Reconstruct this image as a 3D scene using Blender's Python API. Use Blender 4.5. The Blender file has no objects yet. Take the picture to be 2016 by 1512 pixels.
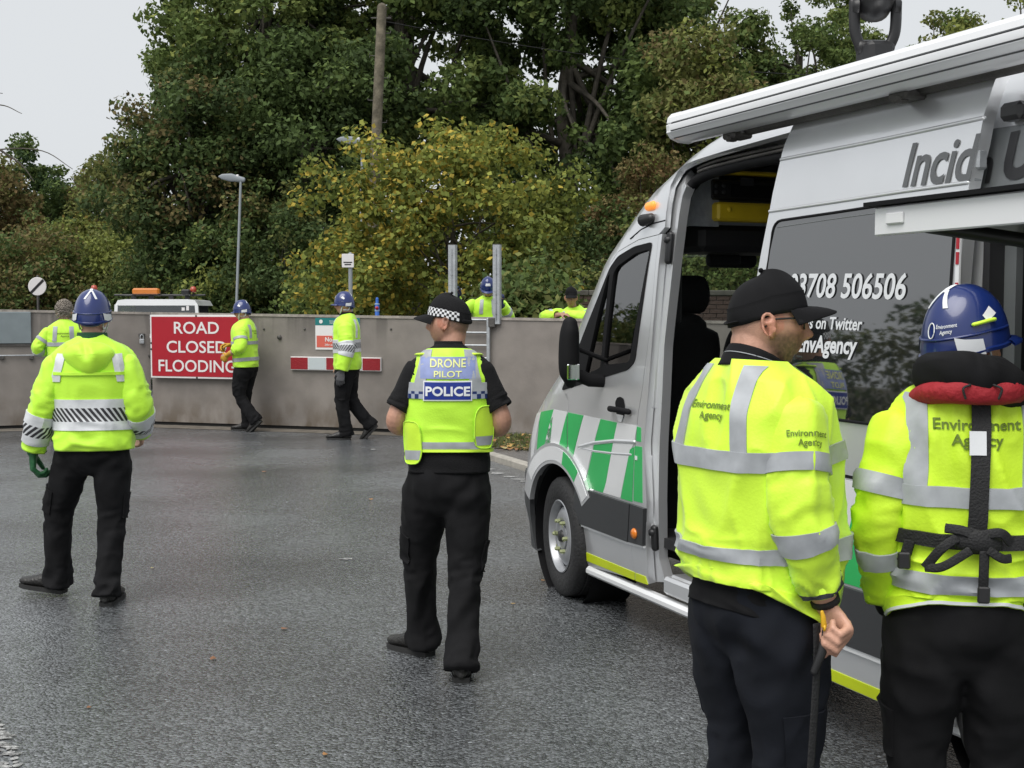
import bpy, bmesh, math, random
import numpy as np
from mathutils import Vector, Matrix
R = math.radians
random.seed(7); RNG = np.random.default_rng(7)
SC = bpy.context.scene
C = SC.collection

# ------------------------------------------------------------------ camera, sky, sun, exposure
FPX, CX, CY, EYE = 2500.0, 1008.0, 756.0, 1.68
PITCH = math.atan((CY - 612.0) / FPX)
cam = bpy.data.cameras.new('camera'); cam.sensor_width = 36; cam.lens = 36 * FPX / 2016.0
cam.clip_start = 0.05; cam.clip_end = 3000
camo = bpy.data.objects.new('camera', cam); C.objects.link(camo)
camo.location = (0, 0, EYE); camo.rotation_euler = (math.pi / 2 - PITCH, 0, 0)
SC.camera = camo

SUN_EL, SUN_ROT = R(58), R(215)
w = bpy.data.worlds.new('World'); SC.world = w; w.use_nodes = True
nt = w.node_tree; nt.nodes.clear()
sky = nt.nodes.new('ShaderNodeTexSky'); sky.sky_type = 'NISHITA'; sky.sun_disc = False
sky.sun_elevation = SUN_EL; sky.sun_rotation = SUN_ROT; sky.dust_density = 4.0; sky.air_density = 1.0
hsv = nt.nodes.new('ShaderNodeHueSaturation'); hsv.inputs['Saturation'].default_value = 0.10
mixw = nt.nodes.new('ShaderNodeMix'); mixw.data_type = 'RGBA'; mixw.inputs['Factor'].default_value = 0.85
mixw.inputs['B'].default_value = (5.75, 5.98, 6.2, 1)      # flat overcast cloud layer over the clear sky
bg = nt.nodes.new('ShaderNodeBackground'); bg.inputs['Strength'].default_value = 0.068
wo = nt.nodes.new('ShaderNodeOutputWorld')
nt.links.new(sky.outputs[0], hsv.inputs['Color']); nt.links.new(hsv.outputs[0], mixw.inputs['A'])
nt.links.new(mixw.outputs['Result'], bg.inputs['Color']); nt.links.new(bg.outputs[0], wo.inputs[0])
sl = bpy.data.lights.new('sun', 'SUN'); sl.energy = 1.5; sl.angle = R(50); sl.color = (1, .97, .93)
so = bpy.data.objects.new('sun', sl); C.objects.link(so)
so.rotation_euler = (math.pi / 2 - SUN_EL, 0, math.pi - SUN_ROT)
vs = SC.view_settings; vs.view_transform = 'Standard'; vs.look = 'None'; vs.gamma = 1; vs.use_curve_mapping = False
vs.exposure = 1.0
SC.cycles.max_bounces = 8; SC.cycles.transparent_max_bounces = 12

# ------------------------------------------------------------------ helpers
def ray(u, v):
    x = (u - CX) / FPX; y = (CY - v) / FPX
    c, s = math.cos(PITCH), math.sin(PITCH)
    return np.array([x, c + s * y, -s + c * y])
def ground(u, v, z=0.0):
    r = ray(u, v); t = (z - EYE) / r[2]; return np.array([0, 0, EYE]) + t * r
def at(u, v, Y):
    r = ray(u, v); return np.array([0, 0, EYE]) + (Y / r[1]) * r

def tag(o, label=None, cat=None, group=None, kind=None):
    if label: o['label'] = label
    if cat: o['category'] = cat
    if group: o['group'] = group
    if kind: o['kind'] = kind
    return o
def empty(name, loc=(0, 0, 0), rz=0.0, s=1.0):
    o = bpy.data.objects.new(name, None); C.objects.link(o)
    o.location = loc; o.rotation_euler = (0, 0, rz); o.scale = (s, s, s); o.empty_display_size = .1
    return o
def mk(name, V, F, m, parent=None, smooth=True, loc=None, uv=None, col=None, sharp=None):
    me = bpy.data.meshes.new(name)
    V = np.asarray(V, float).reshape(-1, 3)
    if isinstance(F, np.ndarray) and F.ndim == 2 and len(F):
        n, k = F.shape
        me.vertices.add(len(V)); me.vertices.foreach_set('co', V.ravel())
        me.loops.add(n * k); me.loops.foreach_set('vertex_index', F.ravel().astype(np.int32))
        me.polygons.add(n); me.polygons.foreach_set('loop_start', np.arange(0, n * k, k, dtype=np.int32))
        me.update(calc_edges=True); me.validate()
    else:
        me.from_pydata(V.tolist(), [], [list(f) for f in F]); me.update()
    if col is not None:
        a = me.color_attributes.new('Col', 'FLOAT_COLOR', 'POINT')
        c4 = np.ones((len(V), 4)); c4[:, :3] = col; a.data.foreach_set('color', c4.ravel())
    if uv is not None:
        l = me.uv_layers.new(name='UVMap'); li = np.zeros(len(me.loops), np.int32); me.loops.foreach_get('vertex_index', li)
        l.data.foreach_set('uv', np.asarray(uv, float)[li].ravel())
    if smooth: me.polygons.foreach_set('use_smooth', np.ones(len(me.polygons), bool))
    if m is not None: me.materials.append(m)
    o = bpy.data.objects.new(name, me); C.objects.link(o)
    if parent is not None: o.parent = parent
    if loc is not None: o.location = loc
    if smooth and sharp:
        me.set_sharp_from_angle(angle=R(sharp))
    return o
class MB:
    """collects shells into one mesh"""
    def __init__(s): s.V = []; s.F = []; s.n = 0
    def add(s, V, F):
        V = np.asarray(V, float).reshape(-1, 3)
        s.V.append(V); s.F += [[i + s.n for i in f] for f in F]; s.n += len(V); return s
    def box(s, c, d, rot=None, bev=0.0):
        c = np.asarray(c, float); h = np.asarray(d, float) / 2
        if bev > 0:
            b = min(bev, h.min() * .9); V = []
            for sx in (-1, 1):
                for sy in (-1, 1):
                    for sz in (-1, 1):
                        V += [(sx * h[0], sy * (h[1] - b), sz * (h[2] - b)), (sx * (h[0] - b), sy * h[1], sz * (h[2] - b)), (sx * (h[0] - b), sy * (h[1] - b), sz * h[2])]
            bm = bmesh.new()
            for v in V: bm.verts.new(v)
            bmesh.ops.convex_hull(bm, input=bm.verts); bm.verts.index_update()
            V = [v.co[:] for v in bm.verts]; F = [[q.index for q in f.verts] for f in bm.faces]; bm.free()
        else:
            V = [(sx * h[0], sy * h[1], sz * h[2]) for sx in (-1, 1) for sy in (-1, 1) for sz in (-1, 1)]
            F = [(0, 1, 3, 2), (4, 6, 7, 5), (0, 4, 5, 1), (2, 3, 7, 6), (0, 2, 6, 4), (1, 5, 7, 3)]
        V = np.array(V)
        if rot is not None: V = V @ np.array(rot.to_3x3()).T if hasattr(rot, 'to_3x3') else V @ np.array(rot).T
        return s.add(V + c, F)
    def tube(s, path, rad, n=10, cap=True, ry=None, front=None):
        V, F = tube(path, rad, n, cap, ry, front); return s.add(V, F)
    def prism(s, poly, axis, a, b):
        """polygon in the two other axes, extruded along axis from a to b"""
        n = len(poly); V = []
        for t in (a, b):
            for p in poly:
                q = list(p); q.insert(axis, t); V.append(q)
        F = [list(range(n))[::-1], list(range(n, 2 * n))] + [[i, (i + 1) % n, n + (i + 1) % n, n + i] for i in range(n)]
        return s.add(V, F)
    def lathe(s, prof, c=(0, 0, 0), axis=(0, 0, 1), n=24):
        ax = Vector(axis).normalized(); q = Vector((0, 0, 1)).rotation_difference(ax).to_matrix(); V = []; F = []
        k = len(prof)
        for i in range(n):
            a = 2 * math.pi * i / n
            for r, h in prof:
                V.append(np.array(q @ Vector((r * math.cos(a), r * math.sin(a), h))) + np.array(c))
        for i in range(n):
            for j in range(k - 1):
                i2 = (i + 1) % n
                F.append([i * k + j, i2 * k + j, i2 * k + j + 1, i * k + j + 1])
        return s.add(V, F)
    def build(s, name, m, parent=None, smooth=False, sharp=None, loc=None):
        V = np.concatenate(s.V) if s.V else np.zeros((0, 3))
        o = mk(name, V, s.F, m, parent, smooth, loc, None, None, None)
        bm = bmesh.new(); bm.from_mesh(o.data); bmesh.ops.recalc_face_normals(bm, faces=bm.faces); bm.to_mesh(o.data); bm.free()
        if sharp: o.data.polygons.foreach_set('use_smooth', np.ones(len(o.data.polygons), bool)); o.data.set_sharp_from_angle(angle=R(sharp))
        return o
def rotm(yaw=0, pitch=0, roll=0):
    return np.array(Matrix.Rotation(yaw, 3, 'Z') @ Matrix.Rotation(pitch, 3, 'X') @ Matrix.Rotation(roll, 3, 'Y'))
def grid_patch(name, m, parent, G, H):
    nv, nu = G.shape[:2]; V = np.concatenate([G.reshape(-1, 3), H.reshape(-1, 3)]); F = []
    idx = np.arange(nv * nu).reshape(nv, nu); o = nv * nu
    for i in range(nv - 1):
        for j in range(nu - 1): F.append([idx[i, j], idx[i, j + 1], idx[i + 1, j + 1], idx[i + 1, j]])
    ring = list(idx[0, :]) + list(idx[1:, -1]) + list(idx[-1, -2::-1]) + list(idx[-2:0:-1, 0])
    for a, b in zip(ring, ring[1:] + ring[:1]): F.append([a, a + o, b + o, b])
    d1 = np.linalg.norm(np.diff(G, axis=1), axis=2).mean(0); d2 = np.linalg.norm(np.diff(G, axis=0), axis=2).mean(1)
    uu = np.r_[0, np.cumsum(d1)]; vv = np.r_[0, np.cumsum(d2)]
    UV = np.stack(np.meshgrid(uu, vv), -1).reshape(-1, 2); UV = np.concatenate([UV, UV])
    return mk(name, V, F, m, parent, True, uv=UV, sharp=50)

def frames(path, front=(0, 1, 0)):
    P = np.asarray(path, float); T = np.gradient(P, axis=0); T /= np.linalg.norm(T, axis=1)[:, None] + 1e-12
    fr = np.asarray(front, float); A = fr - (T @ fr)[:, None] * T
    L = np.linalg.norm(A, axis=1)
    for i in range(len(P)):
        if L[i] < .15:
            A[i] = A[i - 1] - (A[i - 1] @ T[i]) * T[i] if i else np.cross(T[i], (1, 0, 0))
        A[i] /= np.linalg.norm(A[i]) + 1e-12
    B = np.cross(A, T)
    return T, A, B
def tube(path, rad, n=10, cap=True, ry=None, front=None):
    P = np.asarray(path, float); k = len(P); rad = np.broadcast_to(np.asarray(rad, float), (k,)).copy()
    ry = rad if ry is None else np.broadcast_to(np.asarray(ry, float), (k,)).copy()
    if front is None:
        d = P[-1] - P[0]; front = (0, 1, 0) if abs(d[1]) < .8 * np.linalg.norm(d) else (0, 0, 1)
    T, A, B = frames(P, front)
    if cap:  # rounded ends
        def dome(i, sgn):
            out = []
            for a in (80, 50, 22):
                c_, s_ = math.cos(R(a)), math.sin(R(a))
                out.append((P[i] + sgn * T[i] * s_ * min(rad[i], ry[i]), T[i], A[i], B[i], rad[i] * c_, ry[i] * c_))
            return out
        rows = dome(0, -1) + [(P[i], T[i], A[i], B[i], rad[i], ry[i]) for i in range(k)] + dome(k - 1, 1)[::-1]
    else:
        rows = [(P[i], T[i], A[i], B[i], rad[i], ry[i]) for i in range(k)]
    a = np.linspace(0, 2 * np.pi, n, endpoint=False); V = []
    for p, t, A_, B_, r1, r2 in rows:
        V.append(p + np.cos(a)[:, None] * A_ * r2 + np.sin(a)[:, None] * B_ * r1)
    V = np.concatenate(V); F = []; m = len(rows)
    for i in range(m - 1):
        for j in range(n):
            j2 = (j + 1) % n; F.append([i * n + j, i * n + j2, (i + 1) * n + j2, (i + 1) * n + j])
    F.append(list(range(n))[::-1]); F.append([(m - 1) * n + j for j in range(n)])
    return V, F
def curve_pts(pts, n=8):
    """Catmull-Rom through points"""
    P = np.asarray(pts, float); Q = np.vstack([2 * P[0] - P[1], P, 2 * P[-1] - P[-2]]); out = []
    for i in range(len(P) - 1):
        p0, p1, p2, p3 = Q[i:i + 4]
        for t in np.linspace(0, 1, n, endpoint=False):
            out.append(.5 * (2 * p1 + (p2 - p0) * t + (2 * p0 - 5 * p1 + 4 * p2 - p3) * t * t + (3 * p1 - p0 - 3 * p2 + p3) * t ** 3))
    out.append(P[-1]); return np.array(out)
def _hash(ix, iy, iz, seed):
    h = (ix * 374761393 + iy * 668265263 + iz * 2147483647 + seed * 1274126177) & 0xffffffff
    h = ((h ^ (h >> 13)) * 1274126177) & 0xffffffff
    return ((h ^ (h >> 16)) & 0xffff) / 32767.5 - 1
def vnoise(P, seed=0):
    P = np.asarray(P, float); I = np.floor(P).astype(np.int64); f = P - I; f = f * f * f * (f * (f * 6 - 15) + 10); r = 0
    for dx in (0, 1):
        for dy in (0, 1):
            for dz in (0, 1):
                wgt = (f[..., 0] if dx else 1 - f[..., 0]) * (f[..., 1] if dy else 1 - f[..., 1]) * (f[..., 2] if dz else 1 - f[..., 2])
                r = r + wgt * _hash(I[..., 0] + dx, I[..., 1] + dy, I[..., 2] + dz, seed)
    return r
def remesh(mb, vox, smooth=1):
    me = bpy.data.meshes.new('tmp'); me.from_pydata(np.concatenate(mb.V).tolist(), [], mb.F); me.update()
    bm = bmesh.new(); bm.from_mesh(me); bmesh.ops.recalc_face_normals(bm, faces=bm.faces); bm.to_mesh(me); bm.free()
    o = bpy.data.objects.new('tmp', me); C.objects.link(o)
    md = o.modifiers.new('r', 'REMESH'); md.mode = 'VOXEL'; md.voxel_size = vox
    if smooth:
        s = o.modifiers.new('s', 'SMOOTH'); s.iterations = smooth; s.factor = .5
    dg = bpy.context.evaluated_depsgraph_get(); me2 = bpy.data.meshes.new_from_object(o.evaluated_get(dg))
    bpy.data.objects.remove(o); bpy.data.meshes.remove(me)
    return me2
_tc = {}
def text_mesh(s, size=1.0, bold=0.0, shear=0.0, align='CENTER', sx=1.0, spacing=1.0, cell=0.0, line=1.0):
    """returns (V2, F) of flat lettering"""
    key = (s, bold, shear, align, spacing, line)
    if key not in _tc:
        cu = bpy.data.curves.new('t', 'FONT'); cu.body = s; cu.size = 1; cu.offset = bold; cu.shear = shear
        cu.align_x = align; cu.space_character = spacing; cu.space_line = line; cu.resolution_u = 4
        o = bpy.data.objects.new('t', cu); C.objects.link(o)
        dg = bpy.context.evaluated_depsgraph_get(); me = bpy.data.meshes.new_from_object(o.evaluated_get(dg))
        _tc[key] = (np.array([v.co[:2] for v in me.vertices]).reshape(-1, 2), [list(p.vertices) for p in me.polygons])
        bpy.data.objects.remove(o); bpy.data.curves.remove(cu); bpy.data.meshes.remove(me)
    V, F = _tc[key]; V = V * (size * sx, size)
    if cell: V, F = clip_grid(V, F, cell)
    return V, F
def clip_grid(V, F, cell):
    bm = bmesh.new(); vs_ = [bm.verts.new((p[0], p[1], 0)) for p in V]
    for f in F:
        try: bm.faces.new([vs_[i] for i in f])
        except ValueError: pass
    lo = V.min(0); hi = V.max(0)
    cell = np.broadcast_to(np.asarray(cell, float), (2,))
    for ax in (0, 1):
        for t in np.arange(math.floor(lo[ax] / cell[ax]) * cell[ax], hi[ax], cell[ax])[1:]:
            co = [0, 0, 0]; no = [0, 0, 0]; co[ax] = t; no[ax] = 1
            bmesh.ops.bisect_plane(bm, geom=bm.verts[:] + bm.edges[:] + bm.faces[:], plane_co=co, plane_no=no, dist=1e-6)
    bm.verts.index_update()
    V = np.array([v.co[:2] for v in bm.verts]); F = [[q.index for q in f.verts] for f in bm.faces]; bm.free()
    return V, F

# ------------------------------------------------------------------ materials
def mat(name, col, rough=.6, metal=0.0, bump=0.0, bscale=40.0, var=0.0, vscale=6.0, coat=0.0, spec=.5, vcol=False, sheen=0.0, emis=0.0, detail=4, fold=0.0, foldk=.5):
    m = bpy.data.materials.new(name); m.use_nodes = True; n = m.node_tree; b = n.nodes['Principled BSDF']
    b.inputs['Base Color'].default_value = (*col, 1); b.inputs['Roughness'].default_value = rough; b.inputs['Metallic'].default_value = metal
    b.inputs['Coat Weight'].default_value = coat; b.inputs['Coat Roughness'].default_value = .06; b.inputs['Specular IOR Level'].default_value = spec
    if sheen: b.inputs['Sheen Weight'].default_value = sheen
    tc = n.nodes.new('ShaderNodeTexCoord'); src = None
    if vcol:
        a = n.nodes.new('ShaderNodeAttribute'); a.attribute_name = 'Col'; src = a.outputs['Color']
    if var:
        t = n.nodes.new('ShaderNodeTexNoise'); t.inputs['Scale'].default_value = vscale; t.inputs['Detail'].default_value = 5
        n.links.new(tc.outputs['Object'], t.inputs['Vector'])
        mr = n.nodes.new('ShaderNodeMapRange'); mr.inputs['From Min'].default_value = .3; mr.inputs['From Max'].default_value = .7
        mr.inputs['To Min'].default_value = 1 - var; mr.inputs['To Max'].default_value = 1 + var
        n.links.new(t.outputs['Fac'], mr.inputs['Value'])
        mx = n.nodes.new('ShaderNodeMix'); mx.data_type = 'RGBA'; mx.blend_type = 'MULTIPLY'; mx.inputs['Factor'].default_value = 1
        if src: n.links.new(src, mx.inputs['A'])
        else: mx.inputs['A'].default_value = (*col, 1)
        n.links.new(mr.outputs[0], mx.inputs['B']); src = mx.outputs['Result']
    if src: n.links.new(src, b.inputs['Base Color'])
    if bump:
        t = n.nodes.new('ShaderNodeTexNoise'); t.inputs['Scale'].default_value = bscale; t.inputs['Detail'].default_value = detail
        n.links.new(tc.outputs['Object'], t.inputs['Vector'])
        bp = n.nodes.new('ShaderNodeBump'); bp.inputs['Strength'].default_value = bump; bp.inputs['Distance'].default_value = .02
        n.links.new(t.outputs['Fac'], bp.inputs['Height']); n.links.new(bp.outputs[0], b.inputs['Normal'])
    if fold:
        t = n.nodes.new('ShaderNodeTexNoise'); t.noise_type = 'RIDGED_MULTIFRACTAL'; t.inputs['Scale'].default_value = fold; t.inputs['Detail'].default_value = 2.5; t.inputs['Distortion'].default_value = .6
        mp = n.nodes.new('ShaderNodeMapping'); mp.inputs['Scale'].default_value = (1, 1, .75); mp.inputs['Rotation'].default_value = (.5, .4, .3); n.links.new(tc.outputs['Object'], mp.inputs[0]); n.links.new(mp.outputs[0], t.inputs['Vector'])
        b2 = n.nodes.new('ShaderNodeBump'); b2.inputs['Strength'].default_value = foldk; b2.inputs['Distance'].default_value = .09; n.links.new(t.outputs['Fac'], b2.inputs['Height'])
        if bump: n.links.new(b2.outputs[0], bp.inputs['Normal'])
        else: n.links.new(b2.outputs[0], b.inputs['Normal'])
    if emis:
        b.inputs['Emission Color'].default_value = (*col, 1); b.inputs['Emission Strength'].default_value = emis
    return m
def glass(name, tint=(.9, .95, .93), dark=0.15, refl=.06):
    """thin window glass: see-through, mirror-like at grazing angles"""
    m = bpy.data.materials.new(name); m.use_nodes = True; n = m.node_tree; n.nodes.clear()
    o = n.nodes.new('ShaderNodeOutputMaterial'); t = n.nodes.new('ShaderNodeBsdfTransparent'); t.inputs[0].default_value = (*[c * (1 - dark) for c in tint], 1)
    g = n.nodes.new('ShaderNodeBsdfGlossy'); g.inputs['Roughness'].default_value = .015
    fr = n.nodes.new('ShaderNodeFresnel'); fr.inputs[0].default_value = 1.52
    mp = n.nodes.new('ShaderNodeMapRange'); mp.inputs['To Min'].default_value = refl; mp.inputs['To Max'].default_value = 1
    n.links.new(fr.outputs[0], mp.inputs['Value'])
    mx = n.nodes.new('ShaderNodeMixShader'); n.links.new(mp.outputs[0], mx.inputs[0]); n.links.new(t.outputs[0], mx.inputs[1]); n.links.new(g.outputs[0], mx.inputs[2])
    n.links.new(mx.outputs[0], o.inputs[0]); return m
M = {}
M['hivis'] = mat('hivis', (.53, .92, .045), .6, fold=4.5, foldk=.55, bump=.10, bscale=120, var=.05, sheen=.2)
M['hivis_y'] = mat('hivis_yellow', (.63, .94, .045), .55, fold=4.2, foldk=.6, bump=.08, bscale=120, var=.05, sheen=.2)
M['hivis_dirty'] = mat('hivis_worn', (.60, .88, .03), .6, fold=4.2, foldk=.6, bump=.08, bscale=120, var=.12, vscale=9)
M['tape'] = mat('reflective_tape', (.36, .38, .40), .42, fold=4.5, foldk=.45, var=.12, vscale=18)
M['tape_w'] = mat('white_tape', (.62, .64, .66), .5, bump=.25, bscale=14, var=.06)
M['black'] = mat('black_cloth', (.0065, .0065, .0075), .9, fold=4, foldk=1.0, var=.25, vscale=10, spec=.25)
M['black2'] = mat('black_polo', (.009, .009, .010), .9, bump=.3, bscale=200, var=.15, spec=.25)
M['navy'] = mat('navy_trousers', (.007, .0085, .013), .9, fold=4, foldk=1.0, var=.25, spec=.25)
M['grey_cloth'] = mat('grey_cloth', (.03, .032, .037), .85, bump=.3, bscale=60)
M['skin'] = mat('skin', (.5, .3, .22), .5, vcol=True, var=.08, vscale=60, bump=.12, bscale=220)
M['boot'] = mat('boot_leather', (.018, .017, .016), .42, bump=.4, bscale=60, var=.3)
M['sole'] = mat('boot_sole', (.02, .02, .02), .7)
M['green_glove'] = mat('green_glove', (.015, .11, .035), .55, bump=.3, bscale=80)
M['yellow_glove'] = mat('yellow_glove', (.55, .30, .03), .7, bump=.3, bscale=80)
M['grey_glove'] = mat('grey_glove', (.09, .09, .095), .7, bump=.3, bscale=80)
M['blue_glove'] = mat('blue_glove', (.02, .03, .09), .7, bump=.3, bscale=80)
M['green_collar'] = mat('green_collar', (.012, .06, .028), .9, bump=.4, bscale=90)
M['helmet'] = mat('helmet_blue', (.007, .021, .125), .28, coat=.6, var=.08)
M['white'] = mat('white_plastic', (.75, .76, .77), .4)
M['strap_w'] = mat('white_strap', (.6, .62, .64), .6)
M['red_cloth'] = mat('red_lifejacket', (.30, .010, .018), .75, bump=.4, bscale=40, var=.1)
M['webbing'] = mat('black_webbing', (.012, .012, .013), .7, bump=.3, bscale=160)
M['plastic_b'] = mat('black_plastic', (.016, .016, .017), .4)
M['lettering_olive'] = mat('dark_green_print', (.13, .20, .02), .7)
M['blue_print'] = mat('blue_print', (.005, .025, .24), .45)
M['white_print'] = mat('white_print', (.72, .74, .76), .5)
M['lilac_print'] = mat('pale_blue_panel', (.22, .27, .50), .4, var=.12, vscale=25)
M['yellow_print'] = mat('pale_yellow_print', (.72, .75, .30), .5)
M['hair_grey'] = mat('grey_brown_hair', (.30, .265, .225), .8, bump=1, bscale=60, var=.4, vscale=50)
M['lens'] = glass('spectacle_lens', (1, 1, 1), .02, .02)
# ------------------------------------------------------------------ ground, road, wall
def asphalt(name, base, wet=.5, tone=1.0, scale=85):
    m = bpy.data.materials.new(name); m.use_nodes = True; n = m.node_tree; b = n.nodes['Principled BSDF']; L = n.links.new
    tc = n.nodes.new('ShaderNodeTexCoord')
    vo = n.nodes.new('ShaderNodeTexVoronoi'); vo.inputs['Scale'].default_value = scale; L(tc.outputs['Object'], vo.inputs['Vector'])
    v2 = n.nodes.new('ShaderNodeTexNoise'); v2.inputs['Scale'].default_value = 26; v2.inputs['Detail'].default_value = 6; L(tc.outputs['Object'], v2.inputs['Vector'])
    big = n.nodes.new('ShaderNodeTexNoise'); big.inputs['Scale'].default_value = .55; big.inputs['Detail'].default_value = 5; L(tc.outputs['Object'], big.inputs['Vector'])
    cr = n.nodes.new('ShaderNodeValToRGB'); e = cr.color_ramp.elements; e[0].position = .25; e[0].color = (*[c * .42 for c in base], 1); e[1].position = .8; e[1].color = (*[c * 1.6 for c in base], 1)
    sp = n.nodes.new('ShaderNodeSeparateColor'); L(vo.outputs['Color'], sp.inputs[0]); L(sp.outputs[0], cr.inputs[0])
    # rare pale stones
    gt = n.nodes.new('ShaderNodeMath'); gt.operation = 'GREATER_THAN'; gt.inputs[1].default_value = .996; L(sp.outputs[1], gt.inputs[0])
    mx = n.nodes.new('ShaderNodeMix'); mx.data_type = 'RGBA'; L(gt.outputs[0], mx.inputs['Factor']); L(cr.outputs[0], mx.inputs['A']); mx.inputs['B'].default_value = (*[c * 3 for c in base], 1); bv = n.nodes.new('ShaderNodeMapRange'); bv.inputs['From Min'].default_value = .3; bv.inputs['From Max'].default_value = .7; bv.inputs['To Min'].default_value = .66; bv.inputs['To Max'].default_value = 1.28; L(big.outputs['Fac'], bv.inputs['Value']); mb2 = n.nodes.new('ShaderNodeMix'); mb2.data_type = 'RGBA'; mb2.blend_type = 'MULTIPLY'; mb2.inputs['Factor'].default_value = 1; L(mx.outputs['Result'], mb2.inputs['A']); L(bv.outputs[0], mb2.inputs['B']); L(mb2.outputs['Result'], b.inputs['Base Color'])
    mr = n.nodes.new('ShaderNodeMapRange'); mr.inputs['From Min'].default_value = .35; mr.inputs['From Max'].default_value = .68; mr.inputs['To Min'].default_value = .10 + .4 * (1 - wet); mr.inputs['To Max'].default_value = .30 + .4 * (1 - wet); L(big.outputs['Fac'], mr.inputs['Value']); L(mr.outputs[0], b.inputs['Roughness'])
    ad = n.nodes.new('ShaderNodeMath'); ad.operation = 'MULTIPLY_ADD'; ad.inputs[1].default_value = .9; L(v2.outputs['Fac'], ad.inputs[0]); L(vo.outputs['Distance'], ad.inputs[2])
    bp = n.nodes.new('ShaderNodeBump'); bp.inputs['Strength'].default_value = .75 * tone; bp.inputs['Distance'].default_value = .010; bp.invert = True; L(ad.outputs[0], bp.inputs['Height']); L(bp.outputs[0], b.inputs['Normal'])
    b.inputs['Specular IOR Level'].default_value = .8; b.inputs['Coat Weight'].default_value = .75 * wet; b.inputs['Coat IOR'].default_value = 1.34
    cm = n.nodes.new('ShaderNodeMapRange'); cm.inputs['From Min'].default_value = .35; cm.inputs['From Max'].default_value = .68; cm.inputs['To Min'].default_value = .12; cm.inputs['To Max'].default_value = .34; L(big.outputs['Fac'], cm.inputs['Value']); L(cm.outputs[0], b.inputs['Coat Roughness'])
    cb = n.nodes.new('ShaderNodeBump'); cb.inputs['Strength'].default_value = .35; cb.inputs['Distance'].default_value = .008; cb.invert = True; L(ad.outputs[0], cb.inputs['Height']); L(cb.outputs[0], b.inputs['Coat Normal'])
    return m
M['road'] = asphalt('wet_asphalt', (.096, .102, .108), .85, 1.0, 82)
M['pave'] = asphalt('pavement_asphalt', (.095, .088, .082), .45, .8)
M['earth'] = mat('earth', (.05, .045, .025), .95, bump=.6, bscale=12, var=.4, vscale=2)
M['kerb'] = mat('kerb_stone', (.34, .32, .28), .6, bump=.4, bscale=40, var=.2, vscale=12)
M['sill'] = mat('stained_concrete', (.13, .115, .095), .7, bump=.5, bscale=25, var=.4, vscale=5)
M['paint'] = mat('road_paint', (.30, .30, .295), .5, bump=1.0, bscale=70, var=.85, vscale=38)
def sheet(name, poly, z, m, kind='structure', cell=None):
    V, F = np.array([(x, y) for x, y in poly], float), [list(range(len(poly)))]
    if cell: V, F = clip_grid(V, F, cell)
    return tag(mk(name, np.c_[V, np.full(len(V), z)], F, m, None, False), kind=kind)
sheet('ground', [(-900, -60), (900, -60), (900, 1500), (-900, 1500)], -.03, M['earth'])
sheet('road', [(-16, -12), (9, -12), (9, 6), (1.55, 9.6), (.17, 13.15), (-.28, 14.29), (-1.0, 16.0), (-1.3, 60), (-12.5, 60), (-16, 24)], 0, M['road'])
sheet('pavement', [(1.68, 9.66), (9, 6.2), (9, 17), (-1.1, 17), (-.86, 16.0), (-.15, 14.34), (.30, 13.20)], .065, M['pave'])
kb = MB(); kl = [(-.93, 16.0), (-.215, 14.315), (.235, 13.175), (1.62, 9.63), (9, 6.1)]
for i, ((x0, y0), (x1, y1)) in enumerate(zip(kl, kl[1:])):
    n = max(1, int(math.hypot(x1 - x0, y1 - y0) / .92))
    for k in range(n):
        a = np.array((x0, y0)) + (np.array((x1, y1)) - (x0, y0)) * (k / n); b = np.array((x0, y0)) + (np.array((x1, y1)) - (x0, y0)) * ((k + 1) / n - .008)
        kb_ = MB(); d = b - a; kb_.box(((a + b)[0] / 2, (a + b)[1] / 2, .012 + .002 * ((k * 7) % 3)), (np.linalg.norm(d), .125, .12), rotm(math.atan2(d[1], d[0])), .012)
        o = kb_.build('kerb_stone', M['kerb'], None, False)
        if i == 0 and k == 0: KERB = tag(empty('kerb', (0, 0, 0)), kind='structure')
        o.parent = KERB
# worn white paint, bottom left, and flecks by the kerb
rp = random.Random(12); mb = MB()
for k in range(300):
    u, v = rp.uniform(-90, 44), rp.uniform(1418, 1545)
    if u > 6 + (v - 1420) * .34 + rp.gauss(0, 4): continue
    g = ground(u, v); a, b_ = rp.uniform(.008, .034), rp.uniform(.006, .024); mb.add([(g[0] + a * math.cos(t) * rp.uniform(.6, 1.3), g[1] + b_ * math.sin(t) * rp.uniform(.6, 1.3), .0035 + .00001 * k) for t in np.linspace(0, 6.28, 8)[:-1]], [list(range(7))])
tag(mb.build('road_marking', M['paint'], None, False), kind='structure')
for k, (u, v, a, b) in enumerate([(962, 924, .16, .05), (978, 932, .14, .09), (1003, 939, .15, .05), (1023, 944, .2, .04), (1032, 948, .08, .05), (683, 1101, .09, .03), (735, 885, .07, .05)]):
    g = ground(u, v); sheet('road_marking', [(g[0] + a * .5 * math.cos(t) * (1 + .3 * math.sin(5 * t + k)), g[1] + b * math.sin(t)) for t in np.linspace(0, 6.28, 9)[:-1]], .004, M['paint'])

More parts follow.
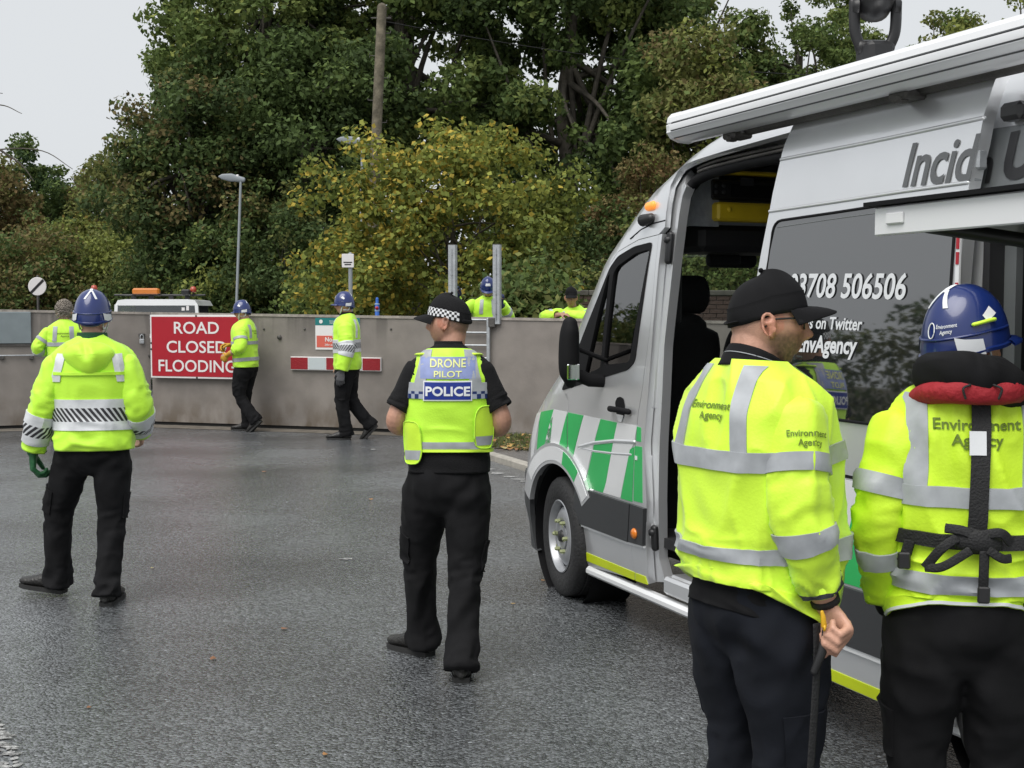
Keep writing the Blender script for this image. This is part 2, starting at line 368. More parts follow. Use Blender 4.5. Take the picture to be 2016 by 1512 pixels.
M['wall'] = bpy.data.materials.new('painted_steel_wall')
def wallmat(m, base, rust=(.10, .075, .05)):
    m.use_nodes = True; n = m.node_tree; b = n.nodes['Principled BSDF']; L = n.links.new; tc = n.nodes.new('ShaderNodeTexCoord')
    def noise(sc, mapping=None, det=5):
        t = n.nodes.new('ShaderNodeTexNoise'); t.inputs['Scale'].default_value = sc; t.inputs['Detail'].default_value = det
        if mapping:
            mp = n.nodes.new('ShaderNodeMapping'); mp.inputs['Scale'].default_value = mapping; L(tc.outputs['Object'], mp.inputs[0]); L(mp.outputs[0], t.inputs['Vector'])
        else: L(tc.outputs['Object'], t.inputs['Vector'])
        return t.outputs['Fac']
    def ramp(src, a, b_, lo, hi):
        r = n.nodes.new('ShaderNodeMapRange'); r.inputs['From Min'].default_value = a; r.inputs['From Max'].default_value = b_; r.inputs['To Min'].default_value = lo; r.inputs['To Max'].default_value = hi; L(src, r.inputs['Value']); return r.outputs[0]
    def mix(f, A, B, mode='MIX'):
        x = n.nodes.new('ShaderNodeMix'); x.data_type = 'RGBA'; x.blend_type = mode
        for s_, k in ((f, 'Factor'), (A, 'A'), (B, 'B')):
            if isinstance(s_, (int, float)): x.inputs[k].default_value = s_
            elif isinstance(s_, tuple): x.inputs[k].default_value = (*s_, 1)
            else: L(s_, x.inputs[k])
        return x.outputs['Result']
    c = mix(ramp(noise(3.0), .35, .65, 0, 1), tuple(x * .86 for x in base), tuple(x * 1.08 for x in base))
    sp = n.nodes.new('ShaderNodeSeparateXYZ'); L(tc.outputs['Object'], sp.inputs[0])
    top = ramp(sp.outputs['Z'], 1.15, 1.66, 0, 1); st = ramp(noise(1.0, (5, 5, .35), 6), .50, .62, 0, 1)      # run-down stains from the top edge
    mm = n.nodes.new('ShaderNodeMath'); mm.operation = 'MULTIPLY'; L(top, mm.inputs[0]); L(st, mm.inputs[1])
    c = mix(mm.outputs[0], c, tuple(x * .48 for x in base))
    bot = ramp(sp.outputs['Z'], .50, .02, 0, 1); bn = ramp(noise(2.2, (2, 2, 1), 7), .40, .62, 0, .9); m2 = n.nodes.new('ShaderNodeMath'); m2.operation = 'MULTIPLY'; L(bot, m2.inputs[0]); L(bn, m2.inputs[1])
    c = mix(m2.outputs[0], c, rust)
    L(c, b.inputs['Base Color']); b.inputs['Roughness'].default_value = .55
    bp = n.nodes.new('ShaderNodeBump'); bp.inputs['Strength'].default_value = .15; bp.inputs['Distance'].default_value = .01; L(noise(30), bp.inputs['Height']); L(bp.outputs[0], b.inputs['Normal'])
wallmat(M['wall'], (.232, .208, .188))
M['steel'] = mat('galvanised_steel', (.42, .44, .46), .45, .55, bump=.15, bscale=40, var=.15, vscale=10)
M['dsteel'] = mat('weathered_steel', (.09, .085, .08), .6, .3, bump=.3, bscale=50, var=.3)
M['plate'] = mat('blue_grey_plate', (.20, .235, .25), .5, var=.08)
M['red'] = mat('sign_red', (.38, .010, .022), .45, var=.05, vscale=4)
M['signw'] = mat('sign_white', (.74, .72, .72), .45)
M['redrefl'] = mat('red_reflector', (.27, .012, .020), .4, bump=.3, bscale=70, var=.1)
M['teal'] = mat('teal_print', (.01, .17, .17), .5)
M['salmon'] = mat('faded_red_print', (.62, .12, .085), .5)
M['black_gap'] = mat('rubber_seal', (.012, .012, .012), .9)
A_, B_, C_ = np.array((-7.28, 17.99)), np.array((-5.32, 18.72)), np.array((.26, 16.83))
class Wall:
    """frame along a stretch of wall: x along it, y into it, z up"""
    def __init__(s, o, e, name, label, cat): s.o = np.asarray(o, float); d = np.asarray(e, float) - s.o; s.L = np.linalg.norm(d); s.d = d / s.L; s.n = np.array((-s.d[1], s.d[0])); s.a = math.atan2(s.d[1], s.d[0]); s.root = tag(empty(name, (*s.o, 0), s.a), label, cat)
    def px(s, u, v):
        r = ray(u, v); t = (s.o @ s.n) / (r[:2] @ s.n); P = np.array((0, 0, EYE)) + t * r; return (P[:2] - s.o) @ s.d, P[2]
    def thing(s, name, label, cat, x, z, y=0.0, group=None): p = s.o + s.d * x + s.n * y; return tag(empty(name, (p[0], p[1], z), s.a), label, cat, group)
W2 = Wall(B_, C_, 'flood_wall', 'long grey flood wall across the road carrying the red sign and notices', 'wall'); Wend = 13.5
W1 = Wall(B_ + (A_ - B_) * 4.2, B_, 'flood_gate', 'grey flood gate leaf at the far left with a blue grey plate', 'gate')
def wallrun(Wl, x0, x1, zt0, zt1, seams):
    zt = lambda x: zt0 + (zt1 - zt0) * (x - x0) / (x1 - x0); xs = [x0] + seams + [x1]
    for a, b in zip(xs, xs[1:]):
        p = MB(); p.prism([(a + .004, .05), (b - .004, .05), (b - .004, zt(b) - .035), (a + .004, zt(a) - .035)], 1, 0, .11); p.build('panel', M['wall'], Wl.root)
    t = MB(); t.prism([(x0, zt(x0) - .035), (x1, zt(x1) - .035), (x1, zt(x1)), (x0, zt(x0))], 1, -.014, .125); t.build('top_rail', mat('top_rail_paint', (.30, .27, .24), .6, bump=.3, bscale=30, var=.3, vscale=8), Wl.root)
    g = MB(); g.box(((x0 + x1) / 2, .055, .026), (x1 - x0, .07, .046)); g.build('bottom_seal', M['black_gap'], Wl.root)
z1 = [W1.px(0, 609)[1], W1.px(300, 614.5)[1]]; z2 = [W2.px(320, 615)[1], W2.px(1046, 626)[1]]
x1a, x1b = W1.px(0, 700)[0], W1.px(300, 700)[0]
sl1 = (z1[1] - z1[0]) / (x1b - x1a); wallrun(W1, 0, W1.L - .01, z1[0] + sl1 * (0 - x1a), z1[1] + sl1 * (W1.L - x1b), [W1.px(-160, 700)[0]])
xa, xb = W2.px(320, 700)[0], W2.px(1046, 700)[0]; sl2 = (z2[1] - z2[0]) / (xb - xa); wallrun(W2, .01, Wend, z2[0] + sl2 * (.01 - xa), z2[1] + sl2 * (Wend - xb), [W2.px(907, 700)[0], 9.4])
WTOP = lambda x: z2[0] + sl2 * (x - xa)
sp = np.array([B_ + (A_ - B_) * 4.2, B_, B_ + (C_ - B_) * 2.2]); off = .42
sheet('threshold', [tuple(sp[0] - (-.15, 0)), tuple(sp[1] + (0, .3)), tuple(sp[2] + (.1, .3)), tuple(sp[2] - (.14, .40)), tuple(sp[1] - (0, .45)), tuple(sp[0] + (.15, -.45))], .004, M['sill'])
# fittings on the left leaf
x, z = W1.px(62, 676); x0, zt = W1.px(-40, 614); b = MB(); b.box(((x + x0) / 2, -.02, (z + zt) / 2), (x - x0, .035, zt - z), None, .006); b.build('cover_plate', M['plate'], W1.root)
b = MB(); b.box(((x + x0) / 2, -.012, z - .02), (x - x0, .03, .025)); b.build('plate_ledge', M['dsteel'], W1.root)
xa_, za_ = W1.px(4, 700); xb_, zb_ = W1.px(100, 699); b = MB(); b.tube([(xa_ - 1.2, -.03, za_), (xb_, -.03, zb_)], .011, 8); b.build('locking_bar', M['steel'], W1.root, True)
for u in (4, 62, 100):
    x, z = W1.px(u, 702); b = MB(); b.box((x, -.022, z - .02), (.06, .045, .05), None, .008); b.build('bar_bracket', M['dsteel'], W1.root)
def padlock(Wl, u, v, k=1.0):
    x, z = Wl.px(u, v); t = Wl.thing('padlock', 'steel padlock hanging on the grey flood gate left of the red sign', 'padlock', x, z, -.03)
    b = MB(); b.box((0, 0, -.03 * k), (.07 * k, .03, .075 * k), None, .01); b.build('lock_body', M['steel'], t); b = MB(); b.tube([(-.022 * k, 0, 0), (-.022 * k, 0, .05 * k), (0, 0, .075 * k), (.022 * k, 0, .05 * k), (.022 * k, 0, 0)], .008, 8); b.build('shackle', M['steel'], t, True)
    h = MB(); h.box((x, -.012, z + .065), (.09, .02, .05), None, .006); h.build('hasp', M['dsteel'], Wl.root)
padlock(W1, 279, 668)
for u, v in ((299, 700), (306, 680)):
    x, z = W2.px(u + 4, v) if u > 302 else W1.px(u, v); Wl = W2 if u > 302 else W1; b = MB(); b.box((x, -.02, z), (.11, .04, .035), None, .006); b.tube([(x + .05, -.03, z - .05), (x + .05, -.03, z + .05)], .018, 10); b.build('hinge', M['dsteel'], Wl.root)
x, z = W2.px(551, 664); b = MB(); b.lathe([(0, -.03), (.03, -.03), (.034, -.01), (.02, 0)], (x, 0, z), (0, 1, 0), 14); b.build('eye_bolt', M['dsteel'], W2.root, True)
for u in (520, 600, 770, 860):
    x, z = W2.px(u, 648); b = MB(); b.lathe([(0, -.012), (.014, -.012), (.016, 0)], (x, 0, z), (0, 1, 0), 10); b.build('rivet', M['dsteel'], W2.root, True)
# red road sign
def flat(parent, name, x0, x1, z0, z1, y, th, m, bev=.0): b = MB(); b.box(((x0 + x1) / 2, y + th / 2, (z0 + z1) / 2), (x1 - x0, th, z1 - z0), None, bev); return b.build(name, m, parent)
def letters(parent, name, txt, cx, cz, size, y, m, bold=.0, sx=1.0, shear=0, depth=.002, align='CENTER'):
    V, F = text_mesh(txt, size, bold, shear, align, sx); V = V + (cx, cz - size * .35); n = len(V)
    return mk(name, np.c_[V[:, 0], np.full(n, y), V[:, 1]], F, m, parent, False)
xl, zb = W2.px(304, 743); xr, zt = W2.px(486, 620); sg = W2.thing('road_sign', 'red rectangular ROAD CLOSED FLOODING sign on the grey wall', 'sign', (xl + xr) / 2, (zb + zt) / 2, -.09); w_, h_ = (xr - xl), (zt - zb)
flat(sg, 'border', -w_ / 2, w_ / 2, -h_ / 2, h_ / 2, 0, .02, M['signw'], .004); flat(sg, 'face', -w_ / 2 + .028, w_ / 2 - .028, -h_ / 2 + .028, h_ / 2 - .028, -.004, .004, M['red'])
for i, tx in enumerate(('ROAD', 'CLOSED', 'FLOODING')): letters(sg, 'lettering', tx, 0, h_ * (.30 - .30 * i), h_ * .262, -.007, M['signw'], .012, 1.13 if i < 2 else 1.06)
b = MB()
for zz in (-.3, .3): b.box((0, .05, zz * h_), (w_ * .9, .06, .04))
b.build('back_rail', M['dsteel'], sg)
for q in ((0, h_ / 2 - .014), (0, -h_ / 2 + .014), (-w_ / 2 + .02, .05), (-w_ / 2 + .02, -.04)): b = MB(); b.lathe([(0, -.008), (.014, -.007), (.016, 0)], (q[0], 0, q[1]), (0, 1, 0), 10); b.build('bolt', M['dsteel'], sg, True)
# notice
xl, zb = W2.px(622, 688); xr, zt = W2.px(709, 626); sg = W2.thing('notice', 'small white notice with teal header and red No parking box on the wall', 'notice', (xl + xr) / 2, (zb + zt) / 2, -.012); w_, h_ = xr - xl, zt - zb
flat(sg, 'board', -w_ / 2, w_ / 2, -h_ / 2, h_ / 2, 0, .008, M['signw']); flat(sg, 'header', -w_ / 2, w_ / 2, h_ * .27, h_ / 2, -.003, .003, M['teal']); flat(sg, 'red_panel', -w_ / 2 + .02, w_ / 2 - .02, -h_ * .43, -h_ * .06, -.003, .003, M['salmon'])
letters(sg, 'lettering', 'No parking', 0, -.175 * h_, .085, -.006, M['signw'], .03); letters(sg, 'small_lettering', '24hr emergency access', 0, -.345 * h_, .042, -.006, M['signw'], .01); letters(sg, 'header_lettering', 'Environment\nAgency', -.12, .405 * h_, .026, -.006, M['signw'], .01, align='LEFT')
b = MB(); b.lathe([(0, 0), (.028, 0), (.028, .002)], (-w_ / 2 + .09, -.006, .385 * h_), (0, 1, 0), 18); b.build('logo', M['signw'], sg)
# red and white reflective bar
xl, zb = W2.px(575, 728); xr, zt = W2.px(752, 704); sg = W2.thing('reflective_bar', 'red and white striped reflective bar fixed to the wall under the notice', 'reflector', (xl + xr) / 2, (zb + zt) / 2, -.045); w_, h_ = xr - xl, zt - zb
flat(sg, 'backing', -w_ / 2, w_ / 2, -h_ / 2, h_ / 2, 0, .04, M['signw'], .004)
for i in range(5): flat(sg, 'red_segment' if i % 2 == 0 else 'white_segment', -w_ / 2 + w_ / 5 * i + .006, -w_ / 2 + w_ / 5 * (i + 1) - .006, -h_ / 2 + .012, h_ / 2 - .012, -.005, .005, M['redrefl'] if i % 2 == 0 else M['plate'] if False else mat('white_reflector', (.50, .55, .57), .4))
# steel posts standing over the wall and the little steel ladder in front
def steel_post(uc, vt, vb, wd, label):
    x, z0 = W2.px(uc, vb); _, zt = W2.px(uc, vt); zt = EYE + (612 - vt) / 2500 * 17.15; t = W2.thing('steel_post', label, 'post', x, z0, -.03, 'steel posts over the flood wall'); H = zt - z0; w_ = wd
    b = MB(); b.prism([(-w_ / 2, -.035), (w_ / 2, -.035), (w_ / 2, .045), (w_ / 2 - .012, .045), (w_ / 2 - .012, -.022), (-w_ / 2 + .012, -.022), (-w_ / 2 + .012, .045), (-w_ / 2, .045)], 2, 0, H); b.build('channel', M['steel'], t)
    b = MB(); b.box((0, .005, H + .004), (w_ + .004, .084, .008)); b.build('end_cap', M['dsteel'], t); b = MB(); b.tube([(0, -.042, .05), (0, -.042, H - .05)], .006, 6); b.build('centre_rib', M['steel'], t, True)
    for k in range(4): b = MB(); b.lathe([(0, -.006), (.010, -.005), (.012, 0)], (0, -.036, H * (.12 + .25 * k)), (0, 1, 0), 8); b.build('bolt', M['dsteel'], t, True)
steel_post(893, 483, 640, .10, 'left galvanised steel post standing over the wall beside the worker'); steel_post(980, 484, 638, .095, 'right galvanised steel post standing over the wall in front of the worker')
xl, zl = W2.px(905, 715); xr, _ = W2.px(964, 715); t = W2.thing('steel_ladder', 'galvanised steel rung frame on the front of the flood wall', 'ladder', xl, zl, -.05); H = W2.px(964, 626)[1] - zl; dx = xr - xl
for xx in (0, dx): b = MB(); b.box((xx, 0, H / 2), (.045, .04, H), None, .006); b.build('stile', M['steel'], t)
for q in (.12, .40, .68, .96): b = MB(); b.tube([(0, 0, H * q), (dx, 0, H * q)], .014, 8); b.build('rung', M['steel'], t, True)
b = MB(); b.box((dx + .05, .01, H - .06), (.10, .07, .13), None, .01); b.build('bracket', M['dsteel'], t)

# grass verge and leaves beside the pavement
M['blade'] = mat('grass_blade', (.085, .12, .028), .7, vcol=True); M['litter'] = mat('dead_leaf', (.28, .13, .05), .7, vcol=True)
def blades(name, pts, h, m, seed, cols):
    r = np.random.default_rng(seed); n = len(pts); a = r.uniform(0, 6.28, n); hh = h * r.uniform(.5, 1.3, n); w_ = .006 + .004 * r.random(n); ln = hh * r.uniform(.1, .7, n); b_ = r.uniform(0, 6.28, n)
    V = np.empty((n, 3, 3)); V[:, 0] = pts + np.stack([np.cos(a) * w_, np.sin(a) * w_, 0 * a], 1); V[:, 1] = pts - np.stack([np.cos(a) * w_, np.sin(a) * w_, 0 * a], 1); V[:, 2] = pts + np.stack([np.cos(b_) * ln, np.sin(b_) * ln, hh], 1)
    c = np.array(cols)[r.integers(0, len(cols), n)] * r.uniform(.7, 1.3, (n, 1)); return mk(name, V.reshape(-1, 3), np.arange(3 * n).reshape(n, 3), m, None, False, col=np.repeat(c, 3, 0))
def leaf_litter(name, pts, size, seed, flat_=.3):
    r = np.random.default_rng(seed); n = len(pts); q = np.array([(-1, 0), (-.4, .55), (.35, .5), (1, 0), (.35, -.5), (-.4, -.55)]); a = r.uniform(0, 6.28, n); s = size * r.uniform(.6, 1.4, n); V = np.empty((n, 6, 3)); tl = r.normal(0, flat_, (n, 2))
    for k in range(6): x, y = q[k]; X = (x * np.cos(a) - y * np.sin(a)) * s; Y = (x * np.sin(a) + y * np.cos(a)) * s; V[:, k] = pts + np.stack([X, Y, .006 + np.abs(X * tl[:, 0] + Y * tl[:, 1]) + .15 * s * x * x], 1)
    c = np.array([(.30, .15, .05), (.38, .24, .07), (.20, .09, .04), (.33, .28, .12), (.12, .06, .03)])[r.integers(0, 5, n)]; i = np.arange(n)[:, None] * 6
    return mk(name, V.reshape(-1, 3), np.concatenate([i + np.array([[0, 1, 2, 3]]), i + np.array([[0, 3, 4, 5]])]), M['litter'], None, False, col=np.repeat(c, 6, 0))
vg = sheet('verge', [(-.90, 15.05), (-.62, 14.95), (1.4, 14.35), (6, 12.9), (6, 14.6), (.3, 16.45), (-1.2, 16.95)], .072, M['earth'])
P = []; r = np.random.default_rng(3)
while len(P) < 9000:
    x, y = r.uniform(-1.1, 3.5), r.uniform(13.6, 16.9)
    if y > 14.72 - .30 * x - .1 * math.sin(x * 9) and y < 16.5 - .33 * x: P.append((x, y, .07))
tag(blades('grass', np.array(P), .045, M['blade'], 5, [(.10, .12, .03), (.14, .13, .04), (.07, .10, .02)]), kind='stuff')
P = np.array(P); sel = P[r.integers(0, len(P), 240)]; front = np.stack([r.uniform(-.95, .6, 90), 0 * r.random(90), np.full(90, .07)], 1); front[:, 1] = 14.78 - .3 * front[:, 0] + r.normal(0, .10, 90)
tag(leaf_litter('fallen_leaves', np.vstack([sel + (0, 0, .012), front]), .035, 6), kind='stuff')
P = np.array([ground(u, v) for u, v in ((640, 1488), (1010, 1190), (175, 1395), (420, 1300), (1070, 1145), (300, 1120), (560, 1240), (905, 1180), (730, 985), (520, 930), (350, 960))]); tag(leaf_litter('fallen_leaf_scatter', P, .022, 8, .1), kind='stuff')

# ------------------------------------------------------------------ trees and shrubs
def leafmat(name):
    m = bpy.data.materials.new(name); m.use_nodes = True; n = m.node_tree; n.nodes.clear(); o = n.nodes.new('ShaderNodeOutputMaterial'); a = n.nodes.new('ShaderNodeAttribute'); a.attribute_name = 'Col'
    p = n.nodes.new('ShaderNodeBsdfPrincipled'); p.inputs['Roughness'].default_value = .65; p.inputs['Specular IOR Level'].default_value = .15; t = n.nodes.new('ShaderNodeBsdfTranslucent'); x = n.nodes.new('ShaderNodeMixShader'); x.inputs[0].default_value = .36
    for q, k in ((p, 'Base Color'), (t, 'Color')): n.links.new(a.outputs['Color'], q.inputs[k])
    n.links.new(p.outputs[0], x.inputs[1]); n.links.new(t.outputs[0], x.inputs[2]); n.links.new(x.outputs[0], o.inputs[0]); return m
M['leaf'] = leafmat('leaf'); M['bark'] = mat('bark', (.085, .075, .060), .9, bump=.9, bscale=14, var=.35, vscale=5)
def leaf_cloud(cen, rad, n, size, cols, seed, up=.35, aspect=.62, wts=None, drop=.0, tint=None):
    """n leaf faces gathered in clumps at cen (k,3) with radii rad"""
    r = np.random.default_rng(seed); k = len(cen); w_ = rad ** 2.0; i = r.choice(k, n, p=w_ / w_.sum()); d = r.normal(size=(n, 3)); d /= np.linalg.norm(d, axis=1)[:, None]
    rr = rad[i] * r.random(n) ** .45; c = cen[i] + d * rr[:, None] * (1, 1, .75); c[:, 2] -= drop * rr
    N = d * .55 + r.normal(size=(n, 3)) * .65 + np.array((0, 0, up)); N /= np.linalg.norm(N, axis=1)[:, None]; a = np.cross(N, r.normal(size=(n, 3))); a /= np.linalg.norm(a, axis=1)[:, None]; b = np.cross(N, a); s = size * r.uniform(.6, 1.35, n)[:, None]
    V = np.stack([c - a * s, c + b * s * aspect - N * s * .15, c + a * s, c - b * s * aspect - N * s * .15], 1).reshape(-1, 3)
    cc = np.array(cols, float); cl = r.choice(len(cc), k, p=wts); pick = np.where(r.random(n) < .62, cl[i], r.choice(len(cc), n, p=wts)); col = cc[pick] * r.uniform(.65, 1.4, n)[:, None]
    if tint is not None: col = tint(c, col, r)
    return V, np.arange(4 * n).reshape(n, 4), np.repeat(col, 4, 0)
def crown_clumps(c, rx, ry, rz, k, seed, rc=(.5, 1.0), shell=.45, lump=.28, bottom=-1.0):
    r = np.random.default_rng(seed); d = r.normal(size=(k * 2, 3)); d /= np.linalg.norm(d, axis=1)[:, None]; d = d[d[:, 2] > bottom][:k]; k = len(d)
    q = (shell + (1 - shell) * r.random(k) ** .55) * (1 + lump * vnoise(d * 2.1 + seed, seed)); return np.array(c) + d * q[:, None] * (rx, ry, rz), r.uniform(*rc, k)
def trunk_mesh(base, top, r0, targets, seed, lean=0.0):
    rs = random.Random(seed); b = MB(); base = np.array(base, float); top = np.array(top, float); P = [base + (top - base) * t + np.array((rs.gauss(0, .10), rs.gauss(0, .10), 0)) * t * (np.linalg.norm(top - base) / 6) for t in np.linspace(0, 1, 7)]; P = curve_pts(P, 3); t = np.linspace(0, 1, len(P)); rad = r0 * (1 - .72 * t) + r0 * .35 * np.exp(-t * 14); b.tube(P, rad, 9)
    for q in targets:
        s = P[rs.randrange(int(len(P) * .28), len(P) - 1)]; mid = (s + q) / 2 + np.array((rs.gauss(0, .25), rs.gauss(0, .25), .06 * np.linalg.norm(q - s))); pth = curve_pts([s, mid, q], 5); rr = np.linspace(r0 * .33, r0 * .05, len(pth)); b.tube(pth, rr, 5, False)
    return b
def tree(name, label, u, Y, zc, rx, rz, n, size, cols, seed, group=None, k=130, base_z=0, r0=.28, ry=None, rc=(.5, 1.0), shell=.4, up=.35, wts=None, lump=.28, limbs=26, bottom=-.95, tint=None, cat='tree', drop=0.0, xoff=0.0, aspect=.62):
    big_ = name in ('oak_tree', 'ash_tree'); n = int(n * (1.0 if name == 'hazel_bush' else 1.45 if big_ else 1.5)); size = size * (1.0 if name == 'hazel_bush' else .68 if big_ else .68); rc = (rc[0] * .78, rc[1] * .86) if big_ else rc; k = int(k * 1.25); X = P_of0(u, Y) + xoff; t = tag(empty(name, (X, Y, 0)), label, cat, group); cen, rad = crown_clumps((0, 0, zc), rx, ry or rx * .8, rz, k, seed, rc, shell, lump, bottom); V, F, c = leaf_cloud(cen, rad, n, size, cols, seed + 1, up, aspect, wts, drop, tint)
    mk('crown', V, F, M['leaf'], t, False, col=c); rs = random.Random(seed); tg = [cen[rs.randrange(len(cen))] for _ in range(limbs)]; trunk_mesh((-.2 if False else 0, 0, base_z), (0, 0, zc + rz * .45), r0, tg, seed).build('trunk', M['bark'], t, True); return t
P_of0 = lambda u, Y: (u - CX) / FPX * Y
G1, G2, G3, G4 = (.090, .134, .044), (.120, .168, .050), (.165, .205, .060), (.074, .110, .042); BR, RU, YE, OL, YG = (.170, .140, .060), (.175, .118, .054), (.30, .21, .035), (.170, .184, .060), (.235, .265, .070)
g = 'oak trees behind the flood wall'
tree('oak_tree', 'tall oak with open airy crown against the sky, leftmost of the big trees', 515, 41, 10.3, 3.9, 5.4, 26000, .15, [G2, G3, YG, G1], 101, g, 150, r0=.34, wts=[.45, .35, .08, .12], rc=(.55, 1.05), shell=.35, lump=.35, limbs=40)
tree('oak_tree', 'tallest dark oak directly behind the wooden utility pole', 800, 43, 10.8, 4.8, 6.3, 38000, .16, [G1, G2, G3, G4], 102, g, 170, r0=.5, wts=[.4, .3, .15, .15], rc=(.6, 1.15), lump=.32, limbs=36)
tree('oak_tree', 'dense dark oak behind the top of the yellowing bush', 1120, 42, 9.8, 4.4, 6.6, 38000, .16, [G1, G2, G4, G3], 103, g, 170, r0=.42, wts=[.4, .3, .2, .1], rc=(.6, 1.15), lump=.3)
tree('oak_tree', 'dark green oak behind the front end of the silver awning', 1330, 45, 8.6, 3.6, 5.6, 24000, .15, [G1, G2, OL, G3], 104, g, 130, r0=.3, wts=[.4, .3, .2, .1])
tree('maple_tree', 'olive brown autumn tree rising above the van roof end', 1405, 38, 6.0, 2.3, 3.7, 17000, .13, [OL, BR, G2, YG], 105, None, 100, wts=[.4, .25, .25, .1])
tree('ash_tree', 'light feathery ash tree with sky gaps above the silver awning', 1575, 46, 8.6, 3.3, 4.6, 18000, .12, [G2, G3, G1], 106, None, 90, wts=[.4, .3, .3], rc=(.45, .85), lump=.4, limbs=40)
tree('ash_tree', 'thin leafy ash tree left of the roof searchlight', 1690, 50, 9.0, 3.7, 4.2, 21000, .13, [G2, OL, G3], 107, None, 90, wts=[.5, .2, .3], rc=(.45, .85), lump=.4, limbs=36)
tree('hawthorn_tree', 'low olive tree right of the roof searchlight', 1870, 44, 7.9, 3.3, 3.5, 20000, .12, [OL, G2, YG], 108, None, 90, wts=[.4, .4, .2], rc=(.4, .8), lump=.35)
tree('hawthorn_tree', 'yellow green treetop in the upper right corner', 2040, 46, 9.3, 3.0, 3.8, 15000, .12, [YG, G3, OL], 109, None, 80, wts=[.3, .4, .3], rc=(.4, .8))
tree('holly_tree', 'dark round tree below the leftmost oak, its edge against the sky', 385, 38, 5.4, 2.6, 3.5, 22000, .12, [G4, G1, BR, OL], 110, None, 110, wts=[.4, .3, .12, .18], rc=(.45, .85))
tree('holly_tree', 'dark green ivy clad tree behind the right street lamp', 610, 39, 6.4, 2.7, 4.4, 20000, .13, [G1, G4, G2], 111, None, 100, wts=[.5, .3, .2])
tree('elder_tree', 'reddish brown thin tree between the yellowing bush and the van', 1262, 34, 3.6, 1.5, 2.3, 5200, .085, [RU, BR, OL], 112, None, 50, wts=[.45, .35, .2], rc=(.3, .55), r0=.1)
def yel(c, col, r):
    w_ = np.clip(.55 - .22 * c[:, 0] + .10 * (c[:, 2] - 3), .12, .80) * .30; m_ = r.random(len(c)) < w_; col = col.copy(); col[m_] = np.array((.50, .39, .075)) * r.uniform(.6, 1.35, (m_.sum(), 1)); return col
tree('hazel_bush', 'large yellowing hazel bush standing behind the middle of the wall', 895, 27.5, 2.95, 3.15, 2.75, 30000, .062, [(.19, .225, .052), (.26, .28, .062), (.145, .18, .046)], 113, None, 190, r0=.10, ry=1.9, rc=(.35, .62), shell=.35, wts=[.5, .25, .25], tint=yel, cat='bush', lump=.22, aspect=.78, up=.5)
g = 'trees of the left wood'
for i, (u, Y, zc, rx, rz, n, cs, ws, lb) in enumerate([
    (60, 62, 5.2, 3.2, 4.7, 19000, [G2, (.05, .085, .035), G1], [.4, .4, .2], 'green ash tree with a pointed top, tallest of the left wood'),
    (215, 64, 5.4, 3.6, 3.9, 18000, [OL, BR, G2], [.45, .2, .35], 'olive brown tree in the left wood below open sky'),
    (-40, 55, 4.3, 2.9, 4.0, 15000, [RU, BR, OL], [.3, .35, .35], 'rust brown tree at the left edge of the picture'),
    (160, 50, 2.9, 2.2, 2.6, 12000, [YG, OL, G2, (.2, .15, .04)], [.3, .3, .25, .15], 'low yellow green tree behind the speed limit sign'),
    (255, 47, 2.4, 1.8, 2.2, 9000, [YG, OL, G3], [.35, .35, .3], 'round yellow green bush above the white truck'),
    (330, 58, 4.4, 2.8, 3.6, 12000, [OL, G1, BR], [.4, .4, .2], 'dull olive tree behind the white truck'),
    (60, 46, 2.3, 2.2, 2.4, 9000, [G1, OL, BR], [.4, .3, .3], 'dark bush beside the speed limit sign post')]):
    tree('woodland_tree', lb, u, Y, zc, rx, rz, n, .15 if Y > 52 else .12, cs, 120 + i, g, 90, wts=ws, rc=(.45, .9), r0=.18, lump=.35)
g = 'shrubs under the trees'
for i, (u, Y, zc, rx, rz, n, cs, ws, lb) in enumerate([
    (345, 40, 2.1, 2.0, 2.0, 9000, [G1, OL, G2], [.4, .3, .3], 'dark shrub right of the white truck'), (455, 37, 2.4, 1.9, 2.2, 9000, [G1, YG, G2], [.45, .2, .35], 'green shrub with pale leaves at the foot of the left street lamp'),
    (560, 36, 2.5, 1.9, 2.3, 10000, [G1, G4, OL], [.4, .4, .2], 'dark shrub between the left street lamp and the hazel bush'), (690, 33, 1.8, 1.6, 1.7, 8000, [G1, G2, YG], [.4, .4, .2], 'low shrub at the foot of the utility pole'),
    (1035, 20.6, 1.55, .75, .75, 4200, [G1, OL, G2], [.4, .3, .3], 'leafy shrub half hiding the left end of the brick wall'), (1150, 34, 2.2, 2.0, 2.2, 9000, [G1, OL, G4], [.4, .3, .3], 'dark shrub behind the brick wall'), (1330, 32, 2.0, 1.9, 2.0, 9000, [G2, OL, YG], [.4, .4, .2], 'olive shrub seen through the cab window'), (1500, 31, 2.4, 2.0, 2.2, 9000, [G2, G3, OL], [.5, .3, .2], 'green shrub seen through the open van door')]):
    tree('shrub', lb, u, Y, zc, rx, rz, n, .10, cs, 140 + i, g, 80, wts=ws, rc=(.35, .7), r0=.07, limbs=12, cat='shrub')
# the far wood: one dark mass of leaves behind everything
r = np.random.default_rng(77); cen = []
for x in np.arange(-84, 52, 1.5):
    h = 6.6 + 1.3 * math.sin(x * .35) + .8 * math.sin(x * .9 + 1) + (1.2 if x > -17 else 0)
    for z in np.arange(.6, h, 1.15): cen.append((x + r.normal(0, .4), 74 + r.normal(0, 2.0), z + r.normal(0, .3)))
cen = np.array(cen); V, F, c = leaf_cloud(cen, np.full(len(cen), 1.35), 82000, .22, [G1, G4, OL, G2], 78, wts=[.35, .25, .2, .2]); o = mk('far_wood', V, F, M['leaf'], None, False, col=c); tag(o, 'dark far wood closing the view behind the trees', kind='stuff')
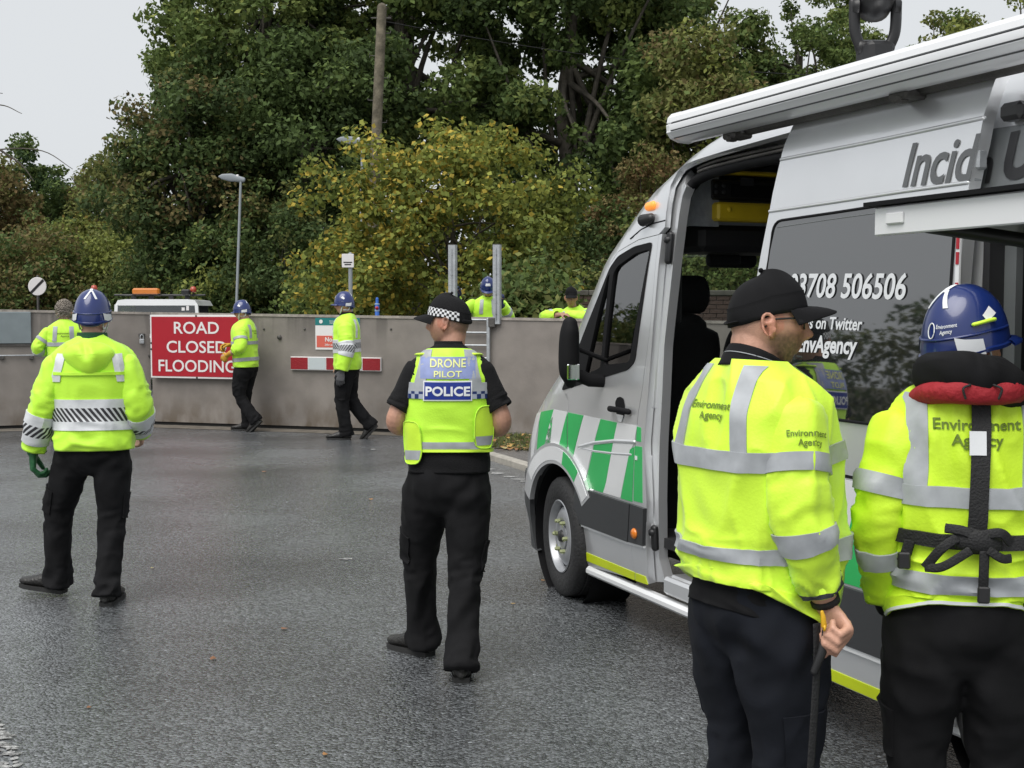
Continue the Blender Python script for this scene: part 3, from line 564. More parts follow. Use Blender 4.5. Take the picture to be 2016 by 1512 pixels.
# hedge on the left side of the road, mirrored in the van window
P = np.array([(-15.5 - .2 * y + r.normal(0, .45), y, z) for y in np.arange(-2, 34, .8) for z in np.arange(.3, 2.9 + .5 * math.sin(y), .7)]); V, F, c = leaf_cloud(P, np.full(len(P), .8), 30000, .085, [G4, G1, OL], 79); o = mk('hedge', V, F, M['leaf'], None, False, col=c); tag(o, 'roadside hedge left of the picture mirrored in the van panel', kind='stuff')
# bare overhanging branch at the left edge
t = tag(empty('birch_tree', (-13.6, 30, 0)), 'thin tree whose bare twigs reach in at the left edge under the sky', 'tree'); b = MB(); b.tube(curve_pts([(0, 0, 0), (.1, 0, 3), (.0, .1, 6.5), (.3, 0, 8)], 6), np.linspace(.12, .04, 19), 8); b.build('trunk', M['bark'], t, True); b = MB()
for pts in ([(.1, 0, 4.0), (.9, 0, 5.2), (1.6, 0, 5.45), (2.6, 0, 5.42), (3.3, 0, 5.0)], [(0, 0, 5.4), (.8, .1, 6.4), (1.6, .1, 6.5), (2.1, .1, 6.3)], [(0, 0, 5.9), (.9, 0, 6.8), (1.7, 0, 6.75)], [(1.6, 0, 5.45), (2.1, 0, 5.1), (2.4, 0, 4.7)]): b.tube(curve_pts(pts, 6), np.linspace(.03, .008, (len(pts) - 1) * 6 + 1), 6)
b.build('bare_branch', M['bark'], t, True)

# ------------------------------------------------------------------ street furniture
M['wood'] = mat('weathered_pole', (.135, .118, .085), .95, bump=.8, bscale=20, var=.45, vscale=5)
M['lampgrey'] = mat('lamp_paint', (.24, .265, .285), .5)
b0 = at(724, 660, 35.0); tp_ = at(752, 15, 35.0); t = tag(empty('utility_pole', (b0[0], 35, 0)), 'tall leaning wooden utility pole with climbing pegs', 'pole'); H = tp_[2]; lx = (tp_[0] - b0[0]) / (tp_[2] - b0[2]); b = MB(); b.tube([(lx * (z - b0[2]), 0, z) for z in np.linspace(0, H, 9)], np.linspace(.165, .130, 9), 14); b.build('pole', M['wood'], t, True)
for k in range(12): z = 2.6 + k * .60; b = MB(); s = 1 if k % 2 else -1; b.tube([(lx * (z - b0[2]) + s * .10, -.02, z), (lx * (z - b0[2]) + s * .27, -.03, z + .01), (lx * (z - b0[2]) + s * .27, -.03, z + .06)], .013, 6); b.build('climbing_peg', M['dsteel'], t, True)
b = MB(); b.box((.02, -.15, EYE + (612 - 580) / 2500 * 35), (.12, .012, .15)); b.build('number_plate', mat('old_plate', (.45, .42, .33), .6), t)
b = MB(); b.box((lx * 8.4, -.02, H - .28), (.55, .03, .03)); b.build('cross_bracket', M['dsteel'], t)
c0, c1 = at(757, 42, 35), at(1700, 132, 44); b = MB(); q = np.linspace(0, 1, 40)[:, None]; L_ = c0 + (c1 - c0) * 1.25 * q - np.array((0, 0, 1)) * .5 * 4 * q * (1 - q); L_[:, 2] += .0; b.tube(L_ - c0, .013, 5); o = b.build('overhead_cable', M['plastic_b'], None, True, loc=tuple(c0)); tag(o, 'thin black overhead cable running right from the utility pole', 'cable')
def street_lamp(ub, ut, vt, Y, hw, label):
    pt = at(ut, vt, Y); X = P_of0(ub, Y); t = tag(empty('street_lamp', (X, Y, 0)), label, 'street lamp', 'street lamps'); H = pt[2]; dx = pt[0] - X; b = MB(); b.tube([(0, 0, 0), (dx * .25, 0, 1.3), (dx * .25, 0, 1.35), (dx, 0, H)], [.060, .056, .042, .034], 12); b.build('column', M['lampgrey'], t, True)
    b = MB(); b.tube(curve_pts([(dx + .08, 0, H + .02), (dx - hw * .35, -.02, H + .075), (dx - hw * .75, -.04, H + .10), (dx - hw, -.05, H + .11)], 5), np.interp(np.linspace(0, 1, 16), [0, .4, .8, 1], [.07, .11, .07, .02]), 12, True, np.interp(np.linspace(0, 1, 16), [0, .2, .5, 1], [.045, .032, .022, .010])); b.build('lantern', M['lampgrey'], t, True)
    b = MB(); b.lathe([(.035, 0), (.04, .05), (.03, .075), (0, .08)], (dx - .15 * hw, 0, H + .09), (0, 0, 1), 12); b.build('photocell', M['signw'], t, True)
street_lamp(461, 474, 356, 34.5, .58, 'slim grey street lamp, the left and smaller one, in front of dark trees'); street_lamp(706, 713, 283, 34, .66, 'grey street lamp whose head shows above the hazel bush')
t = tag(empty('speed_limit_sign', (P_of0(76, 41), 41, 0)), 'round white sign with black diagonal bar on a grey post', 'road sign'); zc = EYE + (612 - 564) / 2500 * 41; b = MB(); b.tube([(0, .04, 0), (0, .04, zc + .32)], .04, 10); b.build('post', M['dsteel'], t, True); b = MB(); b.lathe([(0, -.012), (.285, -.012), (.295, -.004), (.295, .012), (0, .012)], (0, 0, zc), (0, 1, 0), 32); b.build('disc', M['signw'], t); b = MB(); b.prism([(-.235, zc - .175), (-.175, zc - .235), (.235, zc + .175), (.175, zc + .235)], 1, -.018, -.0125); b.build('bar', M['plastic_b'], t)
b = MB(); b.box((.0, .05, zc - .36), (.09, .03, .05)); b.build('clamp', M['dsteel'], t)
t = tag(empty('parking_sign', (P_of0(691, 23.5), 23.5, 0)), 'small white plate on a thin grey post below the hazel bush', 'sign'); zc = EYE + (612 - 514) / 2500 * 23.5; b = MB(); b.tube([(0, 0, 0), (.0, 0, zc + .12)], .038, 10); b.build('post', M['lampgrey'], t, True); b = MB(); b.box((-.04, -.05, zc), (.22, .012, .25), None, .004); b.build('plate', M['signw'], t); o = MB(); o.box((-.04, -.058, zc - .03), (.16, .004, .02)); o.box((-.04, -.058, zc - .07), (.12, .004, .02)); o.build('print', M['plastic_b'], t)
t = tag(empty('marker_post', (P_of0(743, 19.6), 19.6, 0)), 'blue plastic marker post with a red disc behind the wall', 'post'); zt = EYE + (612 - 586) / 2500 * 19.6; b = MB(); b.tube([(0, 0, 0), (0, 0, zt - .12), (0, 0, zt - .10), (0, 0, zt - .02)], [.034, .034, .022, .024], 12); b.build('post', mat('bright_blue_plastic', (.02, .12, .48), .4), t, True); b = MB(); b.lathe([(0, -.012), (.026, -.010), (.028, 0)], (0, -.036, zt - .16), (0, 1, 0), 14); b.build('red_disc', M['red'], t, True)
b = MB()
for z in (.10, .20, .29): b.lathe([(.036, -.012), (.040, 0), (.036, .012)], (0, 0, zt - z), (0, 0, 1), 14)
b.build('collar', mat('pale_blue_plastic', (.30, .42, .60), .4), t, True)
# footing that the two men behind the wall stand on
tag(mk('bank', *(lambda b: (np.concatenate(b.V), b.F))(MB().box((.75, 18.45, .05), (4.2, 1.5, .58))), M['earth'], None, False), kind='structure')
# brick garden wall beyond: loose bricks in the courses one can see, plain core behind
M['brick'] = mat('old_brick', (.075, .048, .038), .9, bump=.5, bscale=25, vcol=False, var=.45, vscale=1.2); M['mortar'] = mat('mortar', (.14, .125, .105), .95); M['coping'] = mat('coping_stone', (.10, .095, .08), .9, bump=.5, bscale=14, var=.3)
X0, X1, YB = P_of0(1004, 21.5), P_of0(1700, 21.5), 21.5; ztop = EYE + (612 - 571) / 2500 * 21.5; t = tag(empty('brick_wall', (X0, YB, 0)), 'old brick garden wall with stone coping behind the flood wall', 'wall'); LW = X1 - X0
b = MB(); b.box((LW / 2, .13, ztop / 2 - .05), (LW, .22, ztop - .1)); b.build('mortar_core', M['mortar'], t)
rb = random.Random(9)
bmsh = None; k = 0
for row in range(11):
    z = ztop - .10 - .0375 - row * .075
    for c_ in range(int(LW / .225) + 1):
        x = c_ * .225 + (.1125 if row % 2 else 0)
        if x > LW: continue
        if bmsh is None: b = MB(); b.box((0, 0, 0), (.215, .05, .065), None, .004); o = b.build('brick', M['brick'], t); bmsh = o.data
        else: o = bpy.data.objects.new('brick', bmsh); C.objects.link(o); o.parent = t
        o.location = (x, .008 + rb.uniform(-.003, .003), z); k += 1
n = int(LW / .6)
for i in range(n): b = MB(); b.box(((i + .5) * LW / n, .12, ztop - .05), (LW / n - .008, .32, .09), None, .012); b.build('coping_stone', M['coping'], t)
# ------------------------------------------------------------------ the van (local x forward, y to its left, z up)
TH = math.atan(1033 / FPX); FW_ = np.array((-math.sin(TH), math.cos(TH), 0)); LF_ = np.array((-math.cos(TH), -math.sin(TH), 0))
VO = np.array((.274, 7.44, 0)) - .97 * LF_
VAN = tag(empty('incident_van', tuple(VO), math.pi / 2 + TH), 'silver high-roof van with green and white stripes, sliding door open, rolled awning on its roof', 'van')
def vpl(u, v, yl):
    r = ray(u, v); E_ = np.array((0, 0, EYE)); t = ((VO + yl * LF_ - E_) @ LF_) / (r @ LF_); P = E_ + t * r - VO; return np.array((P @ FW_, P[2]))
_z = np.array([.15, .30, .45, .70, 1.0, 1.25, 1.6, 1.9, 2.15, 2.32, 2.45, 2.54, 2.61, 2.66, 2.70, 2.72]); _w = np.array([.93, .958, .972, .985, .98, .966, .95, .932, .908, .878, .835, .775, .68, .54, .32, .0])
_sz = np.array([.15, .36, .48, .77, .9, 1.05, 1.2, 1.3, 1.63, 1.96, 2.25, 2.48, 2.6, 2.72]); _sx = np.array([.36, .40, .485, .46, .41, .31, .12, -.03, -.34, -.65, -1.12, -1.56, -1.85, -2.3])
zz_ = np.linspace(.15, 2.72, 200)
_wz = np.interp(zz_, _z, _w); _xs = np.interp(zz_, _sz, _sx)
for _ in range(6):
    _wz[1:-1] = (_wz[:-2] + 2 * _wz[1:-1] + _wz[2:]) / 4; _xs[1:-1] = (_xs[:-2] + 2 * _xs[1:-1] + _xs[2:]) / 4
MEX, DEP = 2.5, .72
Wz = lambda z: np.interp(z, zz_, _wz)
_t = np.linspace(0, 1, 200); _xf = []
for z, w_, xs in zip(zz_, _wz, _xs):      # nose line so that the outline touches the traced one
    yy = max(w_, .35) * (1 - _t ** MEX) ** (1 / MEX); k = (yy + .427 * (_t - 1) * DEP).max(); _xf.append(xs + (.97 - k) / .427)
_xf = np.array(_xf)
for i in range(len(_xf)):
    if zz_[i] > 2.3: _xf[i] = min(_xf[i], np.interp(zz_[i], [2.3, 2.45, 2.6, 2.72], [_xf[np.searchsorted(zz_, 2.3)], -.80, -1.15, -1.9]))
Xf = lambda z: np.interp(z, zz_, _xf)
def S(x, z):
    w_ = Wz(z); t = np.clip((x - (Xf(z) - DEP)) / DEP, 0, .9999); return w_ * (1 - t ** MEX) ** (1 / MEX)
def Sn(x, z, e=.004):
    gx = (S(x + e, z) - S(x - e, z)) / (2 * e); gz = (S(x, z + e) - S(x, z - e)) / (2 * e); n = np.stack([-gx, np.ones_like(gx), -gz], -1); return n / np.linalg.norm(n, axis=-1)[..., None]
def on(x, z, off=0.0):
    x, z = np.asarray(x, float), np.asarray(z, float); return np.stack([x, S(x, z), z], -1) + Sn(x, z) * off
def vp(u, v, off=0.0):
    y = .97 + off
    for _ in range(12): x, z = vpl(u, v, y); y = .5 * y + .5 * (float(S(x, z)) + off)
    return np.array((x, z))
def px(pts, off=0.0): return [tuple(vp(u, v, off)) for u, v in pts]
def rnd(poly, r, n=4):
    P = np.array(poly, float); out = []; k = len(P); r = np.broadcast_to(r, (k,))
    for i in range(k):
        a, b, c = P[i - 1], P[i], P[(i + 1) % k]; d1, d2 = a - b, c - b; l1, l2 = np.linalg.norm(d1), np.linalg.norm(d2); q = min(r[i], l1 * .45, l2 * .45)
        if q < 1e-4: out.append(b); continue
        p, s = b + d1 / l1 * q, b + d2 / l2 * q
        for t in np.linspace(0, 1, n + 1): out.append((1 - t) ** 2 * p + 2 * t * (1 - t) * b + t * t * s)
    return [tuple(q) for q in out]
def fill(poly, holes=(), cell=.1):
    bm = bmesh.new()
    for lp in [poly] + list(holes):
        vs_ = [bm.verts.new((p[0], p[1], 0)) for p in lp]
        for a, b in zip(vs_, vs_[1:] + vs_[:1]): bm.edges.new((a, b))
    bmesh.ops.triangle_fill(bm, use_beauty=True, use_dissolve=False, edges=bm.edges[:])
    lo = [min(p[i] for p in poly) for i in (0, 1)]; hi = [max(p[i] for p in poly) for i in (0, 1)]
    for ax in (0, 1):
        for t in np.arange(math.ceil(lo[ax] / cell) * cell, hi[ax], cell):
            co = [0, 0, 0]; no = [0, 0, 0]; co[ax] = t; no[ax] = 1; bmesh.ops.bisect_plane(bm, geom=bm.verts[:] + bm.edges[:] + bm.faces[:], plane_co=co, plane_no=no, dist=1e-5)
    bmesh.ops.recalc_face_normals(bm, faces=bm.faces); bm.verts.index_update(); bm.edges.ensure_lookup_table()
    V = np.array([v.co[:2] for v in bm.verts]); F = [[q.index for q in f.verts] for f in bm.faces]; E = [[v.index for v in e.verts] for e in bm.edges if len(e.link_faces) == 1]; bm.free(); return V, F, E
def skin(name, poly, m, off=0.0, thick=.02, holes=(), cell=.1, parent=None, fn=on, keep=None, side=1):
    """a pressed panel lying on the van's side surface, with its own thickness"""
    V, F, E = fill(poly, holes, cell)
    if keep is not None: F = [f for f in F if keep(V[f].mean(0))]; from collections import Counter; ct = Counter(tuple(sorted(e)) for f in F for e in zip(f, f[1:] + f[:1])); E = [list(e) for e, c in ct.items() if c == 1]
    G, H = fn(V[:, 0], V[:, 1], off), fn(V[:, 0], V[:, 1], off - thick); n = len(V)
    if side < 0: G = G * (1, -1, 1); H = H * (1, -1, 1)
    mb = MB(); mb.add(np.concatenate([G, H]), F + [[i + n for i in f][::-1] for f in F] + [[a, b, b + n, a + n] for a, b in E]); o = mb.build(name, m, parent or VAN, True, sharp=35)
    return o
def line(name, pts, r, m, off=0.0, parent=None, ry=None): P = np.array(pts); b = MB(); b.tube(on(P[:, 0], P[:, 1], off), r, 8, True, ry); return b.build(name, m, parent or VAN, True)
def dens(pts, n=10):
    P = np.array(pts, float); return np.concatenate([P[i] + (P[i + 1] - P[i]) * np.linspace(0, 1, n, endpoint=False)[:, None] for i in range(len(P) - 1)] + [P[-1:]])
M['silver'] = mat('silver_paint', (.75, .76, .775), .28, .66, coat=.7, var=.03, vscale=3)
M['white_paint'] = mat('white_vinyl', (.66, .67, .68), .28, .0, coat=.4, var=.03)
M['alu'] = mat('awning_white', (.78, .79, .805), .32, .1, coat=.3)
M['clad'] = mat('grey_cladding', (.040, .042, .045), .48, bump=.1, bscale=300)
M['vgreen'] = mat('green_vinyl', (.028, .42, .105), .35, coat=.3, var=.03); M['vyellow'] = mat('yellow_vinyl', (.60, .72, .01), .4, var=.05)
M['vgrey'] = mat('grey_panel_and_shade', (.15, .16, .165), .3, coat=.3)  # side board and window line, also the painted shade behind the sliding door
M['mirror_black'] = mat('dark_window_film', (.012, .013, .014), .025, .0, spec=.9); M['mirror_black'].node_tree.nodes['Principled BSDF'].inputs['IOR'].default_value = 2.05
M['rubber'] = mat('black_rubber', (.007, .007, .008), .7, spec=.2); M['tyre'] = mat('tyre_rubber', (.018, .018, .019), .7, bump=.4, bscale=60, var=.2); M['rim'] = mat('wheel_steel', (.40, .41, .43), .4, .6, var=.12, vscale=8)
M['int_grey'] = mat('grey_felt_lining', (.30, .32, .35), .95, bump=.4, bscale=160, var=.12, vscale=30); M['int_dark'] = mat('dark_trim', (.018, .018, .020), .6); M['seat'] = mat('black_seat_cloth', (.012, .012, .013), .85, bump=.3, bscale=120); M['ypad'] = mat('yellow_padding', (.75, .54, .02), .45, bump=.3, bscale=14, var=.12)
M['amber'] = mat('amber_lens', (.75, .20, .01), .25, coat=.5); M['amber_lit'] = mat('amber_lamp_lit', (.95, .30, .05), .3, emis=.35); M['wglass'] = glass('cab_glass', (.82, .88, .86), .08, .20); M['dark_steel'] = mat('door_latch', (.03, .03, .032), .4, .5)
def arch(cx, r, a0, a1, n=22, zc=.36): return [(cx + r * math.cos(a), zc + r * math.sin(a)) for a in np.linspace(R(a0), R(a1), n)]
AX, RX = -.02, -3.66
# --- cab side
DOOR = px([(1297, 461), (1258, 471), (1217, 495), (1199, 523), (1112, 757), (1119, 790), (1118, 872), (1127, 905), (1138, 955), (1133, 1026), (1159, 1116), (1251, 1142), (1242, 1067), (1246, 990), (1251, 873), (1257, 812), (1264, 771), (1282, 628)])
FRM = px([(1285, 476), (1250, 485), (1217, 505), (1201, 528), (1106, 769), (1160, 752), (1237, 728), (1251, 712)])
GL = px([(1281, 490), (1250, 500), (1217, 524), (1209, 537), (1189, 719), (1240, 713)]); QG = px([(1202, 538), (1197, 546), (1152, 738), (1183, 724)])
STRIP = px([(1297, 461), (1304, 459), (1287, 628), (1271, 836), (1268, 876), (1273, 990), (1272, 1067), (1278, 1151), (1251, 1142), (1242, 1067), (1246, 990), (1251, 873), (1257, 812), (1264, 771), (1282, 628)])
def shrink(P, d):
    c = np.mean(P, 0); P = np.array(P); return [tuple(p + (c - p) / np.linalg.norm(c - p) * d) for p in P]
door = skin('front_door', shrink(DOOR, .004), M['silver'], 0, .03, [shrink(FRM, .01)], .08)
frm = skin('window_frame', rnd(FRM, .03), M['rubber'], .004, .03, [rnd(GL, .03), rnd(QG, .02)], .08, door)
skin('window_glass', shrink(GL, -.006), M['wglass'], -.010, .004, (), .1, door); skin('quarter_glass', shrink(QG, -.006), M['wglass'], -.010, .004, (), .1, door)
skin('door_rear_strip', shrink(STRIP, .003), M['silver'], 0, .04, (), .08)
XE = lambda z: Xf(z) - DEP + .30
wing_top = px([(1112, 757), (1106, 745)]); zt = wing_top[1][1]
fwd_edge = [(float(XE(z)), z) for z in np.linspace(zt, .68, 8)]
door_front = [p for p in DOOR[4:9]]
WING = [wing_top[0], wing_top[1]] + fwd_edge + arch(AX, .44, 46, 138) + [DOOR[8], DOOR[7], DOOR[6], DOOR[5]]
WING = [q if i > 1 else q for i, q in enumerate(WING)]
wing = skin('front_wing', WING, M['silver'], 0, .03, (), .08)
BUMP = [(arch(AX, .44, 46, 47, 2)[0])] + [(float(XE(.68)), .68)] + [(float(XE(z)), z) for z in (.5, .35, .2)] + [(.36, .2)] + arch(AX, .44, -20, 44, 8)
skin('bumper_corner', BUMP, M['clad'], .012, .03, (), .08)
FLARE = arch(AX, .545, 22, 148, 30) + arch(AX, .425, 148, 22, 30)
fl = skin('wheel_arch', FLARE, M['silver'], .022, .03, (), .06); fw_ = skin('arch_white', arch(AX, .525, 40, 146, 26) + arch(AX, .445, 146, 40, 26), M['white_paint'], .0245, .003, (), .06, fl); skin('arch_green', arch(AX, .525, 104, 128, 8) + arch(AX, .447, 128, 104, 8), M['vgreen'], .0265, .003, (), .06, fl)
# upper cab side, B pillar head and roof side over the opening
TOPO = px([(1309, 447), (1345, 320), (1450, 290), (1560, 259)])
ZR = 2.60; UP = [DOOR[4], DOOR[3], DOOR[2], DOOR[1], DOOR[0], TOPO[0], TOPO[1], TOPO[2], TOPO[3], (-2.9, TOPO[3][1] + .035), (-2.9, ZR), (float(XE(ZR)), ZR)] + [(float(XE(z)), z) for z in np.linspace(2.5, zt, 14)]
skin('cab_side', UP, M['silver'], 0, .03, (), .07)
GROOVE = px([(1262, 505 - 60), (1285, 436), (1305, 428)]); line('panel_groove', dens(px([(1241, 470), (1262, 452), (1285, 440), (1309, 434)]), 5), .004, M['rubber'], -.001)
# --- nose, windscreen, roof cap: wraps from the left edge to the right edge
def nose(name, z0, z1, m, nz=14, off=0.0, ae=None, thick=.02, parent=None):
    zs = np.linspace(z0, z1, nz); rows = []
    a0 = math.asin((.30 / DEP) ** (MEX / 2)) if ae is None else ae; aa = np.linspace(a0, math.pi / 2, 18); tt = np.concatenate([aa, aa[::-1][1:]]); sg = np.r_[np.ones(18), -np.ones(17)]
    G = np.stack([np.stack([Xf(z) - DEP + (DEP + off) * np.sin(tt) ** (2 / MEX), sg * (Wz(z) + off) * np.cos(tt).clip(0) ** (2 / MEX), np.full(35, z)], -1) for z in zs]); H = G - np.array((thick, 0, 0)) * 1.0; H[..., 1] *= .985
    return grid_patch(name, m, parent or VAN, G, H)
nose('front_bumper', .20, .68, M['clad'], 8, .012); nose('front_panel', .68, 1.05, M['silver'], 8); nose('bonnet', 1.05, 1.34, M['silver'], 8); nose('windscreen', 1.36, 2.06, M['wglass'], 12, -.01, .62, .005); nose('roof_cap', 2.06, 2.60, M['silver'], 12)
for sg in (1, -1):
    zs = np.linspace(1.34, 2.06, 12); a0 = math.asin((.30 / DEP) ** (MEX / 2)); aa = np.linspace(a0, .63, 5); G = np.stack([np.stack([Xf(z) - DEP + DEP * np.sin(aa) ** (2 / MEX), sg * Wz(z) * np.cos(aa) ** (2 / MEX), np.full(5, z)], -1) for z in zs]); H = G - (.03, 0, 0); H[..., 1] *= .96; grid_patch('windscreen_pillar', M['silver'], VAN, G, H)
    hz = np.linspace(.78, 1.04, 6); aa = np.linspace(.85, 1.25, 6); G = np.stack([np.stack([Xf(z) - DEP + (DEP + .008) * np.sin(aa) ** (2 / MEX), sg * (Wz(z) + .008) * np.cos(aa) ** (2 / MEX), np.full(6, z)], -1) for z in hz]); H = G - (.02, 0, 0); grid_patch('headlight', M['alu'], VAN, G, H)
hz = np.linspace(.74, .98, 6); aa = np.linspace(1.3, math.pi / 2, 6); tt = np.concatenate([aa, aa[::-1][1:]]); sg = np.r_[np.ones(6), -np.ones(5)]; G = np.stack([np.stack([Xf(z) - DEP + (DEP + .008) * np.sin(tt) ** (2 / MEX), sg * Wz(z) * np.cos(tt).clip(0) ** (2 / MEX), np.full(11, z)], -1) for z in hz]); grid_patch('grille', M['rubber'], VAN, G, G - (.02, 0, 0))
b = MB(); b.box((-.25, 0, 1.10), (.30, 1.75, .26), None, .06); b.box((-.12, 0, .7), (.5, 1.6, .9)); b.build('dashboard', M['int_dark'], VAN)
# --- lower cab: cladding, skirt, yellow stripe, sill
def cut(pts): return px(pts)
skin('door_cladding', cut([(1138, 957), (1245, 992), (1241, 1066), (1132, 1025)]), M['clad'], .020, .022, (), .08, door); skin('pillar_cladding', cut([(1247, 992), (1273, 1001), (1271, 1074), (1243, 1066)]), M['clad'], .020, .022, (), .08)
skin('skirt_trim', cut([(1132, 1026), (1241, 1067), (1241, 1071), (1133, 1030)]), M['alu'], .012, .01, (), .2, door); skin('skirt_trim', cut([(1243, 1067), (1272, 1075), (1272, 1079), (1243, 1071)]), M['alu'], .012, .01, (), .2)
skin('yellow_stripe', cut([(1151, 1086), (1250, 1127), (1250, 1142), (1156, 1104)]), M['vyellow'], .003, .003, (), .08, door); skin('yellow_stripe', cut([(1252, 1128), (1271, 1135), (1276, 1151), (1252, 1143)]), M['vyellow'], .003, .003, (), .08)
b = MB(); b.box((-2.1, .935, .215), (3.5, .06, .05), None, .015); b.build('sill', M['alu'], VAN)
x, z = vp(1248, 1050, .02); b = MB(); 
t_ = vp(1249, 1050, .02); b.lathe([(0, .014), (.022, .012), (.028, .004), (.028, 0)], on(t_[0], t_[1], .02), (0, 1, 0), 18); b.build('side_lamp', M['amber'], VAN, True)
# --- green and white squares
def green(pts, m=None, parent=None, name='green_square', off=.003): return skin(name, px(pts), m or M['vgreen'], off, .003, (), .035, parent, keep=lambda c: (c[0] - AX) ** 2 + (c[1] - .36) ** 2 > .47 ** 2)
g1 = [(1066, 811), (1091, 806), (1118, 812), (1149, 818), (1183, 825), (1217, 832), (1254, 839)]
def sq(i, m, par, sh=28, dv=114, name='green_square'):
    a, b = g1[i], g1[i + 1]; k = .62 if i < 1 else .8 if i == 1 else 1.0
    h = dv * (.92 + .035 * i); return green([a, b, (b[0] - sh * k, b[1] + h + 6), (a[0] - sh * k, a[1] + h)], m, par, name)
sq(0, M['vgreen'], wing, 16); green([(1091, 806), (1117.5, 811.5), (1100, 886), (1070, 886)], M['white_paint'], wing, 'white_square')
W0 = green([(1056, 815), (1066, 811), (1048, 916), (1046, 910)], M['white_paint'], wing, 'white_square')
def clipx(pts, cut_u, left): return pts
green([(1119, 812), (1149, 818), (1128, 900), (1126, 904), (1119, 874)], M['vgreen'], door); green([(1117.5, 814), (1117.6, 880), (1101, 880)], M['vgreen'], wing, off=.005)
green([(1150, 818), (1183, 825), (1163, 900), (1151, 956), (1139, 951), (1128, 905)], M['white_paint'], door, 'white_square'); green([(1183, 825), (1216, 832), (1192, 958), (1188, 970), (1152, 958), (1165, 900)], M['vgreen'], door)
green([(1216, 832), (1255, 838), (1249, 873), (1240, 890), (1222, 980), (1188, 970), (1194, 950)], M['white_paint'], door, 'white_square'); green([(1241, 885), (1249, 880), (1245, 988), (1223, 981)], M['vgreen'], door); green([(1255, 840), (1262, 842), (1262, 870), (1253, 868)], M['vgreen'], None); green([(1251, 878), (1264, 880), (1265, 990), (1248, 986)], M['vgreen'], None)
# door crease, handle, badge
line('door_crease', dens(px([(1140, 880), (1170, 872), (1210, 868), (1249, 870)]), 6), .012, M['silver'], -.002, door); line('door_crease', dens(px([(1140, 881), (1170, 888), (1210, 893), (1243, 895)]), 6), .008, M['silver'], -.002, door)
hp = vp(1222, 800); H0 = on(*hp); h = MB(); q = [vp(1208, 806), vp(1214, 805), vp(1228, 807), vp(1243, 811)]; h.tube(np.array([on(*p_, o_) for p_, o_ in zip(q, (.012, .042, .045, .016))]), .016, 10, True, .014); ho = h.build('door_handle', M['rubber'], door, True); skin('handle_cup', rnd(px([(1212, 792), (1216, 783), (1222, 781), (1228, 785), (1231, 800), (1229, 820), (1223, 830), (1216, 824)]), .01), M['rubber'], .004, .004, (), .2, door)
skin('handle_reflection_plate', rnd(px([(1215, 815), (1229, 818), (1225, 831), (1219, 829)]), .01), M['alu'], .007, .004, (), .2, door)
skin('fuel_flap_label', px([(1252, 897), (1256, 898), (1256, 906), (1252, 905)]), M['white_print'], .0065, .003, (), .2)
# mirror
mp = vpl(1122, 695, 1.16); mb_ = MB(); mb_.tube(curve_pts([(mp[0], 1.16, mp[1] + .155), (mp[0], 1.165, mp[1] + .05), (mp[0], 1.165, mp[1] - .08), (mp[0] + .01, 1.15, mp[1] - .16)], 5), np.array([.062, .070, .076, .080, .082, .084, .085, .086, .086, .086, .085, .083, .08, .07, .06, .05]) * .66, 16, True, np.array([.070, .085, .09, .09, .09, .09, .09, .09, .09, .09, .088, .085, .08, .07, .06, .05]) * .62, front=(1, 0, 0)); mo = mb_.build('wing_mirror', M['rubber'], VAN, True)
mb_ = MB(); mb_.tube([(mp[0] + .02, 1.13, mp[1] - .11), (mp[0] + .0, 1.04, mp[1] - .15), (mp[0] - .02, .94, mp[1] - .155)], .020, 10, True, .036, front=(0, 0, 1)); mb_.tube([(mp[0] + .02, 1.13, mp[1] + .03), (mp[0] - .01, .95, mp[1] - .04)], .013, 8); mb_.build('mirror_arm', M['rubber'], mo, True)
mb_ = MB(); mb_.box((mp[0] - .052, 1.163, mp[1] - .10), (.012, .075, .085), None, .02); mb_.build('mirror_glass', mat('mirror_glass', (.5, .52, .54), .08, 1.0), mo)
# amber lamp and camera pod over the door
p_ = vp(1283, 407); lm = MB(); lm.tube([on(p_[0] + .035, p_[1], .008), on(p_[0] - .035, p_[1] + .004, .008)], .022, 12, True, .016); lm.build('amber_lamp', M['amber_lit'], VAN, True); p_ = vp(1276, 433); cp_ = MB(); cp_.tube([on(p_[0] + .05, p_[1] - .002, .0), on(p_[0], p_[1] - .008, .03), on(p_[0] - .05, p_[1] + .004, .01)], [.02, .032, .026], 12, True, [.02, .03, .024]); cp_.build('camera_pod', M['plastic_b'], VAN, True)
# --- door opening: jamb, seal, track, step
JR = px([(1357, 362), (1349, 383), (1340, 441), (1328, 540), (1313, 680), (1305, 850), (1302, 1010), (1303, 1100)], -.06)
JL = [STRIP[1], STRIP[2], STRIP[3], STRIP[4], STRIP[5], STRIP[6], STRIP[7]]
JL = [TOPO[1], TOPO[0]] + JL; JAMB = [(p[0] + .02, p[1]) for p in JL] + [(JL[-1][0] - .10, .30)] + JR[::-1]
jb = skin('door_jamb', JAMB, M['silver'], -.045, .05, (), .08)
for (u0, v0, u1, v1) in ((1308, 470, 1283, 800), (1276, 900, 1283, 1060)): 
    a, b_ = vp(u0, v0, -.03), vp(u1, v1, -.03); line('jamb_rib', dens([a, b_], 8), .012, M['silver'], -.045, jb, ry=.02)
for (u, v, hgt) in ((1318, 487, .13), (1289, 1060, .10)):
    a = vp(u, v, -.03); b = MB(); b.tube([on(a[0], a[1] - hgt / 2, -.03), on(a[0], a[1] + hgt / 2, -.03)], .024, 10, True, .018); b.lathe([(0, .02), (.016, .018), (.02, 0)], on(a[0], a[1] + hgt * .3, -.02), (0, 1, 0), 10); b.build('door_latch', M['dark_steel'], jb, True)
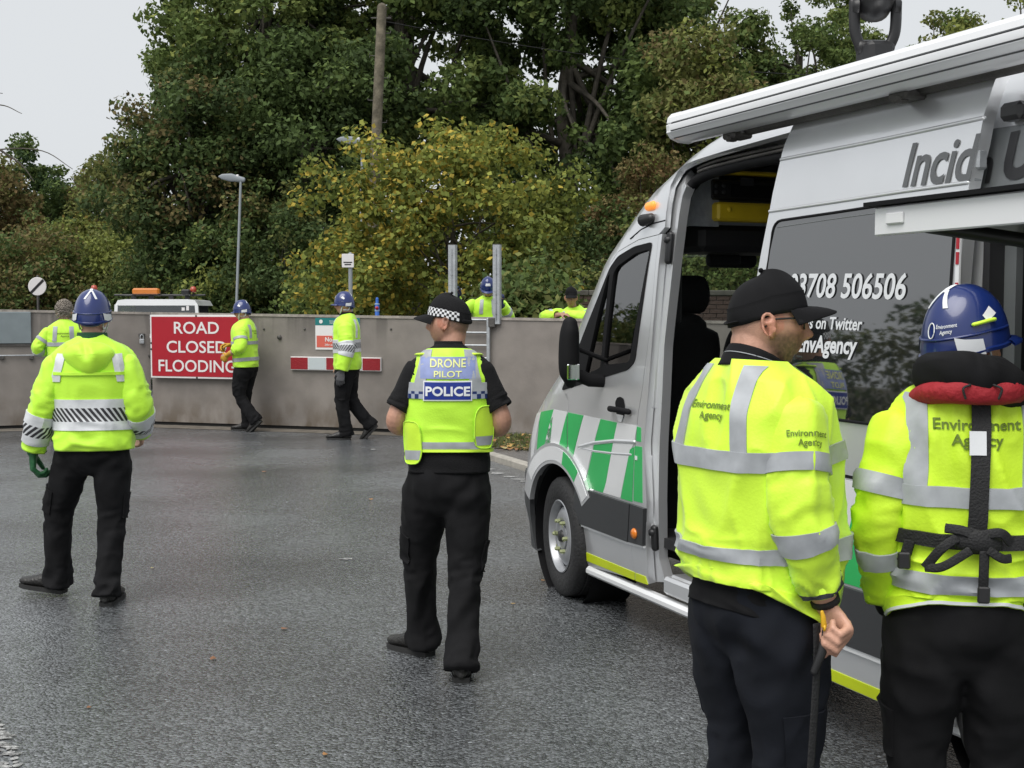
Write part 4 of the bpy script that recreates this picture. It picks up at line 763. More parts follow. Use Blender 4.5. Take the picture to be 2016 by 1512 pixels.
SEAL = px([(1560, 296), (1480, 310), (1402, 330), (1376, 340), (1362, 358), (1352, 385), (1338, 460), (1327, 540), (1313, 680), (1304, 850), (1300, 1010), (1300, 1100), (1308, 1140), (1330, 1162), (1400, 1190), (1560, 1256)], -.09); SEAL = np.array(SEAL)
b = MB(); b.tube(on(*dens(SEAL, 4).T, -.085), .026, 10, True, .030); b.build('door_seal', M['rubber'], VAN, True)
TRK = [TOPO[1], TOPO[2], TOPO[3], (-2.9, TOPO[3][1] + .035)] + [(-2.9, SEAL[0][1] - .01)] + [tuple(q) for q in SEAL[:5]] + [(TOPO[1][0] - .02, TOPO[1][1] - .10)]
skin('door_track', TRK, M['int_dark'], -.075, .03, (), .1); 
for dz in (.03, .065): a = px([(1378, 336 - dz * 260), (1470, 312 - dz * 260), (1560, 292 - dz * 260)], -.06); line('track_rail', dens(a, 6), .008, M['dsteel'], -.055)
# step under the opening
b = MB(); b.box((-2.0, .93, .305), (1.55, .05, .09), None, .015); b.box((-2.0, .80, .345), (1.5, .25, .03), None, .01); b.build('step', M['silver'], VAN); b = MB(); b.box((-2.0, .72, .43), (1.5, .10, .12)); b.box((-2.0, .05, .50), (2.2, 1.7, .05)); b.build('floor', M['int_dark'], VAN)
# --- sliding door, slid back and standing off the side
SO = .085
SD = [(1559, 261), (1543, 296), (1536, 322), (1515, 418), (1490, 548), (1472, 680), (1462, 830), (1460, 1000), (1462, 1150)]
a = px(SD, SO); zb_ = .255; lead = a + [(a[-1][0], zb_)]
trail = px([(1907, 372), (1926, 289), (1935, 241), (1962, 161)], SO); xt = trail[0][0]; SDP = lead + [(xt + .02, zb_), (xt + .015, 1.3)] + trail
sd = skin('sliding_door', SDP, M['silver'], SO, .05, (), .08)
WIN = px([(1527, 440), (1640, 424), (1800, 400), (1893, 386)], SO); zlow = vp(1607, 823, SO)[1]; xw = px([(1508, 560), (1496, 690)], SO)
WINP = rnd([WIN[0], WIN[1], WIN[2], (xt + .045, WIN[3][1]), (xt + .045, zlow), (xw[1][0] - .0, zlow), xw[1], xw[0]], [.05, 0, 0, .05, .05, .05, 0, 0]); win = skin('side_window', WINP, M['mirror_black'], SO + .006, .01, (), .12, sd)
line('window_seal', np.array(WINP + WINP[:1]), .006, M['rubber'], SO + .006, sd)
for pts in ([(1537, 322), (1700, 291), (1934, 243)], [(1515, 420), (1640, 402), (1780, 381), (1905, 364)]): line('door_crease', dens(px(pts, SO), 12), .009, M['silver'], SO - .003, sd)
for pts, m_ in (([(1533, 452), (1640, 436), (1790, 416)], 'clad'),): line('window_inner_line', dens(px(pts, SO), 8), .0025, M['vgrey'], SO + .006, sd)
# band, groove, squares, cladding, skirt of the sliding door; x range of the door
xl = lead[-1][0] - .004; xr_ = xt + .03
def band_(name, z0, z1, m, off=.004, x0=None, x1=None, parent=sd, th=.006): return skin(name, [(x0 or xl, z0), (x1 or xr_, z0), (x1 or xr_, z1), (x0 or xl, z1)], m, SO + off, th, (), .12, parent)
zg = vp(1645, 933, SO)[1]; band_('door_groove', zg - .012, zg, M['rubber'], .001); zc1 = vp(1700, 1162, SO)[1]; zc0 = vp(1700, 1276, SO)[1]; band_('door_cladding', zc0, zc1, M['clad'], .018, th=.02); band_('skirt_trim', zc0 - .022, zc0 - .002, M['alu'], .012, th=.01); zy1, zy0 = vp(1700, 1338, SO)[1], vp(1700, 1359, SO)[1]; band_('yellow_stripe', zy0, zy1, M['vyellow'], .003, th=.003)
skin('lamp_recess', rnd(px([(1600, 905), (1640, 917), (1652, 924), (1640, 930), (1600, 918)], SO), .01), M['white_paint'], SO + .004, .005, (), .2, sd)
ztop, zbot = zg - .02, zc1 + .01; xe_ = vp(1694, 950, SO)[0]
xs_ = [xe_ + .33 * k for k in (-2, -1, 0, 1, 2)]
for k in range(-2, 3):
    a0, a1 = xe_ - .34 * (k + 1), xe_ - .34 * k; m_ = M['vgreen'] if k % 2 == 0 else M['white_paint']; q0, q1 = [min(max(v_, xr_), xl) for v_ in (a0, a1)]; s0, s1 = [min(max(v_ + .115, xr_), xl) for v_ in (a0, a1)]
    if q1 - q0 < .01: continue
    skin('green_square' if k % 2 == 0 else 'white_square', [(q0, ztop), (q1, ztop), (s1, zbot), (s0, zbot)], m_, SO + .003, .003, (), .1, sd)
# lettering on the door
def vletters(name, txt, u0, v0, u1, v1, hpx, m, off, parent, bold=.02, shear=.12, align='LEFT', sx=None, fn=on):
    a, b_ = vp(u0, v0, off), vp(u1, v1, off); top = vp((u0 + u1) / 2, (v0 + v1) / 2 - hpx, off); d = b_ - a; Lr = np.linalg.norm(d); hh = top[1] - (a[1] + b_[1]) / 2
    V, F = text_mesh(txt, 1.0, bold, shear, 'LEFT'); wv = V[:, 0].max() - V[:, 0].min(); V = V - (V[:, 0].min(), 0); size = hh / .72; V = V * (Lr / wv, size); V, F = clip_grid(V, F, .1); d = d / Lr
    X = a[0] + V[:, 0] * d[0]; Z = a[1] + V[:, 0] * d[1] + V[:, 1]; return mk(name, on(X, Z, off + .003), F, m, parent, False)
M['letter_grey'] = mat('grey_letter', (.11, .115, .12), .4)
inc = vletters('title_lettering', 'Incid', 1777, 372, 1920, 358, 84, M['letter_grey'], SO + .001, sd, .018, .18)
vletters('phone_lettering', '03708 506506', 1553, 586, 1783, 592, 49, M['white_print'], SO + .008, sd, .018, .16); vletters('small_lettering', 'Follow us on Twitter', 1530, 646, 1698, 653, 24, M['white_print'], SO + .008, sd, .02, .16); vletters('handle_lettering', '@EnvAgency', 1545, 692, 1688, 699, 33, M['white_print'], SO + .008, sd, .03, .16)
# trailing edge fittings of the door
for (u, v) in ((1925, 320), (1915, 345)): p_ = vp(u, v, SO - .03); b = MB(); b.box(on(p_[0] - .01, p_[1], SO - .03), (.03, .045, .07), None, .008); b.build('door_catch', M['steel'], sd)
# --- body behind the door
ZB = 2.60; HX0, HX1 = -3.385, -5.05; hz0, hz1 = .98, 2.02
BODY = [(-2.62, .26), (-2.62, 2.30), (-2.62, ZB), (-5.62, ZB), (-5.62, .26)] ; BODY = [(-2.62, ZB), (-5.62, ZB), (-5.62, .26), (RX - .44, .26)] + arch(RX, .44, -10, 190, 24) + [(-2.62, .26)]
HOLE = rnd([(HX0, hz1), (HX1, hz1), (HX1, hz0), (HX0, hz0)], .06)
body = skin('body_side', BODY, M['silver'], 0, .03, [HOLE], .12)
skin('wheel_arch', arch(RX, .53, 5, 175, 30) + arch(RX, .425, 175, 5, 30), M['silver'], .02, .03, (), .06)
for z0, z1, m_, o_ in ((.47, .68, 'clad', .016), (.25, .33, 'vyellow', .003)):
    for x0, x1 in ((-2.7, RX + .56), (RX - .56, -5.6)): skin('side_cladding' if m_ == 'clad' else 'yellow_stripe', [(x0, z0), (x1, z0), (x1, z1), (x0, z1)], M[m_], o_, .016 if m_ == 'clad' else .003, (), .2)
for k in range(4): x0 = -3.45 - .5 * k; skin('green_square' if k % 2 else 'white_square', [(x0, .93), (x0 - .5, .93), (x0 - .4, .70), (x0 + .1, .70)], M['vgreen'] if k % 2 else M['white_paint'], .003, .003, (), .1, body, keep=lambda c: (c[0] - RX) ** 2 + (c[1] - .36) ** 2 > .47 ** 2)
skin('painted_shade_panel', px([(1900, 262), (2060, 238), (2060, 366), (1880, 384)]), M['vgrey'], .002, .003, (), .15, body)  # shade behind the door painted as a grey panel; the body is silver
vletters('unit_lettering', 'U', 1974, 352, 2040, 340, 88, mat('black_letter', (.02, .02, .022), .4), .002, body, .05, .10); vletters('unit_lettering', 'n', 1922, 362, 1952, 357, 70, mat('black_letter_print', (.03, .03, .032), .4), .002, body, .03, .15)
b = MB(); b.box(on(vp(2012, 225)[0], vp(2012, 225)[1], .03), (.10, .06, .06), None, .015); b.build('side_work_lamp', M['plastic_b'], body)
# locker behind the raised flap
b = MB(); b.box((-4.2, .38, 1.5), (1.7, .04, 1.1)); b.box((HX0 - .02, .66, 1.5), (.03, .56, 1.1)); b.box((-4.2, .66, .99), (1.6, .56, .03)); b.box((-4.2, .66, 2.03), (1.6, .56, .03)); b.build('locker', M['int_dark'], VAN)
p_ = vpl(1978, 590, .80); b = MB(); b.box((p_[0], .74, 1.50), (.02, .22, .98), None, .004); b.build('white_board', M['white'], VAN); skin('edge_strip', px([(1889, 462), (1896, 462), (1889, 700), (1881, 700)], SO), M['alu'], SO + .012, .008, (), .2, sd)
for v0 in (470, 500, 560): skin('red_mark', px([(1889.5 - (v0 - 462) * .03, v0), (1895 - (v0 - 462) * .03, v0), (1894 - (v0 - 462) * .03, v0 + 24), (1888.5 - (v0 - 462) * .03, v0 + 24)], SO), M['red'], SO + .0145, .003, (), .2, sd)
pl = MB(); pl.box((vpl(1925, 560, .9)[0], .86, 1.45), (.30, .03, .9)); plo = pl.build('dark_side_board', M['vgrey'], VAN); q = vpl(1905, 566, .885); V, F = text_mesh('nt', .19, .03); mk('board_lettering', np.c_[q[0] - V[:, 0], np.full(len(V), .8765 + .0), q[1] + V[:, 1]] + (0, .0, 0), F, M['plastic_b'], plo, False)
# the flap itself, hinged along its top and held out level
FY = 1.56; f0 = vpl(1731, 408, FY); f1 = vpl(2016, 374, FY); zf = f0[1]; xf0 = f0[0]; fl_ = MB(); ye = .99; fl_.box(((xf0 + HX1) / 2, (ye + FY) / 2, zf - .012), (xf0 - HX1, FY - ye, .024), None, .004); fo = fl_.build('locker_flap', M['alu'], VAN)
b = MB(); b.box(((xf0 + HX1) / 2, FY + .006, zf - .045), (xf0 - HX1, .024, .085), None, .004); b.build('flap_lip', M['alu'], fo); b = MB(); b.box(((xf0 + HX1) / 2, FY + .01, zf + .008), (xf0 - HX1 + .05, .06, .012)); b.build('flap_seal', M['rubber'], fo); b = MB(); b.box((xf0 - .012, (ye + FY) / 2, zf - .04), (.02, FY - ye, .06), None, .004); b.build('flap_edge', M['alu'], fo)
b = MB(); b.box((xf0 - .10, FY + .022, zf - .04), (.075, .012, .035), None, .004); b.build('flap_catch', M['white'], fo); b = MB(); b.box((xf0 - .62, 1.28, zf - .030), (1.0, .34, .012), None, .004); b.build('flap_lining', mat('olive_lining', (.12, .125, .09), .5), fo)
b = MB(); b.tube([(xf0 - .10, 1.46, zf - .06), (xf0 - .45, 1.0, zf - .16)], .022, 10); b.tube([(xf0 - .28, 1.23, zf - .11), (xf0 - .62, .94, zf - .20)], .012, 8); b.build('gas_strut', M['plastic_b'], fo, True); b = MB(); b.box((xf0 - .5, 1.02, zf - .07), (.9, .05, .05), None, .006); b.build('light_bar', M['clad'], fo)
# --- roof, far side, rear
xs = np.linspace(0, 1, 24); prof = [(s_ * Wz(z), z) for s_, z in [(1, z) for z in np.linspace(2.60, 2.72, 7)] + [(-1, z) for z in np.linspace(2.72, 2.60, 7)[1:]]]
G = np.stack([np.stack([-5.62 + (np.array([float(XE(min(p[1], 2.716))) for p in prof]) + 5.62) * x, np.array([p[0] for p in prof]), np.array([p[1] for p in prof])], -1) for x in xs]); H = G - (0, 0, .03); grid_patch('roof', M['silver'], VAN, G, H); nose('roof_front', 2.60, 2.718, M['silver'], 6)
RWIN = [tuple(q) for q in [(-1.02, 1.30), (-.05, 1.30), (-.62, 2.0), (-1.02, 2.04)]]
RS = [(-5.62, .26), (-5.62, 2.60), (float(XE(2.6)), 2.60)] + [(float(XE(z)), z) for z in np.linspace(2.5, .68, 16)] + arch(AX, .44, 46, 180, 12)[:] + [(-.46, .26), (RX + .44, .26)] + arch(RX, .44, 0, 180, 16) + [(RX - .44, .26)]
skin('far_side', RS, M['silver'], 0, .03, [RWIN], .15, None, on, None, -1); skin('far_window', shrink(RWIN, -.01), M['wglass'], -.01, .004, (), .2, None, on, None, -1)
b = MB(); b.box((-5.62, 0, 1.43), (.10, 1.90, 2.34), None, .03); b.build('rear_door', M['silver'], VAN); b = MB(); b.box((-3.7, -.05, .52), (3.9, 1.7, .06)); b.box((-2.6, 0, .34), (5.4, .9, .16)); b.build('chassis', M['int_dark'], VAN)
# --- awning
prof = [(.88, 2.505), (.93, 2.487), (1.02, 2.492), (1.085, 2.515), (1.112, 2.548), (1.118, 2.552), (1.118, 2.560), (1.115, 2.563), (1.120, 2.60), (1.118, 2.607), (1.105, 2.612), (1.116, 2.62), (1.108, 2.655), (1.075, 2.685), (1.02, 2.70), (.95, 2.702), (.89, 2.69), (.872, 2.66)]
ax0 = vpl(1322, 250, 1.10)[0]; za = vpl(1330, 280, 1.08)[1]; dz = za - 2.50; prof = [(1.12 + (y - 1.12) * .60, 2.487 + (z - 2.487) * .66 + dz + .012) for y, z in prof]
b = MB(); b.prism(prof, 0, ax0 - .012, -5.3); aw = b.build('awning', M['alu'], VAN, False, sharp=30); b = MB(); c = np.mean(prof, 0); b.prism([tuple(c + (np.array(p_) - c) * 1.03) for p_ in prof], 0, ax0 + .012, ax0 - .012); b.build('end_cap', M['white'], aw)
for (y, z) in ((1.1192, 2.487 + .074 * .66 + .012), (1.1165, 2.487 + .125 * .66 + .012), (1.100, 2.487 + .03 * .66 + .008)): b = MB(); b.tube([(ax0 - .03, y, z + dz), (-5.28, y, z + dz)], .0032, 6); b.build('awning_groove', M['clad'], aw)
for u in (1460, 1795): x = vpl(u, 215, .95)[0]; b = MB(); b.box((x, .97, 2.490 + dz), (.10, .10, .03), None, .008); b.box((x, 1.0, 2.478 + dz), (.04, .05, .03), None, .008); b.build('awning_bracket', M['dsteel'], VAN)
b = MB(); b.tube([(ax0 - .35, .93, 2.512 + dz), (-5.2, .93, 2.512 + dz)], .035, 8, True, .022, front=(0, 0, 1)); b.build('mounting_rail', M['dsteel'], VAN, True)
# --- roof searchlight
q = vpl(1722, 100, .25); sx_, sz_ = q[0], q[1]; zr = 2.70; k = 1.0; t = empty('searchlight', (0, 0, 0)); t.parent = VAN; b = MB(); b.box((sx_, .25, (zr + sz_ + .02) / 2), (.13, .14, max(sz_ - zr + .05, .05)), None, .02); b.build('base', M['plastic_b'], t)
s_ = 85 / (FPX / (EYE * 0 + np.linalg.norm((VO + FW_ * sx_ + LF_ * .25)[:2]))); hw = s_ / 2; b = MB()
dirx = np.array((math.sin(TH), 0)); ax = np.array((-.35, -.94, 0)) * 1.0; cz = sz_ + .20; cc = np.array((sx_, .25, cz))
e1 = np.array((-math.sin(TH) * 1.0, -math.cos(TH), 0)); e1 = np.array(((np.array((1, 0, 0)) @ FW_), (np.array((1, 0, 0)) @ LF_), 0))   # picture-right seen from the road
for sg in (1, -1): b.tube(curve_pts([cc + e1 * sg * hw * .62 + (0, 0, -.185), cc + e1 * sg * hw * .88 + (0, 0, -.11), cc + e1 * sg * hw * .92 + (0, 0, .02)], 5), .020, 8, True, .030); b.lathe([(0, .02), (.035, .018), (.04, -.01)], cc + e1 * sg * hw * .88, tuple(e1 * sg), 14)
b.tube([cc + e1 * hw * .62 + (0, 0, -.185), cc - e1 * hw * .62 + (0, 0, -.185)], .028, 8, True, .035, front=(0, 0, 1)); b.build('yoke', M['plastic_b'], t, True)
e2 = np.cross((0, 0, 1), e1); fd = e2 * .92 + np.array((0, 0, -.25)); b = MB(); b.lathe([(0, -.13), (hw * .45, -.125), (hw * .72, -.07), (hw * .80, .0), (hw * .82, .05), (hw * .78, .055), (hw * .74, .04), (0, .035)], cc + (0, 0, .03), tuple(fd), 22); b.build('lamp_housing', M['plastic_b'], t, True)
# --- cab interior seen through the opening
def ibox(name, u0, v0, u1, v1, y, d, m, bev=.02, par=None): a, c_ = vpl(u0, v0, y), vpl(u1, v1, y); b = MB(); b.box(((a[0] + c_[0]) / 2, y - d / 2, (a[1] + c_[1]) / 2), (abs(a[0] - c_[0]), d, abs(a[1] - c_[1])), None, bev); return b.build(name, m, par or VAN)
def seat(y, u_h=1372):
    hx = vpl(1366, 570, .45)[0]; t = empty('front_seat', (0, 0, 0)); t.parent = VAN; DZ = .15; b = MB(); b.tube([(hx, y - .11, 1.62 + DZ), (hx, y + .07, 1.62 + DZ)], .105, 16, True, .055, front=(1, 0, 0)); b.build('headrest', M['seat'], t, True); b = MB()
    b.tube(curve_pts([(hx + .14, y, .80 + DZ), (hx + .06, y, 1.1 + DZ), (hx + .02, y, 1.35 + DZ), (hx + .0, y, 1.44 + DZ)], 5), np.interp(np.linspace(0, 1, 16), [0, .6, .9, 1], [.25, .255, .22, .15]), 18, True, .085, front=(1, 0, 0)); b.build('seat_back', M['seat'], t, True); b = MB(); b.box((hx + .38, y, .80 + DZ), (.5, .5, .16), None, .06); b.build('seat_cushion', M['seat'], t); b = MB(); b.tube([(hx + .01, y - .06, 1.44 + DZ), (hx, y - .06, 1.6 + DZ)], .008, 6); b.tube([(hx + .01, y + .06, 1.44 + DZ), (hx, y + .06, 1.6 + DZ)], .008, 6); b.build('headrest_post', M['steel'], t, True); return hx
for y in (.52, -.02, -.55): hx = seat(y)
def vpx(u, v, xl):
    r = ray(u, v); E_ = np.array((0, 0, EYE)); t = ((VO + xl * FW_ - E_) @ FW_) / (r @ FW_); P = E_ + t * r - VO; return np.array((P @ LF_, P[2]))
def rear_face(name, u0, v0, u1, v1, xl, d, m, bev=.01, par=None): a, c_ = vpx(u0, v0, xl), vpx(u1, v1, xl); b = MB(); b.box((xl + d / 2, (a[0] + c_[0]) / 2, (a[1] + c_[1]) / 2), (d, abs(a[0] - c_[0]), abs(a[1] - c_[1])), None, bev); return b.build(name, m, par or VAN)
XS = -1.10
sh_ = rear_face('overhead_shelf', 1402, 352, 1640, 402, XS, .5, M['int_dark'], .01); rear_face('overhead_padding', 1414, 397, 1640, 441, XS - .05, .10, M['ypad'], .012); rear_face('padded_strip', 1396, 333, 1640, 352, XS - .03, .08, M['ypad'], .02)
rear_face('shelf_recess', 1440, 362, 1600, 394, XS - .004, .01, M['rubber'], .0, sh_); rear_face('shelf_label', 1458, 350, 1484, 366, XS - .010, .005, M['clad'], .0, sh_)
rear_face('side_lining', 1346, 345, 1415, 446, XS + .01, .03, M['int_grey'], .0); rear_face('header_trim', 1380, 441, 1640, 500, XS + .05, .4, M['int_dark'], .03); rear_face('pillar_lining', 1318, 446, 1346, 640, XS + .01, .06, M['int_dark'], .02); rear_face('sun_visor', 1395, 500, 1460, 522, XS + .25, .03, M['int_dark'], .01)
cpn = rear_face('control_panel', 1402, 357, 1434, 386, XS - .014, .012, M['plastic_b'], .003)
for k in range(2):
    for q in range(2): p_ = vpx(1410 + 15 * k, 365 + 13 * q, XS - .016); b = MB(); b.lathe([(0, .006), (.010, .005), (.012, 0)], (XS - .014, p_[0], p_[1]), (-1, 0, 0), 12); b.build('socket', M['clad'], cpn, True)
b = MB(); b.box((-3.35, 0, 2.50), (3.3, 1.5, .03)); b.build('roof_lining', M['int_grey'], VAN); b = MB(); b.box((-3.2, -.86, 1.5), (4.6, .03, 2.0)); b.build('wall_lining', M['int_grey'], VAN)
p_ = vpx(1440, 512, -.55); b = MB(); b.tube([(-.55, p_[0] - .13, p_[1]), (-.55, p_[0] + .13, p_[1])], .035, 12, True, .045, front=(0, 0, 1)); b.build('rear_view_mirror', M['int_dark'], VAN, True); p_ = vpx(1437, 412, XS - .052); b = MB(); b.lathe([(0, .008), (.012, .006), (.014, 0)], (XS - .05, p_[0], p_[1]), (-1, 0, 0), 12); b.build('padding_button', M['ypad'], VAN, True)
b = MB(); b.tube([(-.42 + .17 * math.cos(a) * .5, -.55 + .19 * math.sin(a), 1.16 + .17 * math.cos(a) * .86) for a in np.linspace(0, 2 * math.pi, 25)], .014, 8, False); b.build('steering_wheel', M['int_dark'], VAN, True)
# --- wheels
def wheel(x, y, steer=0.0, out=1):
    t = empty('wheel', (x, y, .352), steer); t.parent = VAN; b = MB(); pr = [(.215, -.105), (.30, -.112), (.338, -.10), (.350, -.085), (.352, -.04), (.344, -.035), (.344, -.028), (.352, -.024), (.352, .024), (.344, .028), (.344, .035), (.352, .04), (.350, .085), (.338, .10), (.30, .112), (.245, .108), (.215, .095)]; b.lathe(pr, (0, 0, 0), (0, out, 0), 56); b.build('tyre', M['tyre'], t, True, sharp=40)
    b = MB(); b.lathe([(.216, .100), (.210, .104), (.203, .098), (.196, .06), (.188, .045), (.182, .048), (.172, .066), (.150, .080), (.120, .090), (.098, .086), (.085, .070), (.075, .068), (.074, .085), (.045, .088), (0, .088)], (0, 0, 0), (0, out, 0), 48); b.lathe([(.216, -.09), (.2, -.05), (.196, .06)], (0, 0, 0), (0, out, 0), 48); ro = b.build('rim', M['rim'], t, True, sharp=45)
    for k in range(14): a = 2 * math.pi * k / 14; b = MB(); b.lathe([(0, .004), (.013, .004), (.015, 0)], (.180 * math.cos(a), out * .058, .180 * math.sin(a)), (math.cos(a) * .5, out, math.sin(a) * .5), 10); b.build('rim_hole', M['rubber'], t, True)
    for k in range(6): a = 2 * math.pi * k / 6; b = MB(); b.lathe([(0, .030), (.009, .029), (.012, .02), (.014, 0)], (.096 * math.cos(a), out * .086, .096 * math.sin(a)), (0, out, 0), 6); b.prism([(.096 * math.cos(a) + .028 * math.cos(a + 2.2), .096 * math.sin(a) + .028 * math.sin(a + 2.2)), (.096 * math.cos(a) + .013, .096 * math.sin(a) + .01), (.096 * math.cos(a) - .013, .096 * math.sin(a) - .010)], 1, out * .101, out * .105); b.build('wheel_nut', mat('lime_marker', (.28, .31, .16), .5) if 'lime' not in M else M['lime'], t); M.setdefault('lime', t.children[-1].data.materials[0])
    b = MB(); b.lathe([(0, .018), (.03, .016), (.038, 0)], (0, out * .088, 0), (0, out, 0), 18); b.build('hub_cap', M['plastic_b'], t, True)
wheel(AX, .865, R(-7)); wheel(RX, .865); wheel(AX, -.865, R(-7), -1); wheel(RX, -.865, 0, -1)
for x in (AX, RX): b = MB(); b.lathe([(0, -.15), (.43, -.15), (.43, .14)], (x, .80, .36), (0, 1, 0), 40); b.build('wheel_housing', M['rubber'], VAN, True, sharp=40)
# ------------------------------------------------------------------ white recovery 4x4 beyond the wall
TY = 28.5; TX = P_of0(303, TY); TK = tag(empty('recovery_truck', (TX, TY, 0), R(3)), 'white 4x4 truck with amber light bar seen over the wall, driver inside', 'truck')
M['tw'] = mat('truck_white', (.78, .79, .80), .35, coat=.5); M['tglass'] = glass('truck_windscreen', (.80, .86, .88), .1)
zt = EYE + (612 - 589) / FPX * TY; b = MB(); b.prism([(-.93, zt - .14), (-.86, zt - .02), (-.7, zt), (.7, zt), (.86, zt - .02), (.93, zt - .14)], 1, .32, 2.2); b.build('roof', M['tw'], TK)
b = MB(); b.box((0, 1.3, .85), (1.86, 2.6, .62), None, .04); b.box((0, -.75, .90), (1.5, 1.3, .50), None, .06); b.box((0, -.75, .72), (1.86, 1.1, .30), None, .05); b.build('body', M['tw'], TK)
for sx in (-1, 1):
    b = MB(); b.prism([(sx * .90, 1.12), (sx * .97, 1.12), (sx * .93, zt - .12), (sx * .86, zt - .12)], 1, .30, .40); b.build('pillar', M['tw'], TK)
    b = MB(); b.tube([(sx * 1.0, .15, 1.3), (sx * 1.13, .1, 1.42)], .018, 6); b.box((sx * 1.16, .1, 1.50), (.14, .06, .22), None, .02); b.build('mirror', M['plastic_b'], TK)
    t = MB(); t.lathe([(.2, -.11), (.36, -.11), (.38, 0), (.36, .11), (.2, .11), (0, .08)], (sx * .78, -.75, .38), (sx, 0, 0), 24); t.build('wheel', M['tyre'], TK, True); t = MB(); t.lathe([(.2, -.11), (.36, -.11), (.38, 0), (.36, .11), (.2, .11), (0, .08)], (sx * .78, 1.9, .38), (sx, 0, 0), 24); t.build('wheel', M['tyre'], TK, True)
    b = MB(); b.lathe([(0, -.03), (.09, -.025), (.10, 0)], (sx * .62, -1.42, .92), (0, 1, 0), 16); b.build('headlight', M['alu'], TK, True)
b = MB(); b.prism([(.30, 1.14), (.33, zt - .10), (.335, zt - .10), (.305, 1.14)], 0, -.88, .88); b.build('windscreen', M['tglass'], TK); b = MB(); b.box((0, 2.0, 1.4), (1.7, .06, .9)); b.build('rear_wall', M['int_dark'], TK); b = MB(); b.box((0, .48, 1.12), (1.7, .3, .06)); b.build('dashboard', M['int_dark'], TK)
b = MB(); b.box((.60, .302, zt - .22), (.07, .004, .07)); b.box((.70, .302, zt - .20), (.06, .004, .10)); b.build('tax_disc', M['signw'], TK)
b = MB(); b.tube([(-1.02, .7, zt + .10), (1.02, .7, zt + .10)], .022, 8)
for x in (-.6, -.2, .25, .62): b.box((x, .7, zt + .05), (.10, .06, .10))
b.build('roof_rack', M['plastic_b'], TK)
b = MB(); b.box((-.30, .66, zt + .18), (.60, .22, .15), None, .035); lb_ = b.build('light_bar', mat('orange_light_bar', (.55, .17, .02), .35, coat=.5), TK); b = MB(); b.box((-.30, .66, zt + .115), (.60, .18, .03), None, .01); b.build('base', M['plastic_b'], lb_)
for x, z in ((-1.48, zt + .20), (.76, zt + .17)): b = MB(); b.lathe([(0, .13), (.05, .12), (.075, .06), (.07, .0), (.03, -.01)], (x, .68, z), (0, 0, 1), 16); bo = b.build('beacon', mat('red_orange_beacon', (.40, .06, .03), .35, coat=.4), TK, True); b = MB(); b.tube([(x, .68, z), (x, .68, z - .10), (x * .92, .70, zt + .10)], .02, 6); b.build('bracket', M['plastic_b'], bo, True)
b = MB(); b.box((.62, .55, zt + .16), (.20, .16, .14), None, .03); b.build('spotlight', M['plastic_b'], TK)
b = MB(); b.box((0, -1.44, .92), (1.0, .03, .36)); b.build('grille', M['plastic_b'], TK); b = MB(); b.box((0, -1.52, .55), (1.8, .14, .16), None, .02); b.build('front_bumper', M['clad'], TK)
